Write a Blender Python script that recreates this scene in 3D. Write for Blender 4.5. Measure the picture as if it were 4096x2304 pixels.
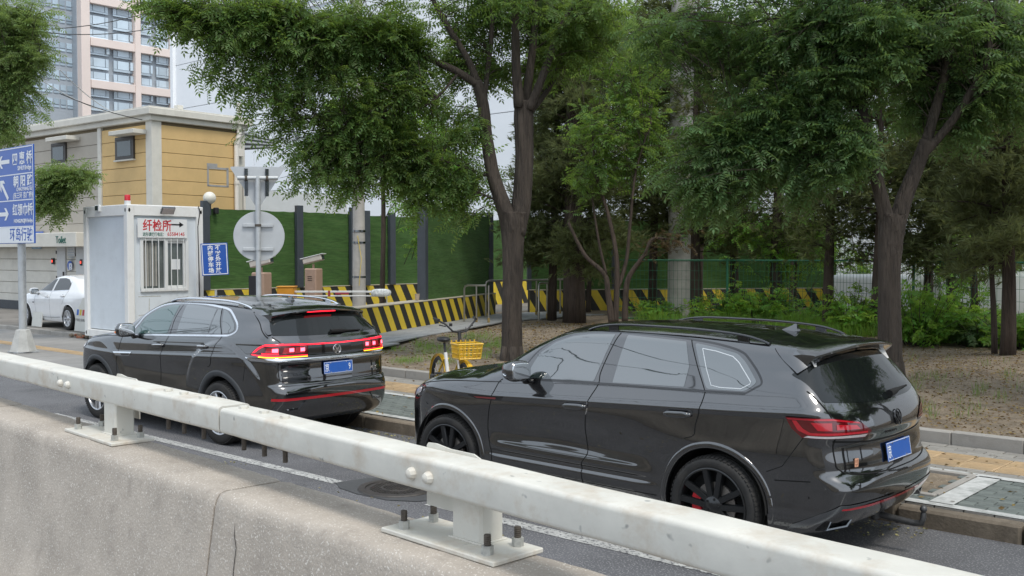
import bpy, math, random
import numpy as np
from mathutils import Vector, Matrix
for o in list(bpy.data.objects): bpy.data.objects.remove(o)
scene = bpy.context.scene
R = math.radians
rng = random.Random(7); nr = np.random.RandomState(11)
# ------------------------------------------------------------------ camera (x: back along the road, y: across it)
CAM_H, CAM_F, CAM_PITCH, CAM_HEAD = 2.286, 4057.25, -1.9437, 132.0
cam = bpy.data.cameras.new('camera'); cam.sensor_width = 36; cam.lens = 36*CAM_F/4096; cam.clip_start = .1; cam.clip_end = 2000
camo = bpy.data.objects.new('camera', cam); scene.collection.objects.link(camo)
camo.location = (0, 0, CAM_H); camo.rotation_euler = (R(90+CAM_PITCH), 0, R(CAM_HEAD-90)); scene.camera = camo
# ------------------------------------------------------------------ sky and sun (overcast)
SUN_EL, SUN_AZ = 60, -12          # elevation; azimuth of the sun as seen from the scene (deg from +x, ccw)
world = bpy.data.worlds.new('World'); scene.world = world; world.use_nodes = True
nt = world.node_tree; nt.nodes.clear()
sky = nt.nodes.new('ShaderNodeTexSky'); sky.sky_type = 'NISHITA'; sky.sun_disc = False
sky.sun_elevation = R(SUN_EL); sky.sun_rotation = R(90-SUN_AZ); sky.air_density = 1.2; sky.dust_density = 4.0; sky.ozone_density = 1.0
hs = nt.nodes.new('ShaderNodeHueSaturation'); hs.inputs['Saturation'].default_value = .45
cl = nt.nodes.new('ShaderNodeTexNoise'); cl.inputs['Scale'].default_value = 1.6; cl.inputs['Detail'].default_value = 4
tc = nt.nodes.new('ShaderNodeTexCoord'); nt.links.new(tc.outputs['Generated'], cl.inputs['Vector'])
crp = nt.nodes.new('ShaderNodeValToRGB'); crp.color_ramp.elements[0].position = .3; crp.color_ramp.elements[1].position = .75
crp.color_ramp.elements[0].color = (7.5, 8.8, 10.3, 1); crp.color_ramp.elements[1].color = (10.4, 11.3, 12.6, 1)
mx = nt.nodes.new('ShaderNodeMixRGB'); mx.inputs[0].default_value = .75      # cloud cover over the clear sky
bg = nt.nodes.new('ShaderNodeBackground'); bg.inputs['Strength'].default_value = .10
wo = nt.nodes.new('ShaderNodeOutputWorld')
nt.links.new(sky.outputs[0], hs.inputs['Color']); nt.links.new(hs.outputs[0], mx.inputs[1]); nt.links.new(cl.outputs[0], crp.inputs[0])
nt.links.new(crp.outputs[0], mx.inputs[2]); nt.links.new(mx.outputs[0], bg.inputs[0]); nt.links.new(bg.outputs[0], wo.inputs[0])
sl = bpy.data.lights.new('sun', 'SUN'); sl.energy = 1.5; sl.angle = R(14); sl.color = (1, .95, .87)
so = bpy.data.objects.new('sun', sl); scene.collection.objects.link(so)
sd = Vector((math.cos(R(SUN_EL))*math.cos(R(SUN_AZ)), math.cos(R(SUN_EL))*math.sin(R(SUN_AZ)), math.sin(R(SUN_EL))))
so.rotation_euler = sd.to_track_quat('Z', 'Y').to_euler()
vs = scene.view_settings; vs.view_transform = 'Standard'; vs.look = 'None'; vs.exposure = .45; vs.gamma = 1; vs.use_curve_mapping = False
scene.render.engine = 'CYCLES'
# ------------------------------------------------------------------ helpers
def link(o, parent=None):
    scene.collection.objects.link(o)
    if parent is not None: o.parent = parent
    return o
def tag(o, label=None, cat=None, group=None, kind=None):
    if label: o['label'] = label
    if cat: o['category'] = cat
    if group: o['group'] = group
    if kind: o['kind'] = kind
    return o
def empty(name, loc=(0, 0, 0), rz=0, label=None, cat=None, group=None):
    o = bpy.data.objects.new(name, None); o.empty_display_size = .1; o.location = loc; o.rotation_euler = (0, 0, rz)
    link(o); return tag(o, label, cat, group)
def copy_tree(o, parent=None):
    c = o.copy(); link(c, parent)
    for ch in list(o.children): copy_tree(ch, c)
    return c
_f = CAM_F; _cp, _sp = math.cos(R(CAM_PITCH)), math.sin(R(CAM_PITCH)); _ch, _sh = math.cos(R(CAM_HEAD-90)), math.sin(R(CAM_HEAD-90))
PX = 4096/2576
def ray(u, v):
    a, b = (u*PX-2048)/_f, -(v*PX-1152)/_f
    y, z = _cp-b*_sp, _sp+b*_cp
    return Vector((_ch*a-_sh*y, _sh*a+_ch*y, z))
def at(u, v, D): return Vector((0, 0, CAM_H))+ray(u, v)*D          # a measured point of the place, D metres out
def atz(u, v, z): r = ray(u, v); return Vector((0, 0, CAM_H))+r*((z-CAM_H)/r.z)
def aty(u, v, y): r = ray(u, v); return Vector((0, 0, CAM_H))+r*(y/r.y)
def atx(u, v, x): r = ray(u, v); return Vector((0, 0, CAM_H))+r*(x/r.x)

class MB:
    def __init__(s): s.v = []; s.f = []; s.m = []; s.mi = 0
    def add(s, vs, fs):
        o = len(s.v); s.v += [tuple(p) for p in vs]
        for f in fs: s.f.append([i+o for i in f]); s.m.append(s.mi)
        return s
    def box(s, c, d, rz=0, ch=0, M4=None):
        hx, hy, hz = d[0]/2, d[1]/2, d[2]/2
        if ch <= 0:
            vs = [(x, y, z) for x in (-hx, hx) for y in (-hy, hy) for z in (-hz, hz)]
            fs = [(0, 1, 3, 2), (4, 6, 7, 5), (0, 4, 5, 1), (2, 3, 7, 6), (0, 2, 6, 4), (1, 5, 7, 3)]
        else:
            ch = min(ch, hx*.49, hy*.49, hz*.49); vs = []; ix = {}
            for sx in (-1, 1):
                for sy in (-1, 1):
                    for sz in (-1, 1):
                        for a in range(3):
                            q = [sx*(hx-ch), sy*(hy-ch), sz*(hz-ch)]; q[a] = (sx*hx, sy*hy, sz*hz)[a]
                            ix[(sx, sy, sz, a)] = len(vs); vs.append(tuple(q))
            fs = []
            for a in range(3):
                b, c2 = (a+1) % 3, (a+2) % 3
                for sg in (-1, 1):
                    f = []
                    for (p, q) in ((-1, -1), (1, -1), (1, 1), (-1, 1)):
                        k = [0, 0, 0]; k[a] = sg; k[b] = p; k[c2] = q; f.append(ix[(*k, a)])
                    fs.append(f if sg > 0 else f[::-1])
                for p in (-1, 1):
                    for q in (-1, 1):
                        k0 = [0, 0, 0]; k0[a] = -1; k0[b] = p; k0[c2] = q; k1 = list(k0); k1[a] = 1
                        f = [ix[(*k0, b)], ix[(*k1, b)], ix[(*k1, c2)], ix[(*k0, c2)]]
                        fs.append(f if p*q < 0 else f[::-1])
            for sx in (-1, 1):
                for sy in (-1, 1):
                    for sz in (-1, 1):
                        f = [ix[(sx, sy, sz, a)] for a in range(3)]; fs.append(f if sx*sy*sz > 0 else f[::-1])
        if M4 is not None: vs = [tuple(M4 @ Vector(p)) for p in vs]; return s.add(vs, fs)
        ca, sa = math.cos(rz), math.sin(rz)
        return s.add([(c[0]+x*ca-y*sa, c[1]+x*sa+y*ca, c[2]+z) for x, y, z in vs], fs)
    def tube(s, path, rad, n=8, cap=True, flat=1):
        P = [Vector(p) for p in path]; k = len(P); rr = rad if hasattr(rad, '__len__') else [rad]*k
        T = [(P[min(i+1, k-1)]-P[max(i-1, 0)]).normalized() for i in range(k)]
        up = Vector((0, 0, 1)) if abs(T[0].z) < .9 else Vector((1, 0, 0))
        nn = T[0].cross(up).normalized(); vs = []
        for i in range(k):
            nn = (nn-T[i]*nn.dot(T[i])).normalized(); b = T[i].cross(nn)
            for j in range(n):
                a = 2*math.pi*j/n; vs.append(P[i]+(nn*math.cos(a)+b*math.sin(a)*flat)*rr[i])
        fs = [(i*n+j, i*n+(j+1) % n, (i+1)*n+(j+1) % n, (i+1)*n+j) for i in range(k-1) for j in range(n)]
        if cap: fs += [tuple(range(n-1, -1, -1)), tuple((k-1)*n+j for j in range(n))]
        return s.add(vs, fs)
    def cyl(s, p, q, r, n=12, r2=None): return s.tube([p, q], [r, r if r2 is None else r2], n)
    def lathe(s, prof, M4, n=24, a0=0, a1=2*math.pi):           # prof: (radius, height) about local z
        full = abs(a1-a0-2*math.pi) < 1e-6; m = n if full else n+1; k = len(prof)
        vs = [tuple(M4 @ Vector((r*math.cos(a0+(a1-a0)*j/n), r*math.sin(a0+(a1-a0)*j/n), h))) for r, h in prof for j in range(m)]
        fs = [(i*m+j, i*m+(j+1) % m, (i+1)*m+(j+1) % m, (i+1)*m+j) for i in range(k-1) for j in range(n)]
        return s.add(vs, fs)
    def prism(s, poly, M4, h):                                   # poly in local xy, extruded h along local z
        n = len(poly); vs = [tuple(M4 @ Vector((x, y, 0))) for x, y in poly]+[tuple(M4 @ Vector((x, y, h))) for x, y in poly]
        return s.add(vs, [tuple(range(n-1, -1, -1)), tuple(range(n, 2*n))]+[(i, (i+1) % n, n+(i+1) % n, n+i) for i in range(n)])
    def sq(s, c, r, e1=.5, e2=.5, n=20, m=12, M3=None):          # superellipsoid
        sg = lambda w, e: math.copysign(abs(w)**e, w); vs = []
        for i in range(m+1):
            ph = -math.pi/2+math.pi*i/m
            for j in range(n):
                th = 2*math.pi*j/n; q = Vector((r[0]*sg(math.cos(ph), e1)*sg(math.cos(th), e2), r[1]*sg(math.cos(ph), e1)*sg(math.sin(th), e2), r[2]*sg(math.sin(ph), e1)))
                if M3 is not None: q = M3 @ q
                vs.append(tuple(q+Vector(c)))
        return s.add(vs, [(i*n+j, i*n+(j+1) % n, (i+1)*n+(j+1) % n, (i+1)*n+j) for i in range(m) for j in range(n)])
    def mesh(s, name, mats, smooth=False):
        me = bpy.data.meshes.new(name); me.from_pydata(s.v, [], s.f)
        for m in (mats if isinstance(mats, (list, tuple)) else [mats]): me.materials.append(m)
        if s.mi or any(s.m): me.polygons.foreach_set('material_index', s.m)
        if smooth:
            me.polygons.foreach_set('use_smooth', [True]*len(s.f))
            if smooth is not True: me.set_sharp_from_angle(angle=R(smooth))
        me.update(); return me
    def build(s, name, mats, parent=None, smooth=False): return link(bpy.data.objects.new(name, s.mesh(name, mats, smooth)), parent)
def np_mesh(name, V, Fq, mat, smooth=False, uv=None):            # fast quad/tri mesh from arrays
    me = bpy.data.meshes.new(name); n, k = Fq.shape
    me.vertices.add(len(V)); me.vertices.foreach_set('co', np.ascontiguousarray(V, 'f').ravel())
    me.loops.add(n*k); me.loops.foreach_set('vertex_index', np.ascontiguousarray(Fq, 'i').ravel())
    me.polygons.add(n); me.polygons.foreach_set('loop_start', np.arange(0, n*k, k, dtype='i')); me.polygons.foreach_set('loop_total', np.full(n, k, dtype='i'))
    me.polygons.foreach_set('use_smooth', np.full(n, smooth))
    me.materials.append(mat); me.update(calc_edges=True); return me
def frame(p, x, y):                                              # matrix with origin p and local x, y axes
    x = Vector(x).normalized(); y = Vector(y); y = (y-x*y.dot(x)).normalized(); z = x.cross(y)
    return Matrix(((x.x, y.x, z.x, p[0]), (x.y, y.y, z.y, p[1]), (x.z, y.z, z.z, p[2]), (0, 0, 0, 1)))
# ------------------------------------------------------------------ materials
def M(name, col, rough=.7, metal=0, var=.12, scale=6, bump=0, bscale=60, spec=.5, coat=0, stain=None, sscale=1.5, samt=.5, rnd=0, emit=0, emcol=None, trans=0, stretch=None, rvar=0, speck=None, spscale=120, sppos=.66):
    m = bpy.data.materials.new(name); m.use_nodes = True; t = m.node_tree; b = t.nodes['Principled BSDF']
    N = lambda k: t.nodes.new('ShaderNode'+k); L = t.links.new
    b.inputs['Roughness'].default_value = rough; b.inputs['Metallic'].default_value = metal
    b.inputs['Specular IOR Level'].default_value = spec; b.inputs['Coat Weight'].default_value = coat; b.inputs['Coat Roughness'].default_value = .03
    co = N('TexCoord'); vec = co.outputs['Object']
    if stretch:
        mp = N('Mapping'); mp.inputs['Scale'].default_value = stretch; L(vec, mp.inputs['Vector']); vec = mp.outputs[0]
    cur = None
    if var > 0:
        n = N('TexNoise'); n.inputs['Scale'].default_value = scale; n.inputs['Detail'].default_value = 5; n.inputs['Roughness'].default_value = .65; L(vec, n.inputs['Vector'])
        mr = N('MapRange'); mr.inputs[1].default_value = .3; mr.inputs[2].default_value = .7; mr.inputs[3].default_value = 1-var; mr.inputs[4].default_value = 1+var; L(n.outputs[0], mr.inputs[0])
        vm = N('VectorMath'); vm.operation = 'SCALE'; vm.inputs[0].default_value = col[:3]; L(mr.outputs[0], vm.inputs['Scale']); cur = vm.outputs[0]
        if rvar:
            m3 = N('MapRange'); m3.inputs[1].default_value = .3; m3.inputs[2].default_value = .7; m3.inputs[3].default_value = max(0, rough-rvar); m3.inputs[4].default_value = rough+rvar; L(n.outputs[0], m3.inputs[0]); L(m3.outputs[0], b.inputs['Roughness'])
    def mixin(fac, colr):
        nonlocal cur
        x = N('MixRGB'); L(fac, x.inputs[0]); x.inputs[2].default_value = (*colr, 1)
        if cur is None: x.inputs[1].default_value = (*col, 1)
        else: L(cur, x.inputs[1])
        cur = x.outputs[0]
    if speck:
        n = N('TexNoise'); n.inputs['Scale'].default_value = spscale; n.inputs['Detail'].default_value = 2; L(vec, n.inputs['Vector'])
        mr = N('MapRange'); mr.inputs[1].default_value = sppos; mr.inputs[2].default_value = sppos+.06; L(n.outputs[0], mr.inputs[0]); mixin(mr.outputs[0], speck)
    if stain:
        n = N('TexNoise'); n.inputs['Scale'].default_value = sscale; n.inputs['Detail'].default_value = 6; n.inputs['Roughness'].default_value = .7; L(vec, n.inputs['Vector'])
        mr = N('MapRange'); mr.inputs[1].default_value = .5; mr.inputs[2].default_value = .75; mr.inputs[4].default_value = samt; L(n.outputs[0], mr.inputs[0]); mixin(mr.outputs[0], stain)
    if rnd:
        oi = N('ObjectInfo'); mr = N('MapRange'); mr.inputs[3].default_value = 1-rnd; mr.inputs[4].default_value = 1+rnd; L(oi.outputs['Random'], mr.inputs[0])
        vm = N('VectorMath'); vm.operation = 'SCALE'; L(mr.outputs[0], vm.inputs['Scale'])
        if cur is None: vm.inputs[0].default_value = col[:3]
        else: L(cur, vm.inputs[0])
        cur = vm.outputs[0]
    if cur is None: b.inputs['Base Color'].default_value = (*col, 1)
    else: L(cur, b.inputs['Base Color'])
    if bump:
        n = N('TexNoise'); n.inputs['Scale'].default_value = bscale; n.inputs['Detail'].default_value = 4; L(vec, n.inputs['Vector'])
        bp = N('Bump'); bp.inputs['Strength'].default_value = 1; bp.inputs['Distance'].default_value = bump; L(n.outputs[0], bp.inputs['Height']); L(bp.outputs[0], b.inputs['Normal'])
    if emit: b.inputs['Emission Color'].default_value = (*(emcol or col), 1); b.inputs['Emission Strength'].default_value = emit
    if trans: b.inputs['Transmission Weight'].default_value = trans
    return m
def text(name, s, size, M4, mat, parent=None, depth=.003, align='LEFT', bold=0, sx=1):
    c = bpy.data.curves.new('t', 'FONT'); c.body = s; c.size = size; c.extrude = depth; c.align_x = align; c.align_y = 'BOTTOM_BASELINE'; c.offset = bold; c.resolution_u = 3
    o = bpy.data.objects.new('t', c); scene.collection.objects.link(o); dg = bpy.context.evaluated_depsgraph_get()
    me = bpy.data.meshes.new_from_object(o.evaluated_get(dg)); bpy.data.objects.remove(o); bpy.data.curves.remove(c)
    me.name = name; me.materials.clear(); me.materials.append(mat); me.transform(M4 @ Matrix.Diagonal((sx, 1, 1, 1)))
    r = bpy.data.objects.new(name, me)
    if parent is not None:
        pass
    return link(r, parent)
# ------------------------------------------------------------------ car bodies: smooth shells defined by side, rear, front and top profiles
def tab(pts, sig=.01):
    p = np.array(sorted(pts), float); x, y = p[:, 0], p[:, 1]; h = np.diff(x); d = np.diff(y)/h; m = np.zeros(len(x)); m[0], m[-1] = d[0], d[-1]
    for i in range(1, len(x)-1):
        if d[i-1]*d[i] > 0: w1, w2 = 2*h[i]+h[i-1], h[i]+2*h[i-1]; m[i] = (w1+w2)/(w1/d[i-1]+w2/d[i])
    st = .002; X = np.arange(x[0]-.4, x[-1]+.4, st); Xc = np.clip(X, x[0], x[-1]); i = np.clip(np.searchsorted(x, Xc)-1, 0, len(h)-1); t = (Xc-x[i])/h[i]
    Y = (1+2*t)*(1-t)**2*y[i]+t*(1-t)**2*h[i]*m[i]+t*t*(3-2*t)*y[i+1]+t*t*(t-1)*h[i]*m[i+1]
    Y = Y+np.where(X < x[0], (X-x[0])*m[0], 0)+np.where(X > x[-1], (X-x[-1])*m[-1], 0)
    k = np.arange(-int(3*sig/st), int(3*sig/st)+1)*st; g = np.exp(-.5*(k/max(sig, 1e-6))**2); g /= g.sum()
    Ys = np.convolve(np.pad(Y, len(k)//2, mode='edge'), g, 'valid')
    return lambda q: np.interp(q, X, Ys)
def sst(a, b, x): t = np.clip((x-a)/(b-a), 0, 1); return t*t*(3-2*t)
def smax(a, b, k): return np.maximum(a, b)+np.maximum(k-np.abs(a-b), 0)**2/(4*k)
class Shell:
    def F(s, x, y, z):
        y = np.abs(y)
        g = smax(y-s.W(x, z), z-s.Tp(x, y), s.k_st)
        g = smax(g, s.Rr(y, z)-x, s.k_sr); g = smax(g, x-s.Fr(y, z), s.k_sf)
        return smax(g, s.zb(x)-z, .05)
    def cast(s, o, d, t0, t1, n=26):
        lo = np.broadcast_to(np.asarray(t0, float), d.shape[0]).copy(); hi = np.broadcast_to(np.asarray(t1, float), d.shape[0]).copy()
        for _ in range(n):
            m = (lo+hi)/2; q = o+d*m[:, None]; ins = s.F(q[:, 0], q[:, 1], q[:, 2]) < 0
            lo = np.where(ins, m, lo); hi = np.where(ins, hi, m)
        return o+d*lo[:, None]
    def nor(s, P):
        e = .003; x, y, z = P[:, 0], P[:, 1], P[:, 2]
        g = np.stack([s.F(x+e, y, z)-s.F(x-e, y, z), s.F(x, y+e, z)-s.F(x, y-e, z), s.F(x, y, z+e)-s.F(x, y, z-e)], 1)
        return g/np.maximum(np.linalg.norm(g, axis=1, keepdims=True), 1e-9)
    def side(s, x, z): x = np.asarray(x, float); n = len(x); return s.cast(np.stack([x, np.zeros(n), np.asarray(z, float)], 1), np.tile([0, 1., 0], (n, 1)), 0, 1.4)
    def rear(s, y, z): y = np.asarray(y, float); n = len(y); return s.cast(np.stack([np.full(n, .2), y, np.asarray(z, float)], 1), np.tile([-1., 0, 0], (n, 1)), 0, 1.8)
    def front(s, y, z): y = np.asarray(y, float); n = len(y); return s.cast(np.stack([np.full(n, 2.6), y, np.asarray(z, float)], 1), np.tile([1., 0, 0], (n, 1)), 0, 2)
    def top(s, x, y): x = np.asarray(x, float); n = len(x); return s.cast(np.stack([x, np.asarray(y, float), np.full(n, .8)], 1), np.tile([0, 0, 1.], (n, 1)), 0, 1.4)
class Touareg(Shell):
    k_st, k_sr, k_sf = .075, .10, .22; wb = 2.899; length = (-1.06, 3.83)
    def __init__(s):
        s.W0 = tab([(.15, .86), (.25, .905), (.33, .935), (.42, .948), (.50, .945), (.60, .943), (.75, .950), (.90, .958), (.985, .962), (1.02, .963), (1.043, .975), (1.058, .975), (1.085, .961), (1.13, .943), (1.18, .923), (1.215, .908), (1.30, .872), (1.40, .830), (1.50, .785), (1.60, .735), (1.70, .68)], .007)
        s.pl = tab([(-1.2, -.24), (-1.0, -.125), (-.8, -.07), (-.5, -.028), (-.1, -.004), (.4, 0), (2.4, 0), (2.9, -.012), (3.2, -.045), (3.5, -.11), (3.85, -.24)], .05)
        s.gh = tab([(-.9, -.11), (-.6, -.065), (-.2, -.022), (.3, 0), (1.5, 0), (1.9, -.015), (2.3, -.055), (2.6, -.11)], .05)
        s.L0 = tab([(.28, .0), (.36, .010), (.44, .016), (.458, .015), (.472, .001), (.50, .002), (.518, .016), (.545, .020), (.57, .018), (.61, .010), (.68, 0), (.8, 0)], .004)
        s.Rc = tab([(.20, -.72), (.28, -.86), (.36, -.96), (.44, -1.02), (.52, -1.05), (.60, -1.06), (.665, -1.055), (.69, -1.04), (.71, -1.025), (.80, -1.012), (.92, -.995), (.955, -1.005), (1.0, -1.02), (1.07, -1.01), (1.15, -.98), (1.20, -.945), (1.24, -.915), (1.40, -.79), (1.54, -.675), (1.64, -.59), (1.75, -.5)], .01)
        s.Tc = tab([(-1., 1.52), (-.72, 1.585), (-.4, 1.638), (0, 1.672), (.5, 1.692), (.95, 1.694), (1.35, 1.678), (1.7, 1.645), (2.05, 1.53), (2.33, 1.388), (2.6, 1.24), (2.74, 1.178), (2.86, 1.162), (3.2, 1.142), (3.45, 1.105), (3.65, 1.045), (3.78, .96), (3.85, .83)], .025)
        s.Fc = tab([(.15, 3.5), (.25, 3.68), (.35, 3.76), (.5, 3.79), (.62, 3.80), (.75, 3.80), (.88, 3.77), (.97, 3.70), (1.1, 3.5)], .02)
    def W(s, x, z):
        zs = z-.05*(1.2-x)*sst(.72, .99, z)*(1-sst(1.35, 1.6, z))*np.clip(1-(x-2.3)*.6, 0, 1)
        w = s.W0(zs)+s.pl(x)+s.gh(x)*sst(1.16, 1.4, zs)+s.L0(z)*sst(.5, .75, x)*(1-sst(2.2, 2.42, x))
        return w+.020*np.exp(-(x/.46)**2-((z-.82)/.22)**2)+.018*np.exp(-((x-2.9)/.46)**2-((z-.82)/.22)**2)-.012*np.exp(-((x-1.5)/.55)**2-((z-.75)/.13)**2)
    def Rr(s, y, z): return s.Rc(z)+(.25-.10*sst(.75, .6, z))*y**3+.05*sst(1.2, 1.5, z)*y**2
    def Fr(s, y, z): return s.Fc(z)-.33*(y/.95)**3
    def Tp(s, x, y): return s.Tc(x+.22*y*y*sst(1.2, 1.7, x)*(1-sst(2.55, 2.8, x))+.10*y**3*sst(2.9, 3.5, x))-.055*(y/.7)**2*(1-sst(2.2, 2.7, x))-.075*np.abs(y)**3*sst(2.4, 2.8, x)
    def zb(s, x): return .24+.06*sst(3.3, 3.8, x)+.05*sst(-.5, -1., x)
class Coupe(Shell):
    k_st, k_sr, k_sf = .075, .10, .2; wb = 2.98; length = (-1.07, 3.97)
    def __init__(s):
        s.W0 = tab([(.15, .86), (.25, .91), (.36, .948), (.45, .956), (.6, .948), (.75, .947), (.88, .953), (.955, .960), (.985, .967), (1.0, .968), (1.03, .958), (1.08, .953), (1.16, .946), (1.205, .938), (1.225, .930), (1.26, .914), (1.34, .879), (1.44, .838), (1.54, .785), (1.62, .738), (1.72, .66)], .007)
        s.pl = tab([(-1.25, -.26), (-1.0, -.12), (-.8, -.065), (-.5, -.022), (-.1, -.002), (.4, 0), (2.5, 0), (3.0, -.010), (3.3, -.04), (3.6, -.10), (4.0, -.24)], .05)
        s.gh = tab([(-1., -.15), (-.6, -.085), (-.2, -.035), (.3, 0), (1.5, 0), (1.9, -.005), (2.3, -.03), (2.7, -.09)], .05)
        s.Rc = tab([(.20, -.72), (.30, -.85), (.38, -.96), (.46, -1.02), (.56, -1.06), (.70, -1.075), (.745, -1.07), (.765, -1.04), (.85, -1.03), (.97, -1.02), (1.015, -1.02), (1.03, -1.045), (1.06, -1.045), (1.08, -1.02), (1.17, -1.015), (1.235, -1.01), (1.262, -.975), (1.31, -.935), (1.36, -.89), (1.50, -.765), (1.58, -.70), (1.68, -.60), (1.78, -.5)], .008)
        s.Tc = tab([(-1., 1.55), (-.8, 1.60), (-.5, 1.655), (-.1, 1.700), (.4, 1.728), (.9, 1.735), (1.3, 1.722), (1.65, 1.705), (2.0, 1.605), (2.3, 1.465), (2.6, 1.31), (2.8, 1.225), (2.95, 1.208), (3.3, 1.17), (3.6, 1.10), (3.8, 1.02), (3.92, .92), (3.98, .80)], .025)
        s.Fc = tab([(.15, 3.6), (.25, 3.8), (.35, 3.9), (.5, 3.94), (.65, 3.95), (.8, 3.94), (.95, 3.88), (1.1, 3.7)], .02)
    def W(s, x, z):
        zs = z-.045*(1.2-x)*sst(.72, .95, z)*(1-sst(1.4, 1.62, z))*np.clip(1-(x-2.3)*.6, 0, 1)
        w = s.W0(zs)+s.pl(x)+s.gh(x)*sst(1.2, 1.45, zs)
        # flared haunches with a crease that arcs over each wheel
        r = np.hypot(x+.02, (z-.40)*.98); h = .030*sst(.85, .78, r)*sst(.60, 1.0, z)
        r2 = np.hypot(x-2.98, (z-.40)*1.0); h2 = .016*sst(.82, .68, r2)*sst(.55, .90, z)
        lo = .014*sst(.62, .50, z)*sst(.5, .75, x)*(1-sst(2.2, 2.45, x))
        return w+h+h2+lo-.014*np.exp(-((x-1.4)/.6)**2-((z-.74)/.14)**2)
    def Rr(s, y, z): return s.Rc(z)+(.20-.08*sst(.78, .66, z))*y**3+.06*sst(1.3, 1.55, z)*y**2
    def Fr(s, y, z): return s.Fc(z)-.36*(y/.95)**3
    def Tp(s, x, y): return s.Tc(x+.17*y*y*sst(1.2, 1.7, x)*(1-sst(2.65, 2.9, x))+.16*y**3*sst(3., 3.6, x))-.055*(y/.7)**2*(1-sst(2.2, 2.7, x))-.07*np.abs(y)**3*sst(2.4, 2.9, x)
    def zb(s, x): return .25+.06*sst(3.4, 3.9, x)+.06*sst(-.5, -1., x)
class Sedan(Shell):
    k_st, k_sr, k_sf = .07, .12, .2; wb = 2.66; length = (-1.02, 3.62)
    def __init__(s):
        s.W0 = tab([(.12, .78), (.2, .84), (.3, .872), (.42, .885), (.6, .888), (.72, .893), (.80, .893), (.86, .880), (.92, .865), (.97, .845), (1.05, .80), (1.2, .715), (1.35, .62), (1.5, .52)], .012)
        s.pl = tab([(-1.2, -.25), (-.8, -.08), (-.4, -.02), (.2, 0), (2.2, 0), (2.7, -.012), (3.0, -.045), (3.3, -.11), (3.65, -.24)], .05)
        s.gh = tab([(-.8, -.14), (-.4, -.05), (.2, 0), (1.3, 0), (1.8, -.03), (2.3, -.1)], .05)
        s.Rc = tab([(.15, -.75), (.25, -.88), (.4, -.97), (.6, -1.0), (.8, -1.0), (.92, -.97), (1.0, -.9), (1.1, -.6), (1.3, -.3), (1.5, 0)], .02)
        s.Tc = tab([(-1.1, 1.0), (-.9, 1.06), (-.6, 1.10), (-.3, 1.22), (.1, 1.385), (.5, 1.455), (.9, 1.465), (1.3, 1.43), (1.7, 1.29), (2.1, 1.11), (2.35, 1.01), (2.5, .985), (2.9, .93), (3.2, .86), (3.45, .76), (3.6, .62)], .03)
        s.Fc = tab([(.12, 3.3), (.2, 3.5), (.3, 3.58), (.45, 3.6), (.6, 3.58), (.72, 3.5), (.85, 3.3)], .02)
    def W(s, x, z): return s.W0(z-.03*(1.2-x)*sst(.5, .8, z)*(1-sst(1.1, 1.4, z)))+s.pl(x)+s.gh(x)*sst(.9, 1.15, z)+.02*np.exp(-(x/.42)**2-((z-.68)/.2)**2)+.02*np.exp(-((x-2.66)/.42)**2-((z-.66)/.2)**2)
    def Rr(s, y, z): return s.Rc(z)+.25*y**3
    def Fr(s, y, z): return s.Fc(z)-.45*(y/.9)**3
    def Tp(s, x, y): return s.Tc(x+.3*y*y*sst(1., 1.5, x)*(1-sst(2.2, 2.5, x))+.25*y**3*sst(2.5, 3.2, x))-.06*(y/.7)**2*(1-sst(1.8, 2.4, x))-.07*np.abs(y)**3*sst(1.9, 2.4, x)
    def zb(s, x): return .17+0*x
# ------------------------------------------------------------------ car parts
def paint(name, col, rough=.10, dust=.2):
    m = M(name, col, rough=rough, var=.15, scale=3, coat=1, spec=.5, rvar=.05); return m
m_black = M('black_car_paint', (.0045, .0048, .0055), rough=.25, var=.2, scale=2.5, coat=1, spec=.2, stain=(.05, .046, .04), sscale=3, samt=.03)
m_black.node_tree.nodes['Principled BSDF'].inputs['Coat IOR'].default_value = 2.3
m_white = M('white_car_paint', (.78, .79, .80), rough=.25, var=.03, coat=1)
m_glass = M('tinted_car_glass', (.012, .022, .020), rough=.02, var=0, spec=1.0, coat=1)
for _m in (m_glass,): _m.node_tree.nodes['Principled BSDF'].inputs['IOR'].default_value = 2.0
m_glassr = M('dark_rear_glass', (.008, .010, .010), rough=.03, var=0, spec=.5)
m_glassg = M('green_car_glass', (.035, .085, .078), rough=.02, var=0, spec=.9, coat=1)
m_plastic = M('grey_plastic_cladding', (.045, .048, .052), rough=.55, var=.1, scale=20, bump=.0006, bscale=300)
m_gap = M('panel_gap', (.002, .002, .002), rough=.9, var=0)
m_well = M('wheel_well_black', (.006, .006, .006), rough=.9, var=0)
m_tyre = M('tyre_rubber', (.022, .021, .020), rough=.75, var=.2, scale=9, stain=(.075, .066, .054), sscale=4, samt=.5)
m_rimb = M('black_alloy', (.016, .017, .018), rough=.28, metal=.3, var=.1, coat=.4)
m_rims = M('silver_alloy', (.55, .56, .58), rough=.3, metal=.9, var=.05)
m_chrome = M('chrome', (.75, .76, .78), rough=.12, metal=1, var=.03)
m_dchrome = M('dark_chrome', (.22, .23, .24), rough=.2, metal=1, var=.05)
m_disc = M('brake_disc', (.28, .26, .24), rough=.4, metal=.8, var=.15)
m_calred = M('red_brake_caliper', (.55, .015, .025), rough=.35, var=.05)
m_lampdark = M('dark_red_lamp', (.10, .003, .006), rough=.06, var=0, coat=1)
m_lampred = M('red_lamp_lens', (.42, .012, .022), rough=.08, var=.1, scale=30, coat=1)
m_lampclear = M('clear_lamp_lens', (.55, .50, .50), rough=.12, var=.15, scale=60, coat=1)
m_litred = M('lit_red_lamp', (.9, .02, .04), rough=.2, var=0, emit=1.6, emcol=(1, .012, .03))
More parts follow.
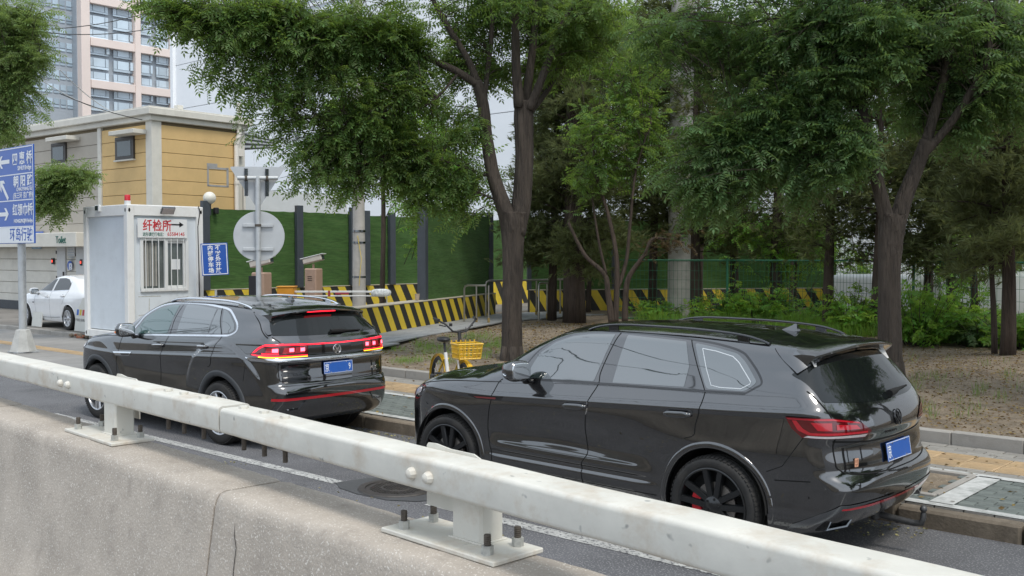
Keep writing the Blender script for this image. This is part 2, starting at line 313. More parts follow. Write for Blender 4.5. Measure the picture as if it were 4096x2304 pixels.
m_litpink = M('lit_brake_cell', (1, .1, .15), rough=.2, var=0, emit=3.2, emcol=(1, .10, .16))
m_litamber = M('lit_turn_signal', (1, .45, .02), rough=.2, var=0, emit=2.6, emcol=(1, .42, .015))
m_platebl = M('blue_number_plate', (.012, .10, .42), rough=.35, var=.06, scale=30, coat=.3)
m_platewh = M('white_plate_print', (.75, .77, .78), rough=.5, var=0)
m_mirrorglass = M('mirror_glass', (.55, .57, .58), rough=.03, metal=1, var=0)
m_sticker = M('pale_orange_sticker', (.62, .32, .20), rough=.6, var=.1, scale=80)
m_stickerw = M('white_sticker', (.6, .6, .58), rough=.5, var=.2, scale=90)
m_steel = M('worn_steel', (.09, .09, .09), rough=.5, metal=.6, var=.3, scale=20)
def shell_mesh(name, sh, mat, wheels, r_cut, wz):
    x0, x1 = -.45, sh.wb+.35; zc = .80
    zs = np.concatenate([np.linspace(.12, 1.27, 150), np.linspace(1.285, 1.62, 22)])
    dirs = [(.95, z-zc) for z in zs[:150]]+[(.95-(z-1.27)*.75, z-zc) for z in zs[150:]]
    th = [math.atan2(b, a) for a, b in dirs]; th = np.array([-math.pi/2+(th[0]+math.pi/2)*k/7 for k in range(7)]+th+[th[-1]+(math.pi/2-th[-1])*k/26 for k in range(1, 27)])
    ca = np.linspace(0, math.pi/2, 54)[1:]
    st = [(x0, -a) for a in ca[::-1]]+[(x, 0) for x in np.linspace(x0, x1, 125)]+[(x1, a) for a in ca]
    O, D = [], []
    for x, a in st:
        O.append(np.tile([x, 0, zc], (len(th), 1))); D.append(np.stack([np.full(len(th), math.sin(a)), math.cos(a)*np.cos(th), math.cos(a)*np.sin(th)], 1))
    O = np.concatenate(O); D = np.concatenate(D); P = sh.cast(O, D, 0, 2.2); n = len(th); k = len(st)
    P[0::n, 1] = 0; P[n-1::n, 1] = 0
    I = np.arange(k*n).reshape(k, n); Fq = np.stack([I[:-1, :-1], I[:-1, 1:], I[1:, 1:], I[1:, :-1]], -1).reshape(-1, 4)
    c = P[Fq].mean(1); keep = np.ones(len(Fq), bool)
    for xw in wheels: keep &= ~((np.hypot(c[:, 0]-xw, c[:, 2]-wz) < r_cut) & (c[:, 1] > .5))
    Fq = Fq[keep]; Nn = sh.nor(P)
    V = np.concatenate([P, P*[1, -1, 1]]); NN = np.concatenate([Nn, Nn*[1, -1, 1]]); FF = np.concatenate([Fq, Fq[:, ::-1]+len(P)])
    me = np_mesh(name, V, FF, mat, True); me.normals_split_custom_set_from_vertices(NN.tolist()); return me
def grid_patch(name, P, Nn, mats, parent, off, mirror=False, flip=False):
    k, n = P.shape[:2]; V = (P+Nn*off).reshape(-1, 3); NN = Nn.reshape(-1, 3); I = np.arange(k*n).reshape(k, n)
    Fq = np.stack([I[:-1, :-1], I[1:, :-1], I[1:, 1:], I[:-1, 1:]], -1).reshape(-1, 4)
    a = V[Fq]; fn = np.cross(a[:, 1]-a[:, 0], a[:, 3]-a[:, 0]); 
    if (fn*NN[Fq[:, 0]]).sum() < 0: Fq = Fq[:, ::-1]
    out = []
    for s in ((1, -1) if mirror else (1,)):
        me = np_mesh(name, V*[1, s, 1], Fq if s > 0 else Fq[:, ::-1], mats, True); me.normals_split_custom_set_from_vertices((NN*[1, s, 1]).tolist())
        out.append(link(bpy.data.objects.new(name, me), parent))
    return out
def rounded(poly, r, k=4):
    n = len(poly); out = []
    for i in range(n):
        p, a, b = np.array(poly[i]), np.array(poly[i-1]), np.array(poly[(i+1) % n]); da, db = np.linalg.norm(a-p), np.linalg.norm(b-p); q = min(r, da*.45, db*.45)
        A, B = p+(a-p)/da*q, p+(b-p)/db*q
        for j in range(k+1): t = j/k; out.append(tuple((1-t)**2*A+2*t*(1-t)*p+t*t*B))
    return out
class Draper:
    def __init__(s, sh, root): s.sh = sh; s.root = root
    def col_patch(s, name, poly, mat, solve, off=.002, n=26, m=10, r=.02, mirror=True, parent=None):
        pl = rounded(poly, r) if r else poly; P = np.array(pl); xs = np.linspace(P[:, 0].min()+1e-4, P[:, 0].max()-1e-4, n)
        xs = np.unique(np.concatenate([xs, P[:, 0][(P[:, 0] > xs[0]) & (P[:, 0] < xs[-1])]])); rows = []
        for x in xs:
            zs = []
            for i in range(len(P)):
                a, b = P[i], P[(i+1) % len(P)]
                if (a[0]-x)*(b[0]-x) <= 0 and a[0] != b[0]: zs.append(a[1]+(b[1]-a[1])*(x-a[0])/(b[0]-a[0]))
            rows.append((min(zs), max(zs)))
        A = np.repeat(xs[:, None], m, 1); Bz = np.array([np.linspace(a, b, m) for a, b in rows])
        Q = solve(A.ravel(), Bz.ravel()); return grid_patch(name, Q.reshape(len(xs), m, 3), s.sh.nor(Q).reshape(len(xs), m, 3), mat, parent or s.root, off, mirror)
    def side(s, name, poly, mat, **k): return s.col_patch(name, poly, mat, s.sh.side, **k)
    def rear(s, name, poly, mat, **k): return s.col_patch(name, poly, mat, s.sh.rear, mirror=k.pop('mirror', False), **k)
    def top(s, name, poly, mat, **k): return s.col_patch(name, poly, mat, s.sh.top, mirror=k.pop('mirror', False), **k)
    def proj(s, P, x0=None):                                     # any points near the skin, pulled onto it along horizontals from inside
        P = np.asarray(P, float); o = np.stack([np.clip(P[:, 0], -.35 if x0 is None else x0, s.sh.wb+.2), P[:, 1]*0, P[:, 2]], 1)
        o[:, 1] = np.clip(P[:, 1], -.35, .35)
        d = P-o; d[:, 2] = 0; d /= np.linalg.norm(d, axis=1, keepdims=True)+1e-9; return s.sh.cast(o, d, 0, 1.6)
    def band(s, name, up, lo, mat, off=.004, n=48, m=5, mirror=True, parent=None):
        def rs(p):
            p = np.array(p, float); d = np.concatenate([[0], np.cumsum(np.linalg.norm(np.diff(p, axis=0), axis=1))]); t = np.linspace(0, d[-1], n)
            return np.stack([np.interp(t, d, p[:, i]) for i in range(3)], 1)
        U, Lw = rs(up), rs(lo); t = np.linspace(0, 1, m)[None, :, None]; G = Lw[:, None]*(1-t)+U[:, None]*t
        Q = s.proj(G.reshape(-1, 3)); return grid_patch(name, Q.reshape(n, m, 3), s.sh.nor(Q).reshape(n, m, 3), mat, parent or s.root, off, mirror)
    def line(s, name, path, w, mat, off=.003, mirror=True, solve=None, n=60, parent=None, smooth=True, m=3):
        p = np.array(path, float)
        if smooth:                                               # resample through a Catmull-Rom spline
            q = []; k = len(p)
            for i in range(k-1):
                a, b, c, d = p[max(i-1, 0)], p[i], p[i+1], p[min(i+2, k-1)]
                for t in np.linspace(0, 1, 10, endpoint=False): q.append(.5*((2*b)+(c-a)*t+(2*a-5*b+4*c-d)*t*t+(3*b-a-3*c+d)*t**3))
            q.append(p[-1]); p = np.array(q)
        T = np.gradient(p, axis=0); T /= np.linalg.norm(T, axis=1, keepdims=True)+1e-9; Nn = np.stack([-T[:, 1], T[:, 0]], 1)
        u = np.linspace(-.5, .5, m)*w; G = p[:, None]+Nn[:, None]*u[None, :, None]
        Q = (solve or s.sh.side)(G[..., 0].ravel(), G[..., 1].ravel()); nn = s.sh.nor(Q).reshape(len(p), m, 3); Q = Q.reshape(len(p), m, 3)
        if m > 3 or off > .004: Q = Q+nn*(np.where(np.abs(np.linspace(-1, 1, m)) > .99, -off, 0))[None, :, None]   # tuck the edges in
        return grid_patch(name, Q, nn, mat, parent or s.root, off, mirror)
def arch(dr, xw, zw, r0, r1, a0, a1, mat, off, name='wheel_arch_trim'):
    A = np.linspace(R(a0), R(a1), 60); rr = np.array([r0, r0+.004, r0+.3*(r1-r0), r0+.7*(r1-r0), r1-.003, r1]); offs = np.array([-.05, off, off+.003, off+.001, off*.6, -.004])
    X = xw+rr[None]*np.cos(A)[:, None]; Z = zw+rr[None]*np.sin(A)[:, None]
    rc = np.maximum(rr, r0+.004); Q = dr.sh.side((xw+rc[None]*np.cos(A)[:, None]).ravel(), (zw+rc[None]*np.sin(A)[:, None]).ravel()); nn = dr.sh.nor(Q).reshape(60, 6, 3); Q = Q.reshape(60, 6, 3).copy()
    Q[..., 0] = X; Q[..., 2] = Z; Q[..., 1] += offs[None]; V = Q.reshape(-1, 3); I = np.arange(360).reshape(60, 6)
    Fq = np.stack([I[:-1, :-1], I[1:, :-1], I[1:, 1:], I[:-1, 1:]], -1).reshape(-1, 4)
    for s in (1, -1): link(bpy.data.objects.new(name, np_mesh(name, V*[1, s, 1], Fq[:, ::-1] if s > 0 else Fq, mat, True)), dr.root)
def wheel(root, x, y, rad, wid, rim, mat_rim, style, caliper=None, steer=0):
    sgn = 1 if y > 0 else -1; Mx = Matrix.Translation((x, y, rad)) @ Matrix.Rotation(steer, 4, 'Z') @ Matrix.Rotation(R(-90)*sgn, 4, 'X')  # local z -> outward
    t = MB(); w = wid/2; hw = w
    prof = [(rim-.012, w-.03), (rim, w-.008), (rim+.012, w), (rim+.03, w+.002), (rad-.045, w+.003), (rad-.028, w-.002), (rad-.012, w-.02), (rad-.003, w-.045)]
    gr = []
    for gx in (.075, .025, -.025, -.075): gr += [(rad-.001, gx+.009), (rad-.010, gx+.007), (rad-.010, gx-.007), (rad-.001, gx-.009)]
    prof += gr+[(rad-.003, -w+.045), (rad-.02, -w+.015), (rim, -w+.01)]
    t.lathe(prof, Mx, 64); ty = t.build('tyre', m_tyre, root, 40)
    # tread blocks on the shoulder
    tb = MB()
    for i in range(64):
        a = 2*math.pi*i/64; tb.box((0, 0, 0), (.012, .020, .05), M4=Mx @ Matrix.Rotation(a, 4, 'Z') @ Matrix.Translation((rad-.010, 0, w-.030)) @ Matrix.Rotation(R(-14), 4, 'Y'))
    tb.build('tread_block', m_tyre, root)
    r = MB(); r.lathe([(rim+.004, w+.001), (rim-.004, w+.004), (rim-.014, w-.002), (rim-.022, w-.03), (rim-.03, -w+.02)], Mx, 64); r.build('rim', mat_rim, root, 40)
    b = MB(); b.lathe([(.0, w-.075), (rim-.03, w-.10), (rim-.03, -w+.03), (0, -w+.03)], Mx, 32); b.build('wheel_back', m_well, root)
    d = MB(); d.lathe([(.05, w-.055), (.175, w-.055), (.175, w-.075)], Mx, 48); d.build('brake_disc', m_disc, root, 40)
    if caliper:
        c = MB(); c.lathe([(.115, w-.09), (.12, w-.038), (.195, w-.038), (.205, w-.09)], Mx @ Matrix.Rotation(R(-25), 4, 'Z'), 10, 0, R(58)); c.build('brake_caliper', caliper, root, 40)
    sp = MB(); n = 5
    for i in range(n):
        for sg in (-1, 1):
            a0 = 2*math.pi*i/n+R(90)
            r0, r1 = (.055, rim-.008); s0, s1 = (.014, .115) if style == 'v' else (.018, .055)
            wi = (.030, .030) if style == 'v' else (.024, .030)
            Q = Mx @ Matrix.Rotation(a0, 4, 'Z')
            c0, c1 = sg*s0, sg*s1; y0, y1 = w-.022, w-.006
            vs = []
            for rr, cc, ww, yy in ((r0, c0, wi[0], y0), (r1, c1, wi[1], y1)):
                for dx, dy in ((-ww, -.012), (-ww*.75, .002), (ww*.75, .002), (ww, -.012), (ww, -.05), (-ww, -.05)): vs.append(tuple(Q @ Vector((rr, cc+dx, yy+dy))))
            sp.add(vs, [(j, (j+1) % 6, 6+(j+1) % 6, 6+j) for j in range(6)])
    sp.build('spokes', mat_rim, root)
    h = MB(); h.lathe([(0, w-.008), (.03, w-.008), (.036, w-.012), (.07, w-.018), (.085, w-.035), (.085, w-.07)], Mx, 24)
    for i in range(5):
        a = 2*math.pi*(i+.5)/5; h.cyl(Mx @ Vector((.056*math.cos(a), .056*math.sin(a), w-.03)), Mx @ Vector((.056*math.cos(a), .056*math.sin(a), w-.010)), .010, 6)
    h.build('hub', mat_rim, root, 40)
def tube_on_top(dr, name, pts, rad, mat, h=.03):
    pass
def roof_rail(root, sh, xs, yf, zlift, mat, name='roof_rail', w=.017, hh=.011):
    X = np.linspace(xs[0], xs[1], 40); Y = np.array([yf(x) for x in X]); P = sh.top(X, Y); u = np.linspace(-1, 1, 40); lift = zlift*np.clip((1-np.abs(u)**6), 0, 1)+.004
    for s in (1, -1):
        b = MB(); n = 10; vs = []
        for i in range(40):
            for j in range(n):
                a = 2*math.pi*j/n; vs.append((P[i, 0], s*(P[i, 1]+w*math.cos(a)), P[i, 2]+lift[i]+hh*math.sin(a)))
        b.add(vs, [(i*n+j, i*n+(j+1) % n, (i+1)*n+(j+1) % n, (i+1)*n+j) for i in range(39) for j in range(n)]+[tuple(range(n)), tuple(39*n+j for j in range(n-1, -1, -1))])
        r = b.build(name, mat, root, 40)
        for i in (6, 34): MB().box((P[i, 0], s*P[i, 1], P[i, 2]+lift[i]/2-.006), (.10, .022, lift[i]+.012), ch=.005).build('rail_foot', mat, r)
def door_handle(root, sh, x0, x1, z0, z1, mat, tip=None):
    for s in (1, -1):
        p = sh.side([x0, x1], [z0, z1]); a, b = Vector(p[0]), Vector(p[1]); a.y *= s; b.y *= s; c = (a+b)/2+Vector((0, .022*s, 0)); ax = (b-a).normalized(); L = (b-a).length/2
        Mh = frame((0, 0, 0), ax, (0, s, 0)).to_3x3(); h = MB(); h.sq(c, (L, .018, .026), .55, .45, 20, 10, Mh)
        for q in (a, b): h.sq(q.lerp(c, .12)+Vector((0, .006*s, 0)), (.03, .02, .018), .7, .7, 12, 8, Mh)
        o = h.build('door_handle', mat, root, 60)
        if tip: MB().sq(c+Vector((0, .006*s, .008)), (L*.94, .013, .010), .5, .5, 16, 8, Mh).build('chrome_insert', tip, o, 60)
        d = MB(); cup = (a+b)/2+Vector((0, -.001*s, .004)); d.sq(cup, (L*.62, .006, .034), .9, .9, 24, 8, Mh); d.build('handle_recess', m_gap, root, True)
def mirror(root, c, mat, mat2, strip=None, tilt=8):
    for s in (1, -1):
        C = Vector((c[0], c[1]*s, c[2])); M3 = Matrix.Rotation(R(-tilt)*s, 3, 'Z')
        h = MB(); sg = lambda w, e: math.copysign(abs(w)**e, w); vs = []; n, m = 24, 14
        for i in range(m+1):
            ph = -math.pi/2+math.pi*i/m
            for j in range(n):
                t = 2*math.pi*j/n; q = Vector((.105*sg(math.cos(ph), .6)*sg(math.cos(t), .7), .125*sg(math.cos(ph), .6)*sg(math.sin(t), .6), .092*sg(math.sin(ph), .7)))
                if q.x > 0: q.x *= 1.25; q.z = q.z*(1-.9*q.x)+.03*q.x; q.y *= 1-.8*q.x
                else: q.x *= .55
                q.z += q.y*s*0; vs.append(tuple(M3 @ Vector((q.x, q.y*s, q.z))+C))
        h.add(vs, [(i*n+j, i*n+(j+1) % n, (i+1)*n+(j+1) % n, (i+1)*n+j) if s > 0 else (i*n+j, (i+1)*n+j, (i+1)*n+(j+1) % n, i*n+(j+1) % n) for i in range(m) for j in range(n)])
        r = h.build('side_mirror', mat, root, True)
        g = MB(); g.sq(M3 @ Vector((-.054, 0, .002))+C, (.008, .105, .074), .5, .5, 20, 8, M3); g.build('mirror_glass', m_mirrorglass, r, 60)
        a = MB(); a.tube([C+Vector((.02, -.09*s, -.05)), C+Vector((.03, -.14*s, -.10)), C+Vector((.03, -.22*s, -.115))], [.045, .05, .055], 10, flat=.6); a.build('mirror_arm', mat2, r, 60)
        if strip is not None:
            P = [M3 @ Vector((.02+.085*math.sin(t)*.9, .128*math.cos(t)*s, -.03+.02*math.sin(t)))+C for t in np.linspace(-.2, 1.3, 12)]
            MB().tube(P, .0065, 6).build('indicator_strip', strip, r)
def fin(root, sh, x, mat):
    z = sh.top([x], [0])[0, 2]; b = MB(); vs = []
    prof = [(-.075, 0), (-.06, .055), (-.045, .062), (-.02, .045), (.04, .018), (.085, 0)]; n = len(prof)
    for s in (1, -1): vs += [(x+a, s*(.028-.36*h), z+h-.004) for a, h in prof]
    b.add(vs, [tuple(range(n)), tuple(range(2*n-1, n-1, -1))]+[(i, n+i, n+i+1, i+1) for i in range(n-1)]); b.build('roof_antenna', mat, root, 50)
def emblem(root, sh, z, rad, mat, bar=.010):
    p = sh.rear([0], [z])[0]; nn = sh.nor(np.array([p]))[0]; Q = frame(tuple(p+nn*.008), (0, -1, 0), (0, 0, 1)); Q = frame(tuple(p+nn*.006), (0, -1, 0), Vector(nn).cross(Vector((0, -1, 0))))
    b = MB(); b.lathe([(rad-.011, 0), (rad-.008, .006), (rad-.003, .006), (rad, 0)], Q, 40); ri = rad-.012
    for pts in ([(-.62, .76), (-.22, -.10)], [(-.22, -.10), (.0, .42*0+.32)], [(.62, .76), (.22, -.10)], [(.22, -.10), (.0, .32)], [(-.96, .16), (-.42, -.86)], [(-.42, -.86), (-.03, -.02)], [(.96, .16), (.42, -.86)], [(.42, -.86), (.03, -.02)]):
        a, c = [Vector((q[0]*ri, q[1]*ri, .003)) for q in pts]; d = (c-a); L = d.length; b.box((0, 0, 0), (L+.004, bar, .005), M4=Q @ frame((a+c)/2, d, Vector((0, 0, 1)).cross(d)))
    b.build('emblem', mat, root)
def plate(root, sh, zc, lab, chars):
    p = sh.rear([.22, -.22, .22, -.22], [zc-.07, zc-.07, zc+.07, zc+.07]); c = p.mean(0); up = Vector(p[2]+p[3]-p[0]-p[1]).normalized(); xm = p[:, 0].min()-.012
    Q = frame((c[0]-.022, 0, zc), (0, -1, 0), up); b = MB(); b.box((0, 0, 0), (.44, .14, .006), M4=Q, ch=.002); o = b.build('number_plate', m_platebl, root); tag(o, lab)
    f = MB()
    for cx, cy, w, h in ((0, .064, .43, .004), (0, -.064, .43, .004), (-.213, 0, .004, .13), (.213, 0, .004, .13)): f.box((0, 0, 0), (w, h, .002), M4=Q @ Matrix.Translation((cx, cy, .0035)))
    f.build('plate_border', m_platewh, o)
    for s, x in chars: text('plate_character', s, .105, Q @ Matrix.Translation((x, -.037, .003)), m_platewh, o, .0008, bold=.0015, sx=.62)
    for x in (-.12, .12):
        for y in (-.055, .055): MB().cyl(Q @ Vector((x, y, .002)), Q @ Vector((x, y, .008)), .007, 8).build('plate_screw', m_chrome, o)
    MB().box((0, 0, 0), (.40, .10, .05), M4=Q @ Matrix.Translation((0, 0, -.028))).build('plate_holder', m_gap, root)
def spoiler(root, sh, x0, xt, zt, yw, th, mat, curve=.08, ynarrow=.0):
    ys = np.linspace(-yw, yw, 33); b = MB(); vs = []
    for y in ys:
        t = abs(y)/yw; xtip = xt+curve*t**2.5; ztip = zt-.055*(y/.7)**2; P = sh.top([x0, x0-.06], [y, y]); g = sh.rear([y], [ztip-.045-.05*t**4])[0]
        zz = [P[0, 2]+.001, P[1, 2]+.004]
        vs += [(x0, y, zz[0]), (x0-.06, y, zz[1]), ((x0-.06+xtip)/2, y, (zz[1]+ztip)/2+.010), (xtip+.006, y, ztip), (xtip, y, ztip-.006), (xtip+.004, y, ztip-th), (g[0]+.02, y, ztip-.045-.05*t**4)]
    k = 7; b.add(vs, [(i*k+j, i*k+j+1, (i+1)*k+j+1, (i+1)*k+j) for i in range(32) for j in range(k-1)]+[tuple(range(k-1, -1, -1)), tuple(32*k+j for j in range(k))]); return b.build('roof_spoiler', mat, root, 35)
def wells(root, sh, xs, zw, r):
    for xw in xs:
        for s in (1, -1):
            b = MB(); Mx = Matrix.Translation((xw, .50*s, zw)) @ Matrix.Rotation(R(-90)*s, 4, 'X')
            b.lathe([(0, 0), (r, 0), (r+.008, .20), (r+.012, sh.side([xw], [zw+r+.02])[0, 1]-.51)], Mx, 40, R(180) if s > 0 else R(0), R(360) if s > 0 else R(180)); b.build('wheel_well', m_well, root)
def car_common(name, sh, pose, mat, label, cat, zw, rw, r_arch, tyre_w, rim, mrim, style, cal=None, arch_in=None, arch_mat=None, arch_w=.05, arch_off=.010, group=None, steer=0):
    root = empty(name, (pose[0], pose[1], pose[3] if len(pose) > 3 else 0), pose[2], label, cat, group); dr = Draper(sh, root)
    link(bpy.data.objects.new('body', shell_mesh('body', sh, mat, (0, sh.wb), r_arch+.02, zw)), root)
    for xw in (0, sh.wb): arch(dr, xw, zw, r_arch, r_arch+arch_w, -28, 208, arch_mat or mat, arch_off)
    wells(root, sh, (0, sh.wb), zw, r_arch-.002)
    for i, (xw, s) in enumerate(((0, 1), (0, -1), (sh.wb, 1), (sh.wb, -1))):
        w = empty('wheel', (0, 0, 0)); w.parent = root; yo = sh.side([xw], [zw+r_arch+.02])[0, 1]
        wheel(w, xw, s*(yo+.012-tyre_w/2-.004), rw, tyre_w, rim, mrim, style, cal, steer if xw else 0)
    MB().box((sh.wb/2, 0, .33), (sh.wb+.9, 1.25, .22)).build('underbody_light_block', m_well, root)  # unseen black slab added to block light inside the car shell
    return root, dr
# ------------------------------------------------------------------ the near black car
sh = Touareg(); root, dr = car_common('parked_car', sh, (-3.9514, 7.6232, R(179.4237)), m_black, 'black estate-like SUV nearest the camera, unlit, black wheels and tow hitch', 'car', .385, .380, .430, .285, .288, m_rimb, 'v', m_calred, arch_w=.055, arch_off=.008, group='black cars along the kerb', steer=R(3))
dr.side('window', [(1.955, 1.185), (1.90, 1.33), (1.86, 1.405), (1.71, 1.505), (1.54, 1.566), (1.355, 1.594), (1.09, 1.607), (1.178, 1.221)], m_glass, r=.015)
dr.side('window', [(.963, 1.608), (.381, 1.588), (.286, 1.407), (.290, 1.253), (.983, 1.226)], m_glass, r=.012)
dr.side('window', [(.300, 1.583), (.104, 1.560), (-.09, 1.526), (-.172, 1.472), (-.315, 1.334), (-.237, 1.265), (.090, 1.255)], m_glass, r=.03)
m_pale = M('white_window_line', (.55, .58, .6), rough=.4, var=0)
dr.line('window_print', [(.215, 1.545), (.09, 1.532), (-.06, 1.502), (-.125, 1.462), (-.262, 1.335), (-.262, 1.318), (-.20, 1.280), (-.02, 1.275), (.055, 1.285), (.13, 1.40), (.215, 1.545)], .006, m_pale, .004, smooth=False)
m_trim = M('gloss_black_trim', (.003, .003, .003), rough=.12, var=0, coat=1)
dr.line('window_trim', [(2.02, 1.168), (1.5, 1.195), (1.1, 1.208), (.6, 1.222), (.1, 1.238), (-.24, 1.25)], .020, m_trim, .005)
dr.line('window_trim', [(1.99, 1.30), (1.88, 1.43), (1.72, 1.525), (1.52, 1.59), (1.3, 1.617), (1.0, 1.626), (.6, 1.62), (.33, 1.606), (.1, 1.585), (-.10, 1.546), (-.20, 1.488), (-.345, 1.345), (-.30, 1.29), (-.24, 1.25)], .016, m_trim, .005)
for pth in ([(1.043, 1.628), (1.083, 1.50), (1.13, 1.30), (1.125, 1.20), (1.19, 1.06), (1.235, .86), (1.225, .72), (1.212, .615), (1.268, .52), (1.26, .40), (1.25, .30)],
            [(.345, 1.606), (.24, 1.45), (.105, 1.25), (.095, 1.22), (.11, 1.12), (.15, .98), (.165, .90), (.25, .865)],
            [(2.215, 1.155), (2.25, 1.12), (2.295, 1.0), (2.345, .85), (2.365, .66), (2.32, .46), (2.30, .30)]):
    dr.line('door_gap', pth, .007, m_gap, .0022)
dr.line('sill_gap', [(.52, .375), (1.2, .375), (2.36, .375)], .006, m_gap, .002)
dr.line('hood_gap', [(2.22, 1.128), (2.5, 1.110), (2.9, 1.082), (3.2, 1.040), (3.42, .985)], .006, m_gap, .002)
dr.line('bumper_gap', [(-.43, .70), (-.55, .755), (-.70, .975)], .006, m_gap, .002, smooth=False)
dr.line('bumper_gap', [(3.20, .83), (3.33, .90)], .006, m_gap, .002, smooth=False)
dr.side('fender_badge', [(2.60, .984), (2.15, 1.008), (2.19, .968), (2.50, .955)], m_trim, off=.004, r=.004)
dr.side('fender_badge_insert', [(2.52, .978), (2.24, .990), (2.25, .975), (2.48, .965)], M('dull_red_badge', (.30, .06, .06), .3, var=0), off=.006, r=.003)
door_handle(root, sh, 1.448, 1.225, .995, 1.008, m_black); door_handle(root, sh, .42, .20, 1.040, 1.052, m_black)
dr.line('door_edge_strip', [(1.196, 1.05), (1.212, .98), (1.222, .945)], .012, m_chrome, .005)
mirror(root, (1.90, 1.06, 1.262), m_black, m_trim, m_chrome)
roof_rail(root, sh, (1.42, -.30), lambda x: .665-.035*max(0, -(x-.2))**1-.02*max(0, x-1.), .045, m_trim)
fin(root, sh, -.13, m_black)
# tail
dr.rear('rear_window', [(.79, 1.40), (.60, 1.535), (.2, 1.552), (-.2, 1.552), (-.60, 1.535), (-.79, 1.40), (-.80, 1.225), (-.4, 1.198), (0, 1.19), (.4, 1.198), (.80, 1.225)], m_glassr, n=50, m=14, r=.02)
sp = spoiler(root, sh, -.42, -.765, 1.600, .70, .022, m_black)
dr.side('spoiler_fin', [(-.34, 1.588), (-.58, 1.565), (-.69, 1.545), (-.655, 1.485), (-.585, 1.405), (-.46, 1.49)], m_black, off=.014, r=.008, parent=sp)
U = [(-.575, .934, 1.122), (-.72, .895, 1.125), (-.864, .801, 1.12), (-.966, .555, 1.077), (-.998, .445, 1.008)]
Lo = [(-.590, .931, 1.095), (-.62, .922, 1.04), (-.695, .906, .978), (-.891, .788, .978), (-.976, .506, .962), (-.998, .445, 1.000)]
lamps = dr.band('tail_lamp', U, Lo, m_lampdark, .006, m=8)
for i, s in enumerate((1, -1)):
    f = lambda pts: [(x, y*s, z) for x, y, z in pts]; P = lamps[i]
    dr.band('lamp_upper_band', f([(-.585, .932, 1.117), (-.72, .895, 1.120), (-.864, .801, 1.115), (-.955, .57, 1.078)]), f([(-.60, .93, 1.103), (-.73, .892, 1.106), (-.87, .797, 1.102), (-.955, .57, 1.068)]), m_lampred, .009, m=3, mirror=False, parent=P)
    dr.band('lamp_light_guide', f([(-.655, .915, 1.098), (-.70, .904, 1.045), (-.745, .885, 1.018), (-.88, .793, 1.018), (-.985, .49, 1.010)]), f([(-.625, .922, 1.098), (-.665, .912, 1.03), (-.735, .888, 1.000), (-.88, .793, 1.002), (-.985, .49, .998)]), m_lampred, .0085, m=3, mirror=False, parent=P)
    dr.band('lamp_cell', f([(-.745, .885, 1.090), (-.86, .803, 1.088)]), f([(-.785, .862, 1.035), (-.86, .803, 1.033)]), m_lampred, .0085, n=16, m=4, mirror=False, parent=P)
    dr.band('lamp_cell', f([(-.885, .78, 1.075), (-.945, .60, 1.060)]), f([(-.885, .78, 1.038), (-.955, .565, 1.030)]), m_lampred, .0085, n=16, m=4, mirror=False, parent=P)
    dr.band('reversing_strip', f([(-.73, .89, .996), (-.888, .79, .996), (-.982, .49, .990)]), f([(-.705, .902, .982), (-.888, .79, .982), (-.976, .51, .972)]), m_lampclear, .0085, m=3, mirror=False, parent=P)
dr.line('tailgate_gap', [(.83, 1.30), (.815, 1.20), (.800, 1.12), (.790, .98), (.785, .81), (.765, .757), (.65, .715), (.31, .692), (0, .688)], .008, m_gap, .003, solve=sh.rear)
dr.line('tailgate_crease', [(.80, .955), (.45, .925), (0, .915)], .010, m_gap, .003, solve=sh.rear)
emblem(root, sh, 1.057, .062, m_trim)
plate(root, sh, .815, 'blue number plate with white border', (('京', -.205),))
for i, ch in enumerate('ΤΟՍΑRΕG'[:0]): pass
text('badge_lettering', 'T O U A R E G', .035, frame((sh.rear([0], [.955])[0, 0]-.006, .22, .955), (0, -1, 0), (0, 0, 1)), m_trim, root, .002)
_p = sh.rear([.60], [.79])[0]; _n = Vector(sh.nor(np.array([_p]))[0]); Qs = frame(Vector(_p)+_n*.004, Vector((0, 0, 1)).cross(_n), (0, 0, 1)); st = MB().box((0, 0, 0), (.040, .062, .002), M4=Qs).build('sticker', m_sticker, root)
b = MB(); Q2 = Qs @ Matrix.Translation((0, 0, .0015))
for x, y, w, h in ((-.008, .014, .014, .003), (-.008, .006, .003, .016), (.009, .010, .003, .022), (.009, .018, .012, .003), (-.008, -.014, .014, .003), (-.004, -.02, .003, .014), (.008, -.016, .012, .003), (.010, -.008, .003, .012)): b.box((0, 0, 0), (w, h, .001), M4=Q2 @ Matrix.Translation((x, y, 0)))
b.build('sticker_print', M('brown_print', (.22, .08, .05), .7, var=0), st)
for y, z, w, h, mt in ((.62, 1.475, .07, .05, m_stickerw), (-.52, 1.475, .10, .10, m_stickerw)):
    p = sh.rear([y], [z])[0]; n_ = sh.nor(np.array([p]))[0]; MB().box((0, 0, 0), (w, h, .002), M4=frame(tuple(p+n_*.006), (0, -1, 0), (.6, 0, 1))).build('window_sticker', mt, root)
w = MB(); p0 = Vector(sh.rear([-.02], [1.235])[0])+Vector((-.03, 0, 0)); p1 = Vector(sh.rear([-.42], [1.245])[0])+Vector((-.02, 0, .0))
w.tube([p0+Vector((0, .02, -.01)), p0+Vector((0, -.08, 0)), p0.lerp(p1, .5), p1], [.030, .026, .014, .008], 8); w.build('rear_wiper', m_well, root, 50)
dr.band('bumper_reflector', [(-.945, .80, .495), (-1.02, .5, .487), (-1.045, 0, .480), (-1.02, -.5, .487), (-.945, -.80, .495)], [(-.94, .80, .478), (-1.01, .5, .467), (-1.035, 0, .46), (-1.01, -.5, .467), (-.94, -.80, .478)], m_lampred, .006, mirror=False)
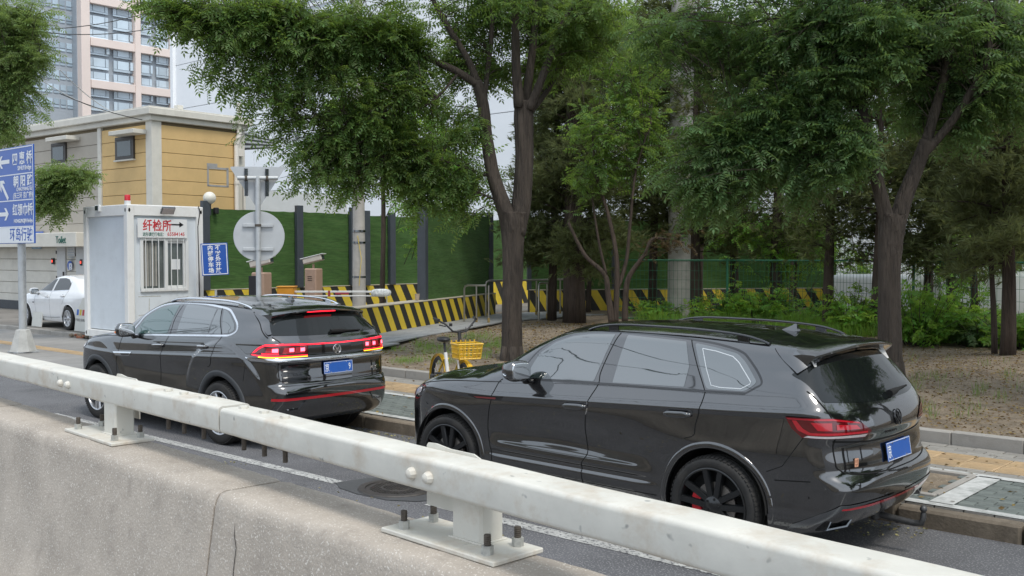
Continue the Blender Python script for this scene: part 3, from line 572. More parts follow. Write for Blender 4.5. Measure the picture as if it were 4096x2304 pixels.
dr.band('bumper_blade', [(-.62, .895, .345), (-.80, .865, .44), (-.93, .80, .515), (-1.025, .5, .512), (-1.05, .1, .505)], [(-.58, .895, .300), (-.82, .85, .385), (-.94, .79, .49), (-1.02, .5, .497), (-1.05, .1, .49)], m_dchrome, .007, m=4)
dr.line('bumper_crease_line', [(-.49, .645), (-.62, .655), (-.75, .665)], .008, m_gap, .002, smooth=False)
dr.line('bumper_ridge', [(-.44, .515), (-.6, .535), (-.74, .55)], .022, m_black, .010, smooth=False, m=5)
for s in (1, -1):
    Q = frame((-.865, .735*s, .372), (-.30*s, -1, 0), (.25, 0, 1)); pl = [(-.145, -.045), (-.06, .042), (.135, .042), (.15, .015), (.07, -.045)]
    if s < 0: pl = [(-x, y) for x, y in pl][::-1]
    b = MB(); n = len(pl); o_ = [Q @ Vector((x, y, .045)) for x, y in pl]; i_ = [Q @ Vector((x*.86, y*.76, .045)) for x, y in pl]; d_ = [Q @ Vector((x*.84, y*.72, -.06)) for x, y in pl]; k_ = [Q @ Vector((x, y, -.06)) for x, y in pl]
    b.add(o_+i_+d_+k_, [(j, (j+1) % n, n+(j+1) % n, n+j) for j in range(n)]+[(n+j, n+(j+1) % n, 2*n+(j+1) % n, 2*n+j) for j in range(n)]+[(3*n+j, 3*n+(j+1) % n, (j+1) % n, j) for j in range(n)])
    e = b.build('exhaust_trim', m_dchrome, root, 30); MB().prism([(x*.84, y*.72) for x, y in pl], Q @ Matrix.Translation((0, 0, -.055)), .01).build('exhaust_hole', m_well, e)
b = MB(); b.tube([(-.70, -.12, .27), (-.92, -.12, .25), (-1.10, -.13, .235), (-1.155, -.13, .245), (-1.17, -.13, .29), (-1.17, -.13, .33)], [.028, .026, .024, .024, .022, .018], 10); b.sq((-1.17, -.13, .355), (.027, .027, .027), 1, 1, 16, 10)
b.box((-.82, -.12, .27), (.05, .16, .09), ch=.01); b.build('tow_hitch', m_steel, root, 50)
for x, z in ((-.47, .60), (-.86, .64)):
    p = sh.side([x], [z])[0]; n_ = Vector(sh.nor(np.array([p]))[0]); b = MB(); b.lathe([(.008, .0), (.010, .003), (.013, .003), (.015, 0)], frame(p, n_.cross(Vector((0, 0, 1))), (0, 0, 1)), 14); b.build('parking_sensor', m_dchrome, root)
# front lamp, seen from behind
dr.band('headlamp', [(3.30, .88, .985), (3.42, .83, .965), (3.52, .74, .945), (3.66, .5, .92)], [(3.32, .88, .93), (3.44, .83, .89), (3.56, .74, .85), (3.70, .5, .84)], m_lampclear, .006, n=24)
dr.band('lamp_marker', [(3.47, .80, .945), (3.55, .72, .935)], [(3.49, .80, .88), (3.57, .72, .87)], m_lampred, .009, n=8)
# ------------------------------------------------------------------ the black car ahead, brake lamps lit
sh = Coupe(); root, dr = car_common('waiting_car', sh, (-10.7079, 7.5946, R(181.427)), m_black, 'black coupe-like SUV with lit red tail light bar and silver roof rails', 'car', .385, .381, .435, .255, .262, m_rims, 'd', None, arch_mat=m_plastic, arch_w=.075, arch_off=.012, group='black cars along the kerb')
dr.side('window', [(2.05, 1.225), (1.985, 1.33), (1.87, 1.462), (1.62, 1.572), (1.40, 1.612), (1.203, 1.626), (1.225, 1.266)], m_glassg, r=.015)
dr.side('window', [(1.052, 1.633), (.743, 1.629), (.350, 1.604), (.308, 1.316), (1.014, 1.279)], m_glass, r=.012)
dr.side('window', [(.322, 1.600), (.255, 1.597), (.034, 1.324), (.282, 1.318)], m_glass, r=.008)
dr.side('window', [(.205, 1.602), (.112, 1.583), (-.005, 1.526), (-.14, 1.44), (-.190, 1.375), (-.135, 1.344), (.010, 1.326)], m_glass, r=.03)
dr.line('window_trim', [(2.10, 1.205), (1.6, 1.232), (1.13, 1.252), (.6, 1.278), (.0, 1.305), (-.14, 1.318), (-.215, 1.345), (-.235, 1.385), (-.18, 1.45), (-.08, 1.515), (.05, 1.585), (.13, 1.610), (.254, 1.626), (.62, 1.652), (1.0, 1.656), (1.30, 1.645), (1.62, 1.600), (1.90, 1.475), (2.02, 1.36), (2.13, 1.235)], .020, m_chrome, .007, m=5)
for pth in ([(1.13, 1.63), (1.17, 1.45), (1.16, 1.26), (1.20, 1.17), (1.29, 1.04), (1.335, .85), (1.345, .68), (1.33, .40)],
            [(.255, 1.62), (.14, 1.45), (.01, 1.31), (.0, 1.28), (.06, 1.18), (.10, 1.10), (.155, .95), (.22, .92)],
            [(2.28, 1.20), (2.31, 1.15), (2.37, 1.0), (2.43, .80), (2.42, .55), (2.38, .36)]): dr.line('door_gap', pth, .007, m_gap, .0022)
dr.line('hood_gap', [(2.30, 1.185), (2.7, 1.165), (3.1, 1.12), (3.4, 1.05)], .006, m_gap, .002)
dr.line('bumper_gap', [(-.46, .80), (-.53, .99), (-.535, 1.07)], .006, m_gap, .002, smooth=False)
dr.side('sill_cladding', [(.40, .50), (2.54, .50), (2.50, .33), (.44, .33)], m_plastic, off=.010, r=.02)
bd = dr.side('fender_badge', [(2.49, .962), (2.02, .985), (2.075, .935), (2.42, .915)], m_chrome, off=.005, r=.006)
dr.side('fender_badge_insert', [(2.30, .952), (2.07, .965), (2.09, .942), (2.27, .930)], m_trim, off=.008, r=.004)
door_handle(root, sh, 1.49, 1.26, 1.105, 1.118, m_black, m_chrome); door_handle(root, sh, .45, .225, 1.150, 1.162, m_black, m_chrome)
mirror(root, (1.98, 1.07, 1.285), m_black, m_trim, M('amber_indicator', (.75, .22, .06), .3, var=0))
roof_rail(root, sh, (1.50, -.27), lambda x: .675-.03*max(0, -(x-.2))-.02*max(0, x-1.), .042, m_chrome, w=.024, hh=.014)
fin(root, sh, -.10, m_black)
dr.rear('rear_window', [(.74, 1.49), (.63, 1.563), (.3, 1.588), (-.3, 1.588), (-.63, 1.563), (-.74, 1.49), (-.785, 1.335), (-.4, 1.322), (0, 1.316), (.4, 1.322), (.785, 1.335)], m_glassr, n=50, m=14, r=.02)
sp = spoiler(root, sh, -.42, -.775, 1.618, .70, .022, m_black)
dr.side('spoiler_fin', [(-.35, 1.575), (-.56, 1.535), (-.63, 1.50), (-.80, 1.345), (-.78, 1.335), (-.50, 1.50)], m_black, off=.012, r=.01, parent=sp)
MB().box((-.752, .02, 1.587), (.03, .42, .013), ch=.004).build('brake_lamp', m_litred, sp)
U = [(-.60, .935, 1.135), (-.70, .91, 1.20), (-.80, .875, 1.245), (-.927, .718, 1.246), (-1.0, .42, 1.238)]
Lo = [(-.585, .935, 1.105), (-.70, .905, 1.092), (-.928, .767, 1.084), (-.98, .60, 1.08), (-1.0, .43, 1.078)]
lamps = dr.band('tail_lamp', U, Lo, m_lampdark, .006, m=8)
for i, s in enumerate((1, -1)):
    f = lambda pts: [(x, y*s, z) for x, y, z in pts]; P = lamps[i]
    dr.band('lit_sweep', f([(-.63, .927, 1.14), (-.72, .905, 1.205), (-.80, .875, 1.238), (-.93, .715, 1.241)]), f([(-.66, .92, 1.14), (-.745, .895, 1.195), (-.81, .868, 1.222), (-.93, .715, 1.226)]), m_litred, .0085, m=3, mirror=False, parent=P)
    dr.band('lit_lower_line', f([(-.62, .93, 1.125), (-.70, .905, 1.115), (-.928, .765, 1.110), (-1.0, .43, 1.108)]), f([(-.62, .93, 1.113), (-.70, .905, 1.103), (-.928, .765, 1.098), (-1.0, .43, 1.096)]), m_litred, .0085, m=3, mirror=False, parent=P)
    dr.band('turn_signal', f([(-.72, .90, 1.100), (-.928, .765, 1.094), (-1.0, .43, 1.092)]), f([(-.72, .90, 1.090), (-.928, .765, 1.084), (-1.0, .43, 1.081)]), m_litamber, .0095, m=3, mirror=False, parent=P)
    for a, b_ in (((-.865, .822), (-.905, .772)), ((-.955, .655), (-.970, .60)), ((-.985, .52), (-.995, .465))):
        dr.band('brake_cell', f([(a[0], a[1], 1.190), (b_[0], b_[1], 1.192)]), f([(a[0], a[1], 1.150), (b_[0], b_[1], 1.150)]), m_litpink, .010, n=8, m=4, mirror=False, parent=P)
        dr.band('brake_cell_frame', f([(a[0]+.035, a[1]+.045, 1.198), (b_[0], b_[1], 1.200)]), f([(a[0]+.06, a[1]+.055, 1.132), (b_[0], b_[1], 1.132)]), m_litred if False else m_lampred, .0078, n=10, m=4, mirror=False, parent=P)
    dr.band('cell_line', f([(-.76, .885, 1.140), (-.92, .775, 1.137)]), f([(-.76, .885, 1.128), (-.92, .775, 1.125)]), m_litred, .0085, n=10, m=3, mirror=False, parent=P)
dr.band('light_bar', [(-.93, .715, 1.238), (-.99, .40, 1.230), (-1.012, 0, 1.226), (-.99, -.40, 1.230), (-.93, -.715, 1.238)], [(-.93, .715, 1.224), (-.99, .40, 1.217), (-1.012, 0, 1.213), (-.99, -.40, 1.217), (-.93, -.715, 1.224)], m_litred, .010, m=3, mirror=False)
dr.band('gloss_panel', [(-1.0, .42, 1.213), (-1.016, 0, 1.209), (-1.0, -.42, 1.213)], [(-1.0, .43, 1.078), (-1.016, 0, 1.074), (-1.0, -.43, 1.078)], m_trim, .004, m=5, mirror=False)
dr.band('chrome_bar', [(-.52, .95, 1.083), (-.60, .935, 1.080), (-.80, .87, 1.077), (-.94, .776, 1.073), (-1.03, .35, 1.064), (-1.045, 0, 1.062), (-1.03, -.35, 1.064), (-.94, -.776, 1.073), (-.80, -.87, 1.077), (-.60, -.935, 1.080), (-.52, -.95, 1.083)],
        [(-.525, .95, 1.075), (-.60, .93, 1.045), (-.80, .87, 1.040), (-.94, .776, 1.036), (-1.03, .35, 1.030), (-1.045, 0, 1.028), (-1.03, -.35, 1.030), (-.94, -.776, 1.036), (-.80, -.87, 1.040), (-.60, -.93, 1.045), (-.525, -.95, 1.075)], m_chrome, .008, n=80, m=5, mirror=False)
text('badge_lettering', 'TERAMONT X', .026, frame((sh.rear([-.1], [1.036])[0, 0]-.010, .13, 1.036), (0, -1, 0), (0, 0, 1)), m_trim, root, .002, sx=1.5)
emblem(root, sh, 1.142, .062, m_chrome, .011)
plate(root, sh, .930, 'blue number plate on the car with lit tail lamps', (('京', -.205), ('9', .155)))
def on_rear(y, z): p = sh.rear([y], [z])[0]; n_ = Vector(sh.nor(np.array([p]))[0]); return frame(Vector(p)+n_*.003, Vector((0, 0, 1)).cross(n_), (0, 0, 1))
text('badge_lettering', '上汽大众', .056, on_rear(.70, .872), m_chrome, root, .002, sx=.9); text('badge_lettering', '380 TSI', .040, on_rear(-.54, .865), m_chrome, root, .002); text('badge_lettering', '4motion', .026, on_rear(-.60, .828), m_dchrome, root, .002)
dr.line('tailgate_gap', [(.795, 1.32), (.74, 1.262), (.76, 1.22), (.77, 1.09), (.785, 1.04), (.778, .845), (.745, .812), (.60, .795), (.13, .78), (0, .778)], .008, m_gap, .003, solve=sh.rear)
dr.line('tailgate_gap', [(-.33, 1.59), (-.50, 1.49), (-.66, 1.39), (-.80, 1.31)], .008, m_gap, .003)
w = MB(); p0 = Vector(sh.rear([.0], [1.352])[0])+Vector((-.03, 0, 0)); p1 = Vector(sh.rear([-.46], [1.345])[0])+Vector((-.022, 0, 0)); w.tube([p0+Vector((0, .02, 0)), p0+Vector((0, -.15, 0)), p0.lerp(p1, .5), p1], [.024, .024, .012, .007], 8); w.build('rear_wiper', m_well, root, 50)
dr.band('bumper_reflector', [(-.90, .862, .622), (-1.066, .25, .622), (-1.07, 0, .622), (-1.066, -.25, .622), (-.90, -.862, .622)], [(-.89, .862, .592), (-1.06, .25, .590), (-1.065, 0, .590), (-1.06, -.25, .590), (-.89, -.862, .592)], m_lampred, .006, m=4, mirror=False)
dr.line('bumper_lip', [(.86, .77), (.78, .755), (.25, .742), (0, .741)], .016, m_black, .012, solve=sh.rear, m=5)
for s in (1, -1):
    pl = [(.852, .573), (.49, .576), (.57, .485), (.70, .482)]; P = sh.rear([a*s for a, b_ in pl], [b_ for a, b_ in pl]); n_ = sh.nor(P); O_ = P+n_*.012; c = O_.mean(0); I_ = c+(O_-c)*np.array([.86, .86, .74]); Bk = I_-n_*.03; b = MB()
    b.add([tuple(q) for q in np.concatenate([O_, I_, Bk])], [(j, (j+1) % 4, 4+(j+1) % 4, 4+j) for j in range(4)]+[(4+j, 4+(j+1) % 4, 8+(j+1) % 4, 8+j) for j in range(4)]); e = b.build('exhaust_trim', m_dchrome, root)
    MB().add([tuple(q) for q in I_-n_*.008], [(0, 1, 2, 3)]).build('exhaust_hole', m_gap, e)
    a_, d_ = (I_[0]+I_[1])/2, (I_[2]+I_[3])/2; MB().tube([Vector(a_), Vector(d_)], .006, 6).build('exhaust_divider', m_dchrome, e)
dr.band('headlamp', [(3.30, .91, 1.05), (3.50, .86, 1.03), (3.66, .74, 1.0), (3.8, .5, .98)], [(3.34, .91, .98), (3.54, .86, .93), (3.70, .74, .90), (3.84, .5, .89)], m_lampclear, .006, n=24)
# ------------------------------------------------------------------ the white saloon by the booth
SED_Z = .15
sh = Sedan(); root, dr = car_common('white_saloon', sh, (-28.05, 13.62, R(180), SED_Z), m_white, 'white saloon car parked half hidden behind the white cabin', 'car', .325, .318, .350, .205, .215, m_rims, 'd', arch_w=.03, arch_off=.004)
root.scale = (1.05, 1.05, 1.05)
dr.side('window', [(2.05, 1.005), (1.95, 1.06), (1.65, 1.21), (1.38, 1.315), (1.15, 1.355), (1.12, 1.02)], m_glassr, r=.015)
dr.side('window', [(1.06, 1.358), (.70, 1.37), (.45, 1.34), (.15, 1.22), (.12, 1.07), (1.03, 1.025)], m_glassr, r=.015)
dr.line('window_trim', [(2.10, .99), (1.1, 1.01), (.08, 1.06)], .012, m_chrome, .004)
for pth in ([(1.09, 1.36), (1.08, 1.0), (1.13, .75), (1.10, .40), (1.07, .26)], [(2.02, .93), (2.06, .75), (2.02, .5), (1.95, .28)], [(.20, 1.28), (.10, 1.05), (.22, .85), (.35, .68)]): dr.line('door_gap', pth, .008, m_gap, .0022)
dr.line('sill_line', [(.5, .33), (1.2, .30), (2.2, .30)], .012, m_plastic, .003)
door_handle(root, sh, 1.38, 1.20, .865, .868, m_white); door_handle(root, sh, .42, .24, .90, .905, m_white)
mirror(root, (1.86, .98, 1.00), m_white, m_trim)
dr.band('headlamp', [(3.05, .83, .80), (3.25, .76, .78), (3.4, .6, .74)], [(3.10, .83, .72), (3.3, .76, .68), (3.44, .6, .66)], m_lampclear, .005, n=16)
dr.side('fender_badge', [(2.18, .70), (2.10, .70), (2.11, .665), (2.17, .665)], m_dchrome, off=.004, r=.003)
# ------------------------------------------------------------------ ground, road, kerbs, pavements
m_asph = M('asphalt', (.112, .112, .118), .88, var=.22, scale=1.3, bump=.004, bscale=170, speck=(.27, .27, .27), spscale=66, sppos=.575, stain=(.055, .054, .055), sscale=.5, samt=.6)
m_patch = M('darker_asphalt_patch', (.066, .068, .070), .85, var=.15, scale=5, bump=.002, bscale=150)
m_paint = M('worn_white_road_paint', (.42, .42, .40), .8, var=.2, scale=9, stain=(.10, .10, .105), sscale=3, samt=.7, bump=.002, bscale=120, speck=(.11, .11, .115), spscale=34, sppos=.545)
m_kerb = M('granite_kerb', (.34, .32, .29), .85, var=.18, scale=5, bump=.003, bscale=70, stain=(.13, .11, .085), sscale=2.5, samt=.55, rnd=.12)
m_kerbd = M('dirty_kerb', (.19, .155, .115), .9, var=.3, scale=5, bump=.006, bscale=45, stain=(.07, .055, .035), sscale=2.2, samt=.8, rnd=.15)
m_grout = M('sandy_joint', (.16, .15, .13), .95, var=.2, scale=8, bump=.002, bscale=90)
m_green = M('green_brick', (.140, .158, .146), .85, var=.2, scale=12, bump=.002, bscale=120, stain=(.26, .25, .22), sscale=2.2, samt=.40, rnd=.14)
m_white_b = M('worn_white_paint', (.50, .50, .48), .8, var=.15, scale=14, stain=(.14, .16, .14), sscale=5, samt=.9)
m_grey_b = M('grey_paver', (.265, .250, .225), .88, var=.16, scale=9, bump=.002, bscale=110, stain=(.15, .13, .11), sscale=1.6, samt=.5, rnd=.12)
m_tact = M('yellow_tactile_tile', (.46, .33, .19), .85, var=.16, scale=9, stain=(.24, .20, .15), sscale=2.5, samt=.6, rnd=.10)
m_path = M('blue_grey_paver', (.27, .275, .275), .85, var=.14, scale=6, bump=.002, bscale=90, stain=(.17, .16, .14), sscale=1.2, samt=.5, rnd=.08)
m_soil = M('dry_soil', (.185, .145, .102), .97, var=.42, scale=3.2, bump=.02, bscale=22, stain=(.085, .062, .040), sscale=.9, samt=.7, speck=(.36, .30, .22), spscale=38, sppos=.63)
def sheet(name, pts, z, mat, kind='structure', parent=None):
    o = MB().add([(x, y, z) for x, y in pts], [tuple(range(len(pts)))]).build(name, mat, parent); return tag(o, kind=kind)
sheet('ground', [(-400, -400), (400, -400), (400, 400), (-400, 400)], -.02, M('earth', (.12, .10, .08), .95, var=.2, scale=.2))
sheet('road', [(-120, -14), (60, -14), (60, 8.54), (-120, 8.54)], 0, m_asph)
rm = bpy.data.objects['road']
ln = MB()
xs = -4.4
while xs > -60: ln.add([(xs, 6.27, .004), (xs, 6.41, .004), (xs-5.6, 6.41, .004), (xs-5.6, 6.27, .004)], [(0, 3, 2, 1)]); xs -= 5.6
def mark(x0, x1, y0, y1): MB().add([(x0, y0, .004), (x0, y1, .004), (x1, y1, .004), (x1, y0, .004)], [(0, 3, 2, 1)] if x1 < x0 else [(0, 1, 2, 3)]).build('lane_line', m_paint, rm)
mark(2, -6.72, 6.27, 6.42); mark(-8.02, -14.5, 6.24, 6.38)
for k in range(3): mark(-21.5-k*.9, -22.0-k*.9, 6.9, 8.3)
pp = [(-8.02, 6.28), (-7.95, 6.62), (-7.75, 6.86), (-7.3, 6.95), (-6.9, 6.85), (-6.72, 6.55), (-6.85, 6.30), (-7.1, 6.15), (-7.5, 6.12), (-7.8, 6.16)]
MB().add([(x, y, .006) for x, y in pp[::-1]], [tuple(range(len(pp)))]).build('asphalt_patch', m_patch, rm)
# manhole
mh = empty('manhole_cover', (-7.38, 6.53, .008), .5, 'round cast iron manhole cover in the asphalt beside the lane line', 'manhole cover'); m_iron = M('cast_iron', (.075, .070, .066), .6, metal=.5, var=.25, scale=14, stain=(.15, .13, .11), sscale=5, samt=.5)
MB().lathe([(.31, 0), (.315, .012), (.375, .012), (.385, 0)], Matrix(), 48).build('ring', m_iron, mh); MB().lathe([(0, .004), (.30, .004), (.305, 0)], Matrix(), 48).build('lid', m_iron, mh)
st_ = MB()
for i in range(-9, 10):
    for j in range(-9, 10):
        if math.hypot(i, j)*.03 < .265 and not (.13 < math.hypot(i, j)*.03 < .17): st_.box((i*.03, j*.03, .008), (.018, .018, .008))
tag(st_.build('lid_studs', m_iron, mh), kind='stuff'); MB().lathe([(.135, .004), (.138, .012), (.160, .012), (.163, .004)], Matrix(), 40).build('lid_rib', m_iron, mh)
# kerb along the road: one stone after the other
kerb = tag(MB().add([(30, 8.60, -.01), (-14.6, 8.60, -.01), (-14.6, 8.66, -.01), (30, 8.66, -.01)], [(0, 3, 2, 1)]).build('kerb', m_grout), kind='structure')
ks = [MB().box((0, 0, 0), (.985, .16, .20), ch=.014).mesh('kerb_stone', m_kerbd), MB().box((0, 0, 0), (.980, .155, .195), ch=.022).mesh('kerb_stone', m_kerbd)]
for i in range(20):
    o = link(bpy.data.objects.new('kerb_stone', ks[i % 2]), kerb); o.location = (2.2-i*1.0, 8.61+rng.uniform(-.006, .006), .056+rng.uniform(-.006, .006)); o.rotation_euler = (rng.uniform(-.02, .02), rng.uniform(-.006, .006), rng.uniform(-.008, .008))
sheet('pavement', [(30, 8.66), (-14.6, 8.66), (-14.6, 11.72), (30, 11.72)], .138, m_grout); pv = bpy.data.objects['pavement']
sheet('apron', [(-14.6, 8.54), (-120, 8.54), (-120, 12.25), (-14.6, 12.25)], .05, M('concrete_apron', (.27, .26, .245), .9, var=.18, scale=.8, bump=.002, bscale=80, stain=(.16, .15, .14), sscale=.6, samt=.6)); ap = bpy.data.objects['apron']
far = MB(); cnt = 0
def bricks(x0, x1, y0, y1, L, W_, mat_fn, name, zt, parent, bond=.5, h=.03, near=lambda x, y: True):
    me = {}; r = 0; y = y0
    while y+W_*.5 < y1:
        x = x0-(L*bond if r % 2 else 0)
        while x > x1:
            cx, cy = x-L/2, y+W_/2
            if pit[0] < cx < pit[1] and pit[2] < cy < pit[3]: x -= L; continue
            mt = mat_fn(cx, cy)
            if mt is not None:
                if mt.name not in me: me[mt.name] = MB().box((0, 0, 0), (L-.010, W_-.010, h), ch=.005).mesh(name, mt)
                if near(cx, cy):
                    o = link(bpy.data.objects.new(name, me[mt.name]), parent); o.location = (cx, cy, zt-h/2+rng.uniform(-.003, .003)); o.rotation_euler = (rng.uniform(-.012, .012), rng.uniform(-.012, .012), rng.uniform(-.006, .006))
                else: far.box((cx, cy, zt-h/2+rng.uniform(-.003, .003)), (L-.010, W_-.010, h))
            x -= L
        y += W_; r += 1
pit = (-4.4, -3.18, 9.08, 10.08)
def gmat(x, y):
    return m_green if y > 8.80 else m_grey_b
bricks(-1.6, -4.6, 8.695, 10.24, .24, .128, gmat, 'brick', .158, pv); bricks(-8.2, -12.6, 8.695, 10.24, .24, .128, gmat, 'brick', .158, pv)
bricks(-4.6, -8.2, 8.695, 10.24, .24, .128, gmat, 'brick', .158, pv, near=lambda x, y: False)
tag(far.build('bricks_beside_the_car', m_green, pv), kind='stuff'); far = MB()
bricks(-1.8, -15.4, 10.25, 10.46, .30, .10, lambda x, y: m_grey_b, 'paver', .158, pv); bricks(-1.8, -15.4, 11.14, 11.60, .30, .153, lambda x, y: m_grey_b, 'paver', .158, pv)
for (xa, xb, ya, yb) in ((-2.92, -3.12, 8.80, 10.14), (8, -16, 8.70, 8.82), (8, -16, 10.10, 10.23)): MB().add([(xa, ya, .1645), (xa, yb, .1645), (xb, yb, .1645), (xb, ya, .1645)], [(0, 1, 2, 3)]).build('bay_line', m_white_b, pv)
# tactile tiles with ribs
tm = MB(); tm.box((0, 0, 0), (.332, .332, .03), ch=.004)
for k in range(-3, 4): tm.box((0, k*.045, .0165), (.30, .022, .007), ch=.003)
tme = tm.mesh('tactile_tile', m_tact)
for r_ in range(2):
    for i in range(41):
        o = link(bpy.data.objects.new('tactile_tile', tme), pv); o.location = (-1.9-i*.342, 10.64+r_*.342, .141+rng.uniform(-.002, .002)); o.rotation_euler = (0, 0, rng.uniform(-.006, .006))
for i in range(62):
    o = link(bpy.data.objects.new('tactile_tile', tme), ap); o.location = (-15.5-i*.342, 10.35, .045)
# tree pit: frame stones and soil floor
pf = tag(sheet('tree_pit', [(-4.38, 9.10), (-3.20, 9.10), (-3.20, 10.06), (-4.38, 10.06)][::1], .145, m_soil), kind='structure')
for (cx, cy, dx, dy) in ((-3.79, 9.055, 1.28, .07), (-3.79, 10.105, 1.28, .07), (-3.165, 9.58, .07, .98), (-4.415, 9.58, .07, .98)): MB().box((cx, cy, .152), (dx, dy, .045), ch=.006).build('pit_edge', m_kerb, pf)
# inner kerb of the planting bed
k2 = tag(MB().add([(30, 11.64, .13), (-14.8, 11.60, .13), (-14.8, 11.70, .13), (30, 11.72, .13)], [(0, 3, 2, 1)]).build('bed_kerb', m_grout), kind='structure')
k2m = MB().box((0, 0, 0), (.745, .13, .19), ch=.012).mesh('kerb_stone', m_kerb)
for i in range(22):
    o = link(bpy.data.objects.new('kerb_stone', k2m), k2); o.location = (1.0-i*.752, 11.685+rng.uniform(-.006, .006), .205+rng.uniform(-.005, .005)); o.rotation_euler = (rng.uniform(-.015, .015), 0, rng.uniform(-.01, .01))
k3 = tag(MB().add([(-20.5, 12.28, .04), (-120, 12.28, .04), (-120, 12.36, .04), (-20.5, 12.36, .04)], [(0, 1, 2, 3)]).build('forecourt_kerb', m_grout), kind='structure')
for i in range(18):
    if 6 < i < 8: continue
    o = link(bpy.data.objects.new('kerb_stone', k2m), k3); o.location = (-21.0-i*.752, 12.30+rng.uniform(-.01, .01), .065+rng.uniform(-.008, .008)); o.rotation_euler = (rng.uniform(-.02, .02), rng.uniform(-.02, .02), rng.uniform(-.015, .015))
m_brickr = M('broken_red_brick', (.30, .13, .08), .9, var=.3, scale=10, rnd=.3)
for i in range(9):
    o = MB().box((0, 0, 0), (.20, .10, .06), ch=.01).build('loose_brick', m_brickr if i % 2 else m_kerbd, k3); o.location = (-26.0-rng.uniform(0, .9), 12.32+rng.uniform(-.10, .06), .09+rng.uniform(-.02, .04)); o.rotation_euler = (rng.uniform(-.3, .3), rng.uniform(-.3, .3), rng.uniform(0, 3))
sheet('forecourt', [(-19, 12.3), (-120, 12.3), (-120, 40), (-19, 40)], .15, M('forecourt_concrete', (.20, .185, .165), .92, var=.25, scale=.9, bump=.004, bscale=40, stain=(.09, .08, .07), sscale=.8, samt=.7))
# planting bed with a lumpy surface
nx, ny = 110, 90; X = np.linspace(12, -15.2, nx); Y = np.linspace(11.74, 40, ny)**1; GX, GY = np.meshgrid(X, Y, indexing='ij')
def bedz(x, y): return .285+.006*(y-11.7)+.035*np.sin(x*1.3+y*.7)*np.sin(y*.9-x*.3)*np.clip((y-11.7)/1.5, 0, 1)+.012*np.sin(x*4.1)*np.sin(y*3.7+x)
V = np.stack([GX, GY, bedz(GX, GY)], -1).reshape(-1, 3); I = np.arange(nx*ny).reshape(nx, ny); Fq = np.stack([I[:-1, :-1], I[:-1, 1:], I[1:, 1:], I[1:, :-1]], -1).reshape(-1, 4)
tag(link(bpy.data.objects.new('planting_bed', np_mesh('planting_bed', V, Fq, m_soil, True))), kind='structure')
def bed_left(x0, x1, y0, y1, n, m):
    X = np.linspace(x0, x1, n); Y = np.linspace(y0, y1, m); GX, GY = np.meshgrid(X, Y, indexing='ij'); V = np.stack([GX, GY, bedz(GX, GY)-.02*np.clip((-GX-15)/4, 0, 1)], -1).reshape(-1, 3); I = np.arange(n*m).reshape(n, m)
    return V, np.stack([I[:-1, :-1], I[:-1, 1:], I[1:, 1:], I[1:, :-1]], -1).reshape(-1, 4)
V, Fq = bed_left(-15.2, -23, 11.74, 40, 40, 80); tag(link(bpy.data.objects.new('planting_bed', np_mesh('planting_bed', V, Fq, m_soil, True))), kind='structure')
# side path of large pavers
pth = [(-14.9, 11.75), (-16.1, 13.8), (-17.9, 17.2), (-19.3, 20.9), (-19.5, 24), (-19.0, 28), (-21.5, 28), (-21.9, 23.4), (-18.9, 16.1), (-18.8, 11.75)]
def inpoly(x, y, P):
    c = False
    for i in range(len(P)):
        (a, b), (e, f) = P[i], P[i-1]
        if (b > y) != (f > y) and x < (e-a)*(y-b)/(f-b)+a: c = not c
    return c
sheet('side_path', pth, .352, m_grout); sp_ = bpy.data.objects['side_path']
pme = MB().box((0, 0, 0), (.59, .295, .035), ch=.005).mesh('paver', m_path); cn = 0; a_ = R(112)
for i in range(-40, 60):
    for j in range(-60, 60):
        lx, ly = i*.60+(j % 2)*.3, j*.305; x = -17.5+lx*math.cos(a_)-ly*math.sin(a_); y = 17+lx*math.sin(a_)+ly*math.cos(a_)
        if inpoly(x, y, pth) and cn < 300 and y < 26:
            o = link(bpy.data.objects.new('paver', pme), sp_); o.location = (x, y, .352+rng.uniform(-.002, .003)); o.rotation_euler = (rng.uniform(-.01, .01), rng.uniform(-.01, .01), a_+rng.uniform(-.005, .005)); cn += 1
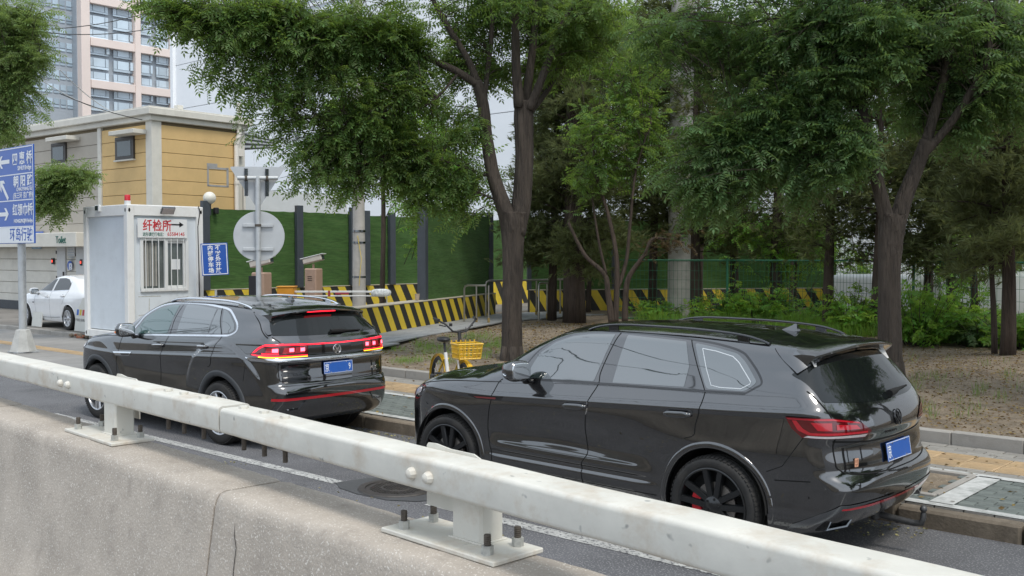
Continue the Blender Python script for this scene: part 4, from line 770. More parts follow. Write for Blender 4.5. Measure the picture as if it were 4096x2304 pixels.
# ------------------------------------------------------------------ concrete barrier and guard rail
m_conc = M('weathered_concrete', (.40, .352, .298), .9, var=.22, scale=3, bump=.004, bscale=70, speck=(.62, .58, .52), spscale=105, sppos=.605, stain=(.23, .20, .17), sscale=6, samt=.8)
m_rail = M('cream_painted_steel', (.63, .61, .545), .5, var=.07, scale=5, bump=.0012, bscale=26, stain=(.46, .37, .27), sscale=4.5, samt=.75, rvar=.1, speck=(.30, .30, .28), spscale=15, sppos=.70)
m_bolt = M('grey_painted_bolt', (.40, .40, .37), .55, metal=.2, var=.25, scale=40)
m_rust = M('rusty_thread', (.10, .085, .070), .75, metal=.4, var=.3, scale=50)
bd = Vector((-5.101+3.035, 2.74-2.618, 0)).normalized(); bn = Vector((bd.y, -bd.x, 0));  bn = bn if bn.y > 0 else -bn
bo = Vector((-3.035, 2.618, 0))
def barr(x0, x1, label):
    p0 = bo+bd*((x0-bo.x)/bd.x); p1 = bo+bd*((x1-bo.x)/bd.x); L = (p1-p0).length; ZT = 1.126; w = .375
    prof = [(-.30, -.05), (-.30, .10), (-.20, .22), (-.115, .45), (-.035, ZT-.07), (-.018, ZT-.028), (.0, ZT-.010), (.03, ZT), (w-.03, ZT), (w-.008, ZT-.008), (w+.01, ZT-.03), (w+.10, .45), (w+.18, .22), (w+.28, .10), (w+.28, -.05)]
    b = MB(); n = max(2, int(L/.06)); k = len(prof); vs = []
    for i in range(n+1):
        q = p0+bd*(L*i/n); e = .010 if i in (0, n) else 0
        for j, (t, z) in enumerate(prof):
            dz = .0035*math.sin(i*.9+j*2.1)*math.sin(i*.37); chip = (.008*rng.random() if 4 <= j <= 7 else .002*rng.random())
            tt = t+(e if t < w/2 else -e); vs.append(tuple(q+bn*(tt+chip)+Vector((0, 0, z+dz-(e*.6 if z > 1 else 0)))))
    b.add(vs, [(i*k+j, i*k+j+1, (i+1)*k+j+1, (i+1)*k+j) for i in range(n) for j in range(k-1)]+[tuple(range(k-1, -1, -1)), tuple(n*k+j for j in range(k))])
    return tag(b.build('concrete_barrier', m_conc, None, 50), label, 'barrier', 'concrete barrier blocks under the guard rail')
barr(2.0, -4.355, 'nearest weathered concrete barrier block, in the lower right corner'); barr(-4.368, -8.055, 'middle concrete barrier block between two joints, lower left'); barr(-8.067, -20, 'farthest concrete barrier block, at the left edge of the picture')
_cb = bpy.data.objects['concrete_barrier']
for x0_, z0_, n_ in ((-4.12, 1.02, 9),):
    P = []
    for k in range(n_):
        z_ = z0_-k*.055; t_ = -.035-(1.056-z_)*.132; q = bo+bd*((x0_+rng.uniform(-.018, .018)+k*.006-bo.x)/bd.x)+bn*(t_-.0005); P.append(Vector((q.x, q.y, z_)))
    MB().tube(P, [.0018 if 0 < k < n_-1 else .0006 for k in range(n_)], 4).build('crack', m_gap, _cb)
def rail(p, q, z0, h, w, label):
    p = Vector(p); q = Vector(q); d = (q-p).normalized(); n = Vector((d.y, -d.x, 0)); n = n if n.y > 0 else -n; L = (q-p).length; r = .022; sec = []
    for cx, cz, a0 in ((w-r, h-r, 0), (r, h-r, 90), (r, r, 180), (w-r, r, 270)):
        for k in range(6): a = R(a0+90*k/5); sec.append((cx+r*math.cos(a), cz+r*math.sin(a)))
    b = MB(); k = len(sec); m = max(2, int(L/.15)); vs = []
    for i in range(m+1):
        c = p+d*(L*i/m)
        for (t, z) in sec: vs.append(tuple(c+n*(t+.0012*math.sin(i*1.7+t*30))+Vector((0, 0, z0+z+.0012*math.sin(i*1.1+z*40)))))
    b.add(vs, [(i*k+j, i*k+(j+1) % k, (i+1)*k+(j+1) % k, (i+1)*k+j) for i in range(m) for j in range(k)]+[tuple(range(k-1, -1, -1)), tuple(m*k+j for j in range(k))])
    o = empty('guard_rail', tuple(p), 0, label, 'guard rail', 'guard rail beams'); me = b.mesh('beam', m_rail, 40); me.transform(Matrix.Translation(-p)); link(bpy.data.objects.new('beam', me), o); return o, d, n
RZ, RH, RW = 1.338, .135, .176
d_r = Vector((-4.893+1.715, 3.068-2.742, 0)).normalized(); J = Vector((-4.705, 2.921, 0))
r1, d1, n1 = rail(J+d_r*-.008, J-d_r*7.4, RZ, RH, RW, 'right guard rail beam, cream painted, running to the lower right corner')
d_l = Vector((-8.606+4.951, 3.327-3.078, 0)).normalized(); r0, d0, n0 = rail(J+d_l*.012, J+d_l*12, RZ, RH+.006, RW+.012, 'left guard rail beam, cream painted with flaked edge, running to the left edge')
def hexa(c, r, h, M4=None):
    return [(r*math.cos(a), r*math.sin(a)) for a in [math.pi*k/3 for k in range(6)]]
def bolt(parent, org, pos, rot, r, h, shaft, mat, mat2, inv):
    Q = Matrix.Translation(Vector(pos)-Vector(org)) @ rot; b = MB(); b.prism(hexa(0, r, h), Q, h); o = b.build('nut', mat, parent)
    if shaft: 
        s = MB(); s.cyl(Q @ Vector((0, 0, h)), Q @ Vector((0, 0, h+shaft)), r*.55, 12)
        for k in range(int(shaft/.008)): s.lathe([(r*.55, h+k*.008), (r*.62, h+k*.008+.004), (r*.55, h+k*.008+.008)], Q, 12)
        s.build('bolt_thread', mat2, o)
I4 = Matrix()
for t in (-.78, -.58, -.345): # left beam
    c = J+d_l*(-t)+n0*RW*.5; bolt(r0, J+d_l*.012, c+Vector((0, 0, RZ+RH+.006)), I4, .026, .014, 0, m_rail, m_rust, 0)
    MB().cyl(c-J-d_l*.012+Vector((0, 0, RZ+.004)), c-J-d_l*.012+Vector((0, 0, RZ-.085)), .0125, 10).build('bolt_shank', m_rust, r0); bolt(r0, J+d_l*.012, c+Vector((0, 0, RZ-.022)), I4, .024, .022, 0, m_rust, m_rust, 0)
for t in (.10, .32, .53):
    c = J-d_r*t+n1*RW*.5; bolt(r1, J+d_r*-.008, c+Vector((0, 0, RZ+RH)), I4, .026, .014, 0, m_rail, m_rust, 0)
    MB().cyl(c-J+d_r*.008+Vector((0, 0, RZ+.004)), c-J+d_r*.008+Vector((0, 0, RZ-.085)), .0125, 10).build('bolt_shank', m_rust, r1); bolt(r1, J+d_r*-.008, c+Vector((0, 0, RZ-.022)), I4, .024, .022, 0, m_rust, m_rust, 0)
def rotto(v): return Vector(v).to_track_quat('Z', 'Y').to_matrix().to_4x4()
for par, org, dd, nn, ts in ((r1, J+d_r*-.008, -d_r, n1, (1.70, 1.81)), (r0, J+d_l*.012, d_l, n0, (2.08, 2.21))):
    for t in ts:
        c = J+dd*t+nn*.001+Vector((0, 0, RZ+RH*.47)); b = MB(); Q = Matrix.Translation(c-Vector(org)) @ rotto(-nn); b.lathe([(.026, 0), (.025, .012), (.019, .024), (.009, .030), (0, .031)], Q, 10); b.build('side_bolt', m_rail, par, 30)
sleeve = MB(); sleeve.box((J.x, J.y+RW*.5, RZ+RH*.5), (.10, RW-.03, RH-.03), R(-5)); 
me = sleeve.mesh('joint_sleeve', m_rust); me.transform(Matrix.Translation(-(J+d_l*.012))); link(bpy.data.objects.new('joint_sleeve', me), r0)
def post(c, ang, label, pl=(.68, .27), by=.056):
    o = empty('rail_post', (c[0], c[1], 1.126), ang, label, 'rail post', 'rail posts on base plates'); MB().box((0, 0, .012), (pl[0], pl[1], .02), ch=.004).build('base_plate', m_rail, o)
    MB().box((.06, .045, .118), (.175, .125, .22), ch=.010).build('post', m_rail, o); rim = MB(); rim.box((.06, .045, .025), (.195, .145, .008), ch=.003); rim.build('weld', m_rail, o)
    for sx in (-1, 1):
        for sy in (-1, 1):
            bolt(o, (0, 0, 0), (sx*(pl[0]/2-.085)+rng.uniform(-.01, .01), sy*(pl[1]/2-.055), .022), Matrix.Rotation(rng.random(), 4, 'Z'), .0235, .034, .042, m_bolt, m_rust, 0)
    b = MB(); pts = [(-.20, .1), (-.20, .352), (-.19, .364), (-.14, .366), (-.05, .355), (.09, .354), (.13, .34), (.14, .1)]; b.prism([(x, z) for x, z in pts], frame((-.06, by, 0), (1, 0, 0), (0, 0, 1)), .008); b.build('back_bracket', m_rail, o)
post((-2.86, 2.86), R(176.6-180), 'rail post with bolted base plate on the barrier, right of the joints'); post((-6.19, 3.045), R(176.2-180), 'rail post with bolted base plate on the barrier, at the lower left', (.74, .27), .175)
# flaked concrete around the near base plate
for i in range(0):
    o = MB().add([(rng.uniform(-.05, .05), rng.uniform(-.02, .02), 0), (rng.uniform(.02, .08), rng.uniform(-.03, .0), 0), (rng.uniform(.0, .06), rng.uniform(.01, .04), .002), (rng.uniform(-.06, -.02), rng.uniform(.0, .03), .003)], [(0, 1, 2, 3)]).build('concrete_flake', m_conc, bpy.data.objects['concrete_barrier']); t = rng.uniform(-3.2, -2.45); q = bo+bd*((t-bo.x)/bd.x)+bn*rng.uniform(.02, .055); o.location = (q.x, q.y, 1.130); o.rotation_euler = (rng.uniform(-.15, .15), rng.uniform(-.15, .15), rng.random())
# ------------------------------------------------------------------ buildings
def plane_pt(u, v, p0, n): r = ray(u, v); o = Vector((0, 0, CAM_H)); return o+r*((Vector(p0)-o).dot(n)/r.dot(n))
m_yel = M('ochre_wall_panel', (.62, .43, .195), .85, var=.07, scale=1.2, stain=(.48, .33, .15), sscale=.8, samt=.5, bump=.001, bscale=90, rnd=.03)
m_bei = M('grey_beige_wall_panel', (.42, .385, .33), .85, var=.06, scale=1.2, bump=.001, bscale=90, rnd=.03)
m_crm = M('cream_trim', (.62, .60, .54), .8, var=.06, scale=2, stain=(.42, .40, .36), sscale=1.1, samt=.45)
m_wall_in = M('wall_joint', (.20, .16, .10), .9, var=0)
m_dkglass = M('dark_window_glass', (.045, .060, .062), .08, var=.1, scale=2, coat=.5)
m_dkframe = M('dark_window_frame', (.05, .045, .04), .5, var=.1)
m_whtpipe = M('white_plastic_pipe', (.70, .66, .60), .5, var=.05, stain=(.5, .45, .38), sscale=3, samt=.3)
m_doorw = M('pale_door', (.52, .53, .53), .6, var=.04)
m_signb = M('blue_sign_face', (.012, .085, .40), .4, var=.05, scale=3, coat=.2)
m_signw = M('white_sign_print', (.74, .76, .78), .5, var=.02)
m_txtg = M('dark_green_lettering', (.03, .13, .10), .6, var=0); m_txtred = M('red_lettering', (.52, .025, .035), .6, var=0); m_txtblk = M('black_lettering', (.015, .015, .018), .6, var=0)
A0 = R(183.5); ex = Vector((math.cos(A0), math.sin(A0), 0)); ey = Vector((ex.y, -ex.x, 0))     # ex: along the street face, away from us; ey: along the yard face
C0 = at(383, 400, 33.0); C0.z = .15
B = empty('toilet_building', tuple(C0), 0, 'two storey yellow and beige public toilet building with flat roof', 'building')
LX, LY, HZ = 14.0, plane_pt(613, 400, C0, ex).xy.copy().__sub__(C0.xy).length, 6.64
def bl(a, b, z): return Vector((ex.x*a+ey.x*b, ex.y*a+ey.y*b, z))
def bbox(name, a, b, z, da, db, dz, mat, parent=None, ch=.006):
    m = MB(); m.box((0, 0, 0), (da, db, dz), ch=ch); me = m.mesh(name, mat); Q = Matrix(((ex.x, ey.x, 0, 0), (ex.y, ey.y, 0, 0), (0, 0, 1, 0), (0, 0, 0, 1))); c = bl(a, b, z)
    me.transform(Matrix.Translation(c) @ Q); 
    if Q.to_3x3().determinant() < 0: me.flip_normals()
    return link(bpy.data.objects.new(name, me), parent or B)
def bs(u, v): q = plane_pt(u, v, C0, ey)-C0; return q.dot(ex), q.z           # on the street face: (along, height)
def bw(u, v): q = plane_pt(u, v, C0, ex)-C0; return q.dot(ey), q.z           # on the yard face
bbox('core', LX/2+.06, LY/2+.06, HZ/2, LX, LY, HZ, m_wall_in, ch=0)
pa, _ = bs(252, 400)
zt = 6.35; bh = .452
for i in range(10):
    z1 = zt-i*bh; z0 = z1-bh+.014
    bbox('wall_panel', .03, LY/2, (z0+z1)/2, .06, LY-.5, z1-z0, m_yel, ch=.008)
    if z1 > 2.95:
        bbox('wall_panel', (.30+pa-.12)/2, .03, (z0+z1)/2, pa-.12-.30, .06, z1-z0, m_yel, ch=.008)
        bbox('wall_panel', (pa+.12+LX)/2, .03, (z0+z1)/2, LX-pa-.12, .06, z1-z0, m_bei, ch=.008)
for i in range(10, 14):
    z1 = zt-i*bh; bbox('wall_panel', .03, LY/2, z1-bh/2, .06, LY-.5, bh-.014, m_yel, ch=.008)
bbox('corner_post', .15, .15, 3.25, .36, .36, 6.5, m_crm); bbox('pilaster', pa, .02, 3.9, .22, .12, 5.2, m_crm); bbox('corner_post', .12, LY-.10, 3.25, .30, .26, 6.5, m_crm)
rf = bbox('roof_slab', LX/2, LY/2, HZ+.11, LX+.50, LY+.50, .22, m_crm, ch=.015); bbox('cornice', LX/2, LY/2, HZ-.09, LX+.24, LY+.24, .18, m_crm, ch=.012); bbox('parapet_cap', LX/2, LY/2, HZ+.245, LX+.40, LY+.40, .05, m_crm, rf)
q = bw(484, 270); bbox('roof_vent', .8, q[0], HZ+.40, .22, .22, .30, m_crm, rf); 
for (u0, u1, v0, v1) in ((293, 340, 347, 399), (132, 169, 362, 409)):
    a0, z1 = bs(u0, v0); a1, z0 = bs(u1, v1); ac, zc = (a0+a1)/2, (z0+z1)/2; w_, h_ = abs(a1-a0), z1-z0
    wd = bbox('window', ac, -.015, zc, w_, .10, h_, m_dkframe); bbox('pane', ac, -.06, zc-.02, w_*.74, .03, h_*.66, m_dkglass, wd); bbox('frame', ac, -.065, zc+h_*.40, w_*.9, .03, .05, m_dkframe, wd); bbox('sill', ac, -.05, zc-h_/2-.03, w_+.06, .12, .05, m_crm, wd)
for (u0, u1, v0, v1) in ((268, 341, 327, 341), (110, 172, 343, 357)):
    q0 = plane_pt(u0, v0, C0-ey*.5, ey)-C0; q1 = plane_pt(u1, v1, C0-ey*.5, ey)-C0; a0, a1, z1, z0 = q0.dot(ex), q1.dot(ex), q0.z, q1.z; bbox('window_canopy', (a0+a1)/2, -.26, (z0+z1)/2+.02, abs(a1-a0)*.86, .50, .14, m_crm, ch=.01)
# street level: sign band, recess with doors
a1, zb1 = bs(222, 548); a2, zb2 = bs(50, 548); SB = (a1-1.2+a2+1)/2
bbox('sign_band', LX/2+2.2, -.35, 2.62, LX-2.6, .8, .50, m_crm, ch=.02)
Qt = Matrix.Translation(bl(bs(192, 574)[0], -.76, 2.50)) @ Matrix(((-ex.x, 0, -ey.x, 0), (-ex.y, 0, -ey.y, 0), (0, 1, 0, 0), (0, 0, 0, 1)))
text('sign_lettering', 'Toilet', .36, Qt, m_txtg, B, .008, sx=.8)
for i in range(6): bbox('wall_panel', LX/2+2.5, .03, 2.15-i*.44, LX-2.9, .06, .425, m_crm, ch=.008)
bbox('plinth', LX/2+2.5, .02, .17, LX-2.9, .12, .34, M('slate_plinth', (.06, .065, .075), .7, var=.1))
for (u0, u1, v0, v1) in ((146, 168, 592, 690), (194, 222, 598, 690)):
    a0, z1 = bs(u0, v0); a_, z0 = bs(u1, v1); dd_ = bbox('door', (a0+a_)/2, -.03, (z1+.1)/2, abs(a_-a0), .06, z1-.1, m_doorw); bbox('door_handle', min(a0, a_)+.08, -.08, z1*.5, .04, .06, .16, m_dkframe, dd_)
    bbox('hinge', max(a0, a_)+.02, -.05, z1*.78, .05, .06, .12, m_dkframe, dd_); bbox('hinge', max(a0, a_)+.02, -.05, z1*.45, .05, .06, .12, m_dkframe, dd_)
a0, z1 = bs(172, 595); a_, z0 = bs(192, 645); nb = bbox('notice_board', (a0+a_)/2, -.05, (z0+z1)/2, abs(a_-a0), .02, z1-z0, m_doorw)
for k in range(9): bbox('notice_line', (a0+a_)/2, -.062, z1-.12-k*.09, abs(a_-a0)*(.5+.3*rng.random()), .004, .025, M('grey_print', (.35, .40, .45), .7, var=0) if k else m_signb, nb)
for u, v in ((137+0, 657), (209-0, 660)): a, z = bs(u, v); bx_ = bbox('door_display', a, -.06, z, .14, .06, .22, m_txtblk); bbox('display_digits', a, -.095, z, .06, .01, .09, M('red_led', (.8, .05, .03), .4, var=0, emit=1.5, emcol=(1, .06, .03)), bx_)
a, z = bs(180, 668); MB().lathe([(0, .012), (.17, .012), (.175, 0)], Matrix.Translation(bl(a, -.06, z)) @ rotto(-ey), 24).build('round_access_sign', m_signb, B)
Qa = Matrix.Translation(bl(a+.07, -.076, z-.11)) @ Matrix(((-ex.x, 0, -ey.x, 0), (-ex.y, 0, -ey.y, 0), (0, 1, 0, 0), (0, 0, 0, 1))); text('access_symbol', '♿', .22, Qa, m_signw, B, .002)
a0, z1 = bs(84, 583); a_, z0 = bs(113, 609); ws = bbox('toilet_sign', (a0+a_)/2, -.06, (z0+z1)/2, abs(a_-a0), .03, z1-z0, m_signb)
for k in (-1, 1): bbox('sign_figure', a_+.16+k*.05, -.08, (z0+z1)/2, .06, .006, .22, m_signw, ws)
for k in range(3): bbox('sign_line', a0-.30, -.08, (z0+z1)/2-.08+k*.08, .28, .006, .025, m_signw, ws)
a0, z1 = bs(84, 614); a_, z0 = bs(108, 624); bbox('toilet_sign', (a0+a_)/2, -.06, (z0+z1)/2, abs(a_-a0), .03, .2, M('pale_blue_sign', (.25, .42, .60), .5, var=.3, scale=12))
# yard face: drainpipe, box, painted-over patch
b0, z1 = bw(592, 300); p = MB(); bb = bw(590, 400)[0]; b1_ = bw(596, 268)[0]
p.tube([bl(-.12, b1_, HZ+.75), bl(-.12, b1_, HZ-.35), bl(-.12, b1_-.06, HZ-.48), bl(-.12, bb+.06, HZ-.60), bl(-.12, bb, HZ-.72), bl(-.12, bb, .1)], .085, 14); p.build('drainpipe', m_whtpipe, B, 50)
for z in (6.0, 4.6, 3.2): 
    c = MB(); c.cyl(bl(-.12, bb, z-.05), bl(-.12, bb, z+.05), .10, 14); c.build('pipe_collar', m_whtpipe, B, 50)
p2 = bw(610, 450)[0]; c = MB(); c.tube([bl(-.10, p2, 5.0), bl(-.10, p2, .1)], .05, 10); c.build('drainpipe', m_whtpipe, B, 50); bbox('meter_box', -.10, bw(598, 385)[0], bw(598, 385)[1], .2, .24, .26, m_whtpipe)
a0, z1 = bw(521, 418); a_, z0 = bw(575, 471); m_gp = M('grey_filler', (.33, .33, .33), .9, var=.1)
for (cb, cz, db, dz) in (((a0+a_)/2, z1-.05, abs(a_-a0)*.95, .07), ((a0+a_)/2, z0+.02, abs(a_-a0), .06), (a0+.03, (z0+z1)/2, .07, z1-z0), (a_-.04, (z0+z1)/2, .09, z1-z0), (a0+.2, z1+.04, .42, .13)):
    bbox('filler_patch', -.004, cb, cz, .008, db, dz, m_gp, ch=.002)
# striped awning and grey wall beyond
aw = empty('awning', tuple(bl(0, LY, 0)+C0), 0, 'black and white striped awning sticking out behind the yellow building', 'awning'); m_awd = M('dark_awning_slat', (.03, .033, .035), .7, var=.1); m_awl = M('pale_awning_slat', (.45, .47, .48), .6, var=.08)
pA, pB, pC = at(615, 330, 40.5), at(695, 352, 43), at(615, 378, 40.5)
for k in range(8):
    t0, t1 = k/8, (k+.92)/8; P0 = pA+(pB-pA)*0; a_ = pA.lerp(pC, t0); b_ = pA.lerp(pC, t1); e0 = pB.lerp(pB+Vector((0, 0, -.35)), t0); e1 = pB.lerp(pB+Vector((0, 0, -.35)), t1); m = MB(); dpt = Vector((-1.2, .4, .25))
    m.add([a_, b_, e1, e0, a_+dpt*.06, b_+dpt*.06, e1+dpt*.06, e0+dpt*.06], [(0, 1, 2, 3), (7, 6, 5, 4), (0, 4, 5, 1), (1, 5, 6, 2), (2, 6, 7, 3), (3, 7, 4, 0)]); me = m.mesh('awning_slat', m_awd if k % 2 else m_awl); me.transform(Matrix.Translation(-aw.location)); link(bpy.data.objects.new('awning_slat', me), aw)
gw = tag(MB().box((at(700, 470, 46).x, at(700, 470, 46).y, 2.6), (.3, 9, 5.0), R(10)).build('annex_wall', M('light_grey_sheet', (.58, .60, .60), .7, var=.06, scale=1.5)), 'light grey annex wall behind the yellow building', 'wall')
# big pale building in the back
m_wb = M('white_cladding', (.86, .88, .90), .55, var=.03, scale=.4, rnd=.02); YB = 39.0
wb = empty('white_building', tuple(aty(443, 600, YB)), 0, 'tall pale white clad building filling the background behind the trees', 'building'); wx0 = aty(443, 600, YB).x; wb.location.z = 0; wl = wb.location
MB().box((45, 15.2, 30), (90, 30, 60)).build('core', M('joint_grey', (.72, .745, .77), .8, var=0), wb)
k = 0
for r_ in range(15):
    for c_ in range(9):
        zc_ = 1.6+r_*3.2; xc_ = 5+c_*10.0; MB().box((xc_, .14, zc_), (9.955, .20, 3.16), ch=.01).build('cladding_panel', m_wb, wb)
MB().box((-.05, .05, 30), (.35, .5, 60)).build('corner_trim', m_wb, wb)
pl_ = aty(800, 108, YB)-wl
lv = MB().box((pl_.x, -.1, pl_.z+1.5), (9.0, .25, 7.5)).build('louvre_panel', M('louvre_grey', (.52, .56, .60), .6, var=.05), wb)
for k in range(16): MB().box((pl_.x, -.26, pl_.z-1.8+k*.46), (8.8, .10, .20), ch=.01).build('louvre_blade', m_wb, lv)
# office tower: faces turned to the street, one plane for the stone grid, one set back for the glass wing
m_pink = M('hazed_pink_granite', (.78, .67, .61), .6, var=.05, scale=.3, rnd=.03); m_tglass = M('tower_glass', (.50, .60, .68), .05, var=.18, scale=.12, coat=.6, rnd=.22, stain=(.42, .48, .50), sscale=.35, samt=.55); m_mull = M('tower_mullion', (.36, .40, .44), .5, var=.05)  # granite paled: distance haze is put into its colour
m_curt = M('glass_wing', (.40, .50, .58), .05, var=.2, scale=.1, coat=.6, rnd=.30, stain=(.38, .46, .50), sscale=.3, samt=.5)
XT = -118.0; tw = empty('office_tower', (XT, atx(222, 638, XT).y, 0), 0, 'tall office tower with pink granite grid and blue glass windows', 'tower'); tl = tw.location
def ty(u): return atx(u, 200, XT).y-tl.y
def tz(u, v): return atx(u, v, XT).z
y0, y1 = ty(196), ty(452); zlo, zhi = 8, tz(222, 0)+10
MB().box((-8, (y0+y1+40)/2, zhi/2), (15.6, y1+40-y0, zhi)).build('core', m_mull, tw)
cols = [(ty(195), ty(223)), (ty(334), ty(348)), (ty(425), ty(437))]
MB().box((.25, (cols[0][0]+cols[0][1])/2, zhi/2), (1.2, (cols[0][1]-cols[0][0])*.8, zhi), ch=.05).build('granite_pier', m_pink, tw)
for a_, b_ in cols[1:]: MB().box((.25, (a_+b_)/2, zhi/2), (1.0, b_-a_, zhi), ch=.03).build('granite_pier', m_pink, tw)
MB().box((.25, y1+20, zhi/2), (1.0, 40, zhi)).build('granite_pier', m_pink, tw)
fh = tz(280, 103)-tz(280, 211.); zband = tz(300, 213)
fl = 3.75
zb_ = tz(222, 211); zb2_ = tz(222, 105); big = zb2_-zb_; fl = big/3
spans = [(cols[0][1], cols[1][0]), (cols[1][1], cols[2][0]), (cols[2][1], y1+.0)]
for kk in range(-3, 3):
    zz = zb_+kk*big
    if zz < 6: continue
    for a_, b_ in spans: MB().box((.20, (a_+b_)/2, zz), (.9, b_-a_, .95), ch=.03).build('granite_band', m_pink, tw)
gl_me = {}
def pane(a, b, z0, z1, mat, x, parent, name='window_pane'):
    o = MB().box((x, (a+b)/2, (z0+z1)/2), (.08, b-a, z1-z0)).build(name, mat, parent); return o
for kk in range(-6, 9):
    z0 = zb_+kk*fl+(.5 if kk % 3 == 0 else .22); z1 = zb_+(kk+1)*fl-(.5 if kk % 3 == 2 else .12)
    if z1 < 20 or z0 > zhi: continue
    for a_, b_ in spans:
        m_ = (a_+b_)/2; mw = .25
        for p_, q_ in ((a_, m_-mw), (m_+mw, b_)):
            w_ = q_-p_; pane(p_+.06, q_-.06, z0+(z1-z0)*.02, z0+(z1-z0)*.22, m_tglass, .03, tw); pane(p_+.06, p_+w_*.20, z0+(z1-z0)*.25, z1, m_tglass, .03, tw); pane(p_+w_*.23, p_+w_*.80, z0+(z1-z0)*.25, z1, m_tglass, .03, tw); o = pane(p_+w_*.83, q_-.06, z0+(z1-z0)*.25, z1, m_tglass, .03, tw)
            if rng.random() < .22: o.rotation_euler = (0, 0, 0); o.location.x += .25
# set-back glass wing
XG = -119.4; yl, yr = atx(62, 200, XG).y, atx(200, 200, XG).y
gw_ = MB().box((XG-XT-4, (yl+yr)/2-tl.y, zhi/2), (8, yr-yl+4, zhi)).build('glass_wing', m_mull, tw)
npan = 8; 
for kk in range(-6, 9):
    z0 = zb_+kk*fl+.35; z1 = zb_+(kk+1)*fl-.30
    if z1 < 20 or z0 > zhi: continue
    for j in range(npan):
        a_ = yl+(yr-yl)*j/npan-tl.y; b_ = yl+(yr-yl)*(j+1)/npan-tl.y; zm = z0+(z1-z0)*.3
        pane(a_+.08, b_-.08, zm+.06, z1, m_curt, XG-XT+.04, gw_); pane(a_+.08, b_-.08, z0, zm-.06, m_curt, XG-XT+.04, gw_)
# low shed at the right with a blue roof edge
s0 = at(2440, 560, 46); s1 = at(2576, 560, 44); sh_ = empty('shed', (s0.x, s0.y, 0), math.atan2(s1.y-s0.y, s1.x-s0.x), 'small white gabled shed with blue roof edge behind the junipers', 'shed'); Ls = (s1-s0).length*1.3; zs0, zs1 = at(2440, 572, 46).z, at(2440, 545, 46).z; zr = at(2440, 519, 46).z
MB().box((Ls/2, 2, zs1/2), (Ls, 4, zs1)).build('wall', m_wb, sh_); MB().prism([(-.2, zs1), (Ls/2, zr), (Ls+.2, zs1)], frame((0, -.02, 0), (1, 0, 0), (0, 0, 1)), -4.0).build('gable', m_wb, sh_)
for a_, b_ in (((-.35, zs1-.05), (Ls/2, zr+.12)), ((Ls/2, zr+.12), (Ls+.35, zs1-.05))): MB().tube([(a_[0], -.1, a_[1]), (b_[0], -.1, b_[1])], .10, 4).build('roof_edge', M('blue_roof_edge', (.10, .22, .38), .5, var=.1), sh_)
# ------------------------------------------------------------------ turf covered fences with striped bases
m_turf = M('artificial_turf', (.058, .135, .030), .95, var=.40, scale=3, stretch=(1, 1, 14), bump=.02, bscale=26, stain=(.10, .17, .05), sscale=.6, samt=.7)
m_fpost = M('slate_steel_post', (.055, .065, .078), .5, var=.12, scale=4)
m_stY = M('yellow_stripe_paint', (.70, .52, .045), .6, var=.10, scale=3, stain=(.50, .37, .06), sscale=2, samt=.5); m_stK = M('black_stripe_paint', (.025, .024, .022), .65, var=.2, scale=3, stain=(.09, .085, .07), sscale=2, samt=.4)
m_cap = M('concrete_cap', (.40, .36, .29), .9, var=.15, scale=4)
def striped(name, p, q, z0, h, th, label, side=1, step=.62, lean=.60, parent=None, group='striped concrete bases'):
    p = Vector((p[0], p[1], z0)); q = Vector((q[0], q[1], z0)); d = (q-p).normalized(); L = (q-p).length; n = Vector((d.y, -d.x, 0))*side     # n: towards us
    o = empty(name, tuple(p), 0, label, 'wall', group) if parent is None else parent
    Q = frame((0, 0, 0), d, (0, 0, 1)); core = MB(); core.box((0, 0, 0), (L, th, h), M4=Matrix.Translation(d*L/2-n*th/2+Vector((0, 0, h/2))) @ Matrix(((d.x, n.x, 0, 0), (d.y, n.y, 0, 0), (0, 0, 1, 0), (0, 0, 0, 1))), ch=.015); core.build('wall_core', m_stK, o)
    # painted stripes: thin slabs leaning away
    k = 0; x = -lean
    while x < L:
        pl = [(x, h), (x+step/2, h), (x+step/2+lean, 0), (x+lean, 0)]; cl_ = []
        for side_, lim in ((1, 0), (-1, L)):
            out = []
            for i in range(len(pl)):
                a, b = pl[i], pl[(i+1) % len(pl)]; ia, ib = side_*a[0] >= side_*lim, side_*b[0] >= side_*lim
                if ia: out.append(a)
                if ia != ib: t = (lim-a[0])/(b[0]-a[0]); out.append((lim, a[1]+(b[1]-a[1])*t))
            pl = out
            if not pl: break
        if len(pl) > 2:
            m = MB(); f0 = [d*a+n*.003+Vector((0, 0, b)) for a, b in pl]; f1 = [d*a-n*.004+Vector((0, 0, b)) for a, b in pl]; nn = len(pl); m.add(f0+f1, [tuple(range(nn)) if side < 0 else tuple(range(nn-1, -1, -1))]+[(i, (i+1) % nn, nn+(i+1) % nn, nn+i) for i in range(nn)]); m.build('yellow_stripe', m_stY, o)
        x += step
    MB().box((0, 0, 0), (L+.04, th+.03, .03), M4=Matrix.Translation(d*L/2-n*th/2+Vector((0, 0, h+.005))) @ Matrix(((d.x, n.x, 0, 0), (d.y, n.y, 0, 0), (0, 0, 1, 0), (0, 0, 0, 1))), ch=.008).build('wall_cap', m_cap, o)
    return o, d, n, L
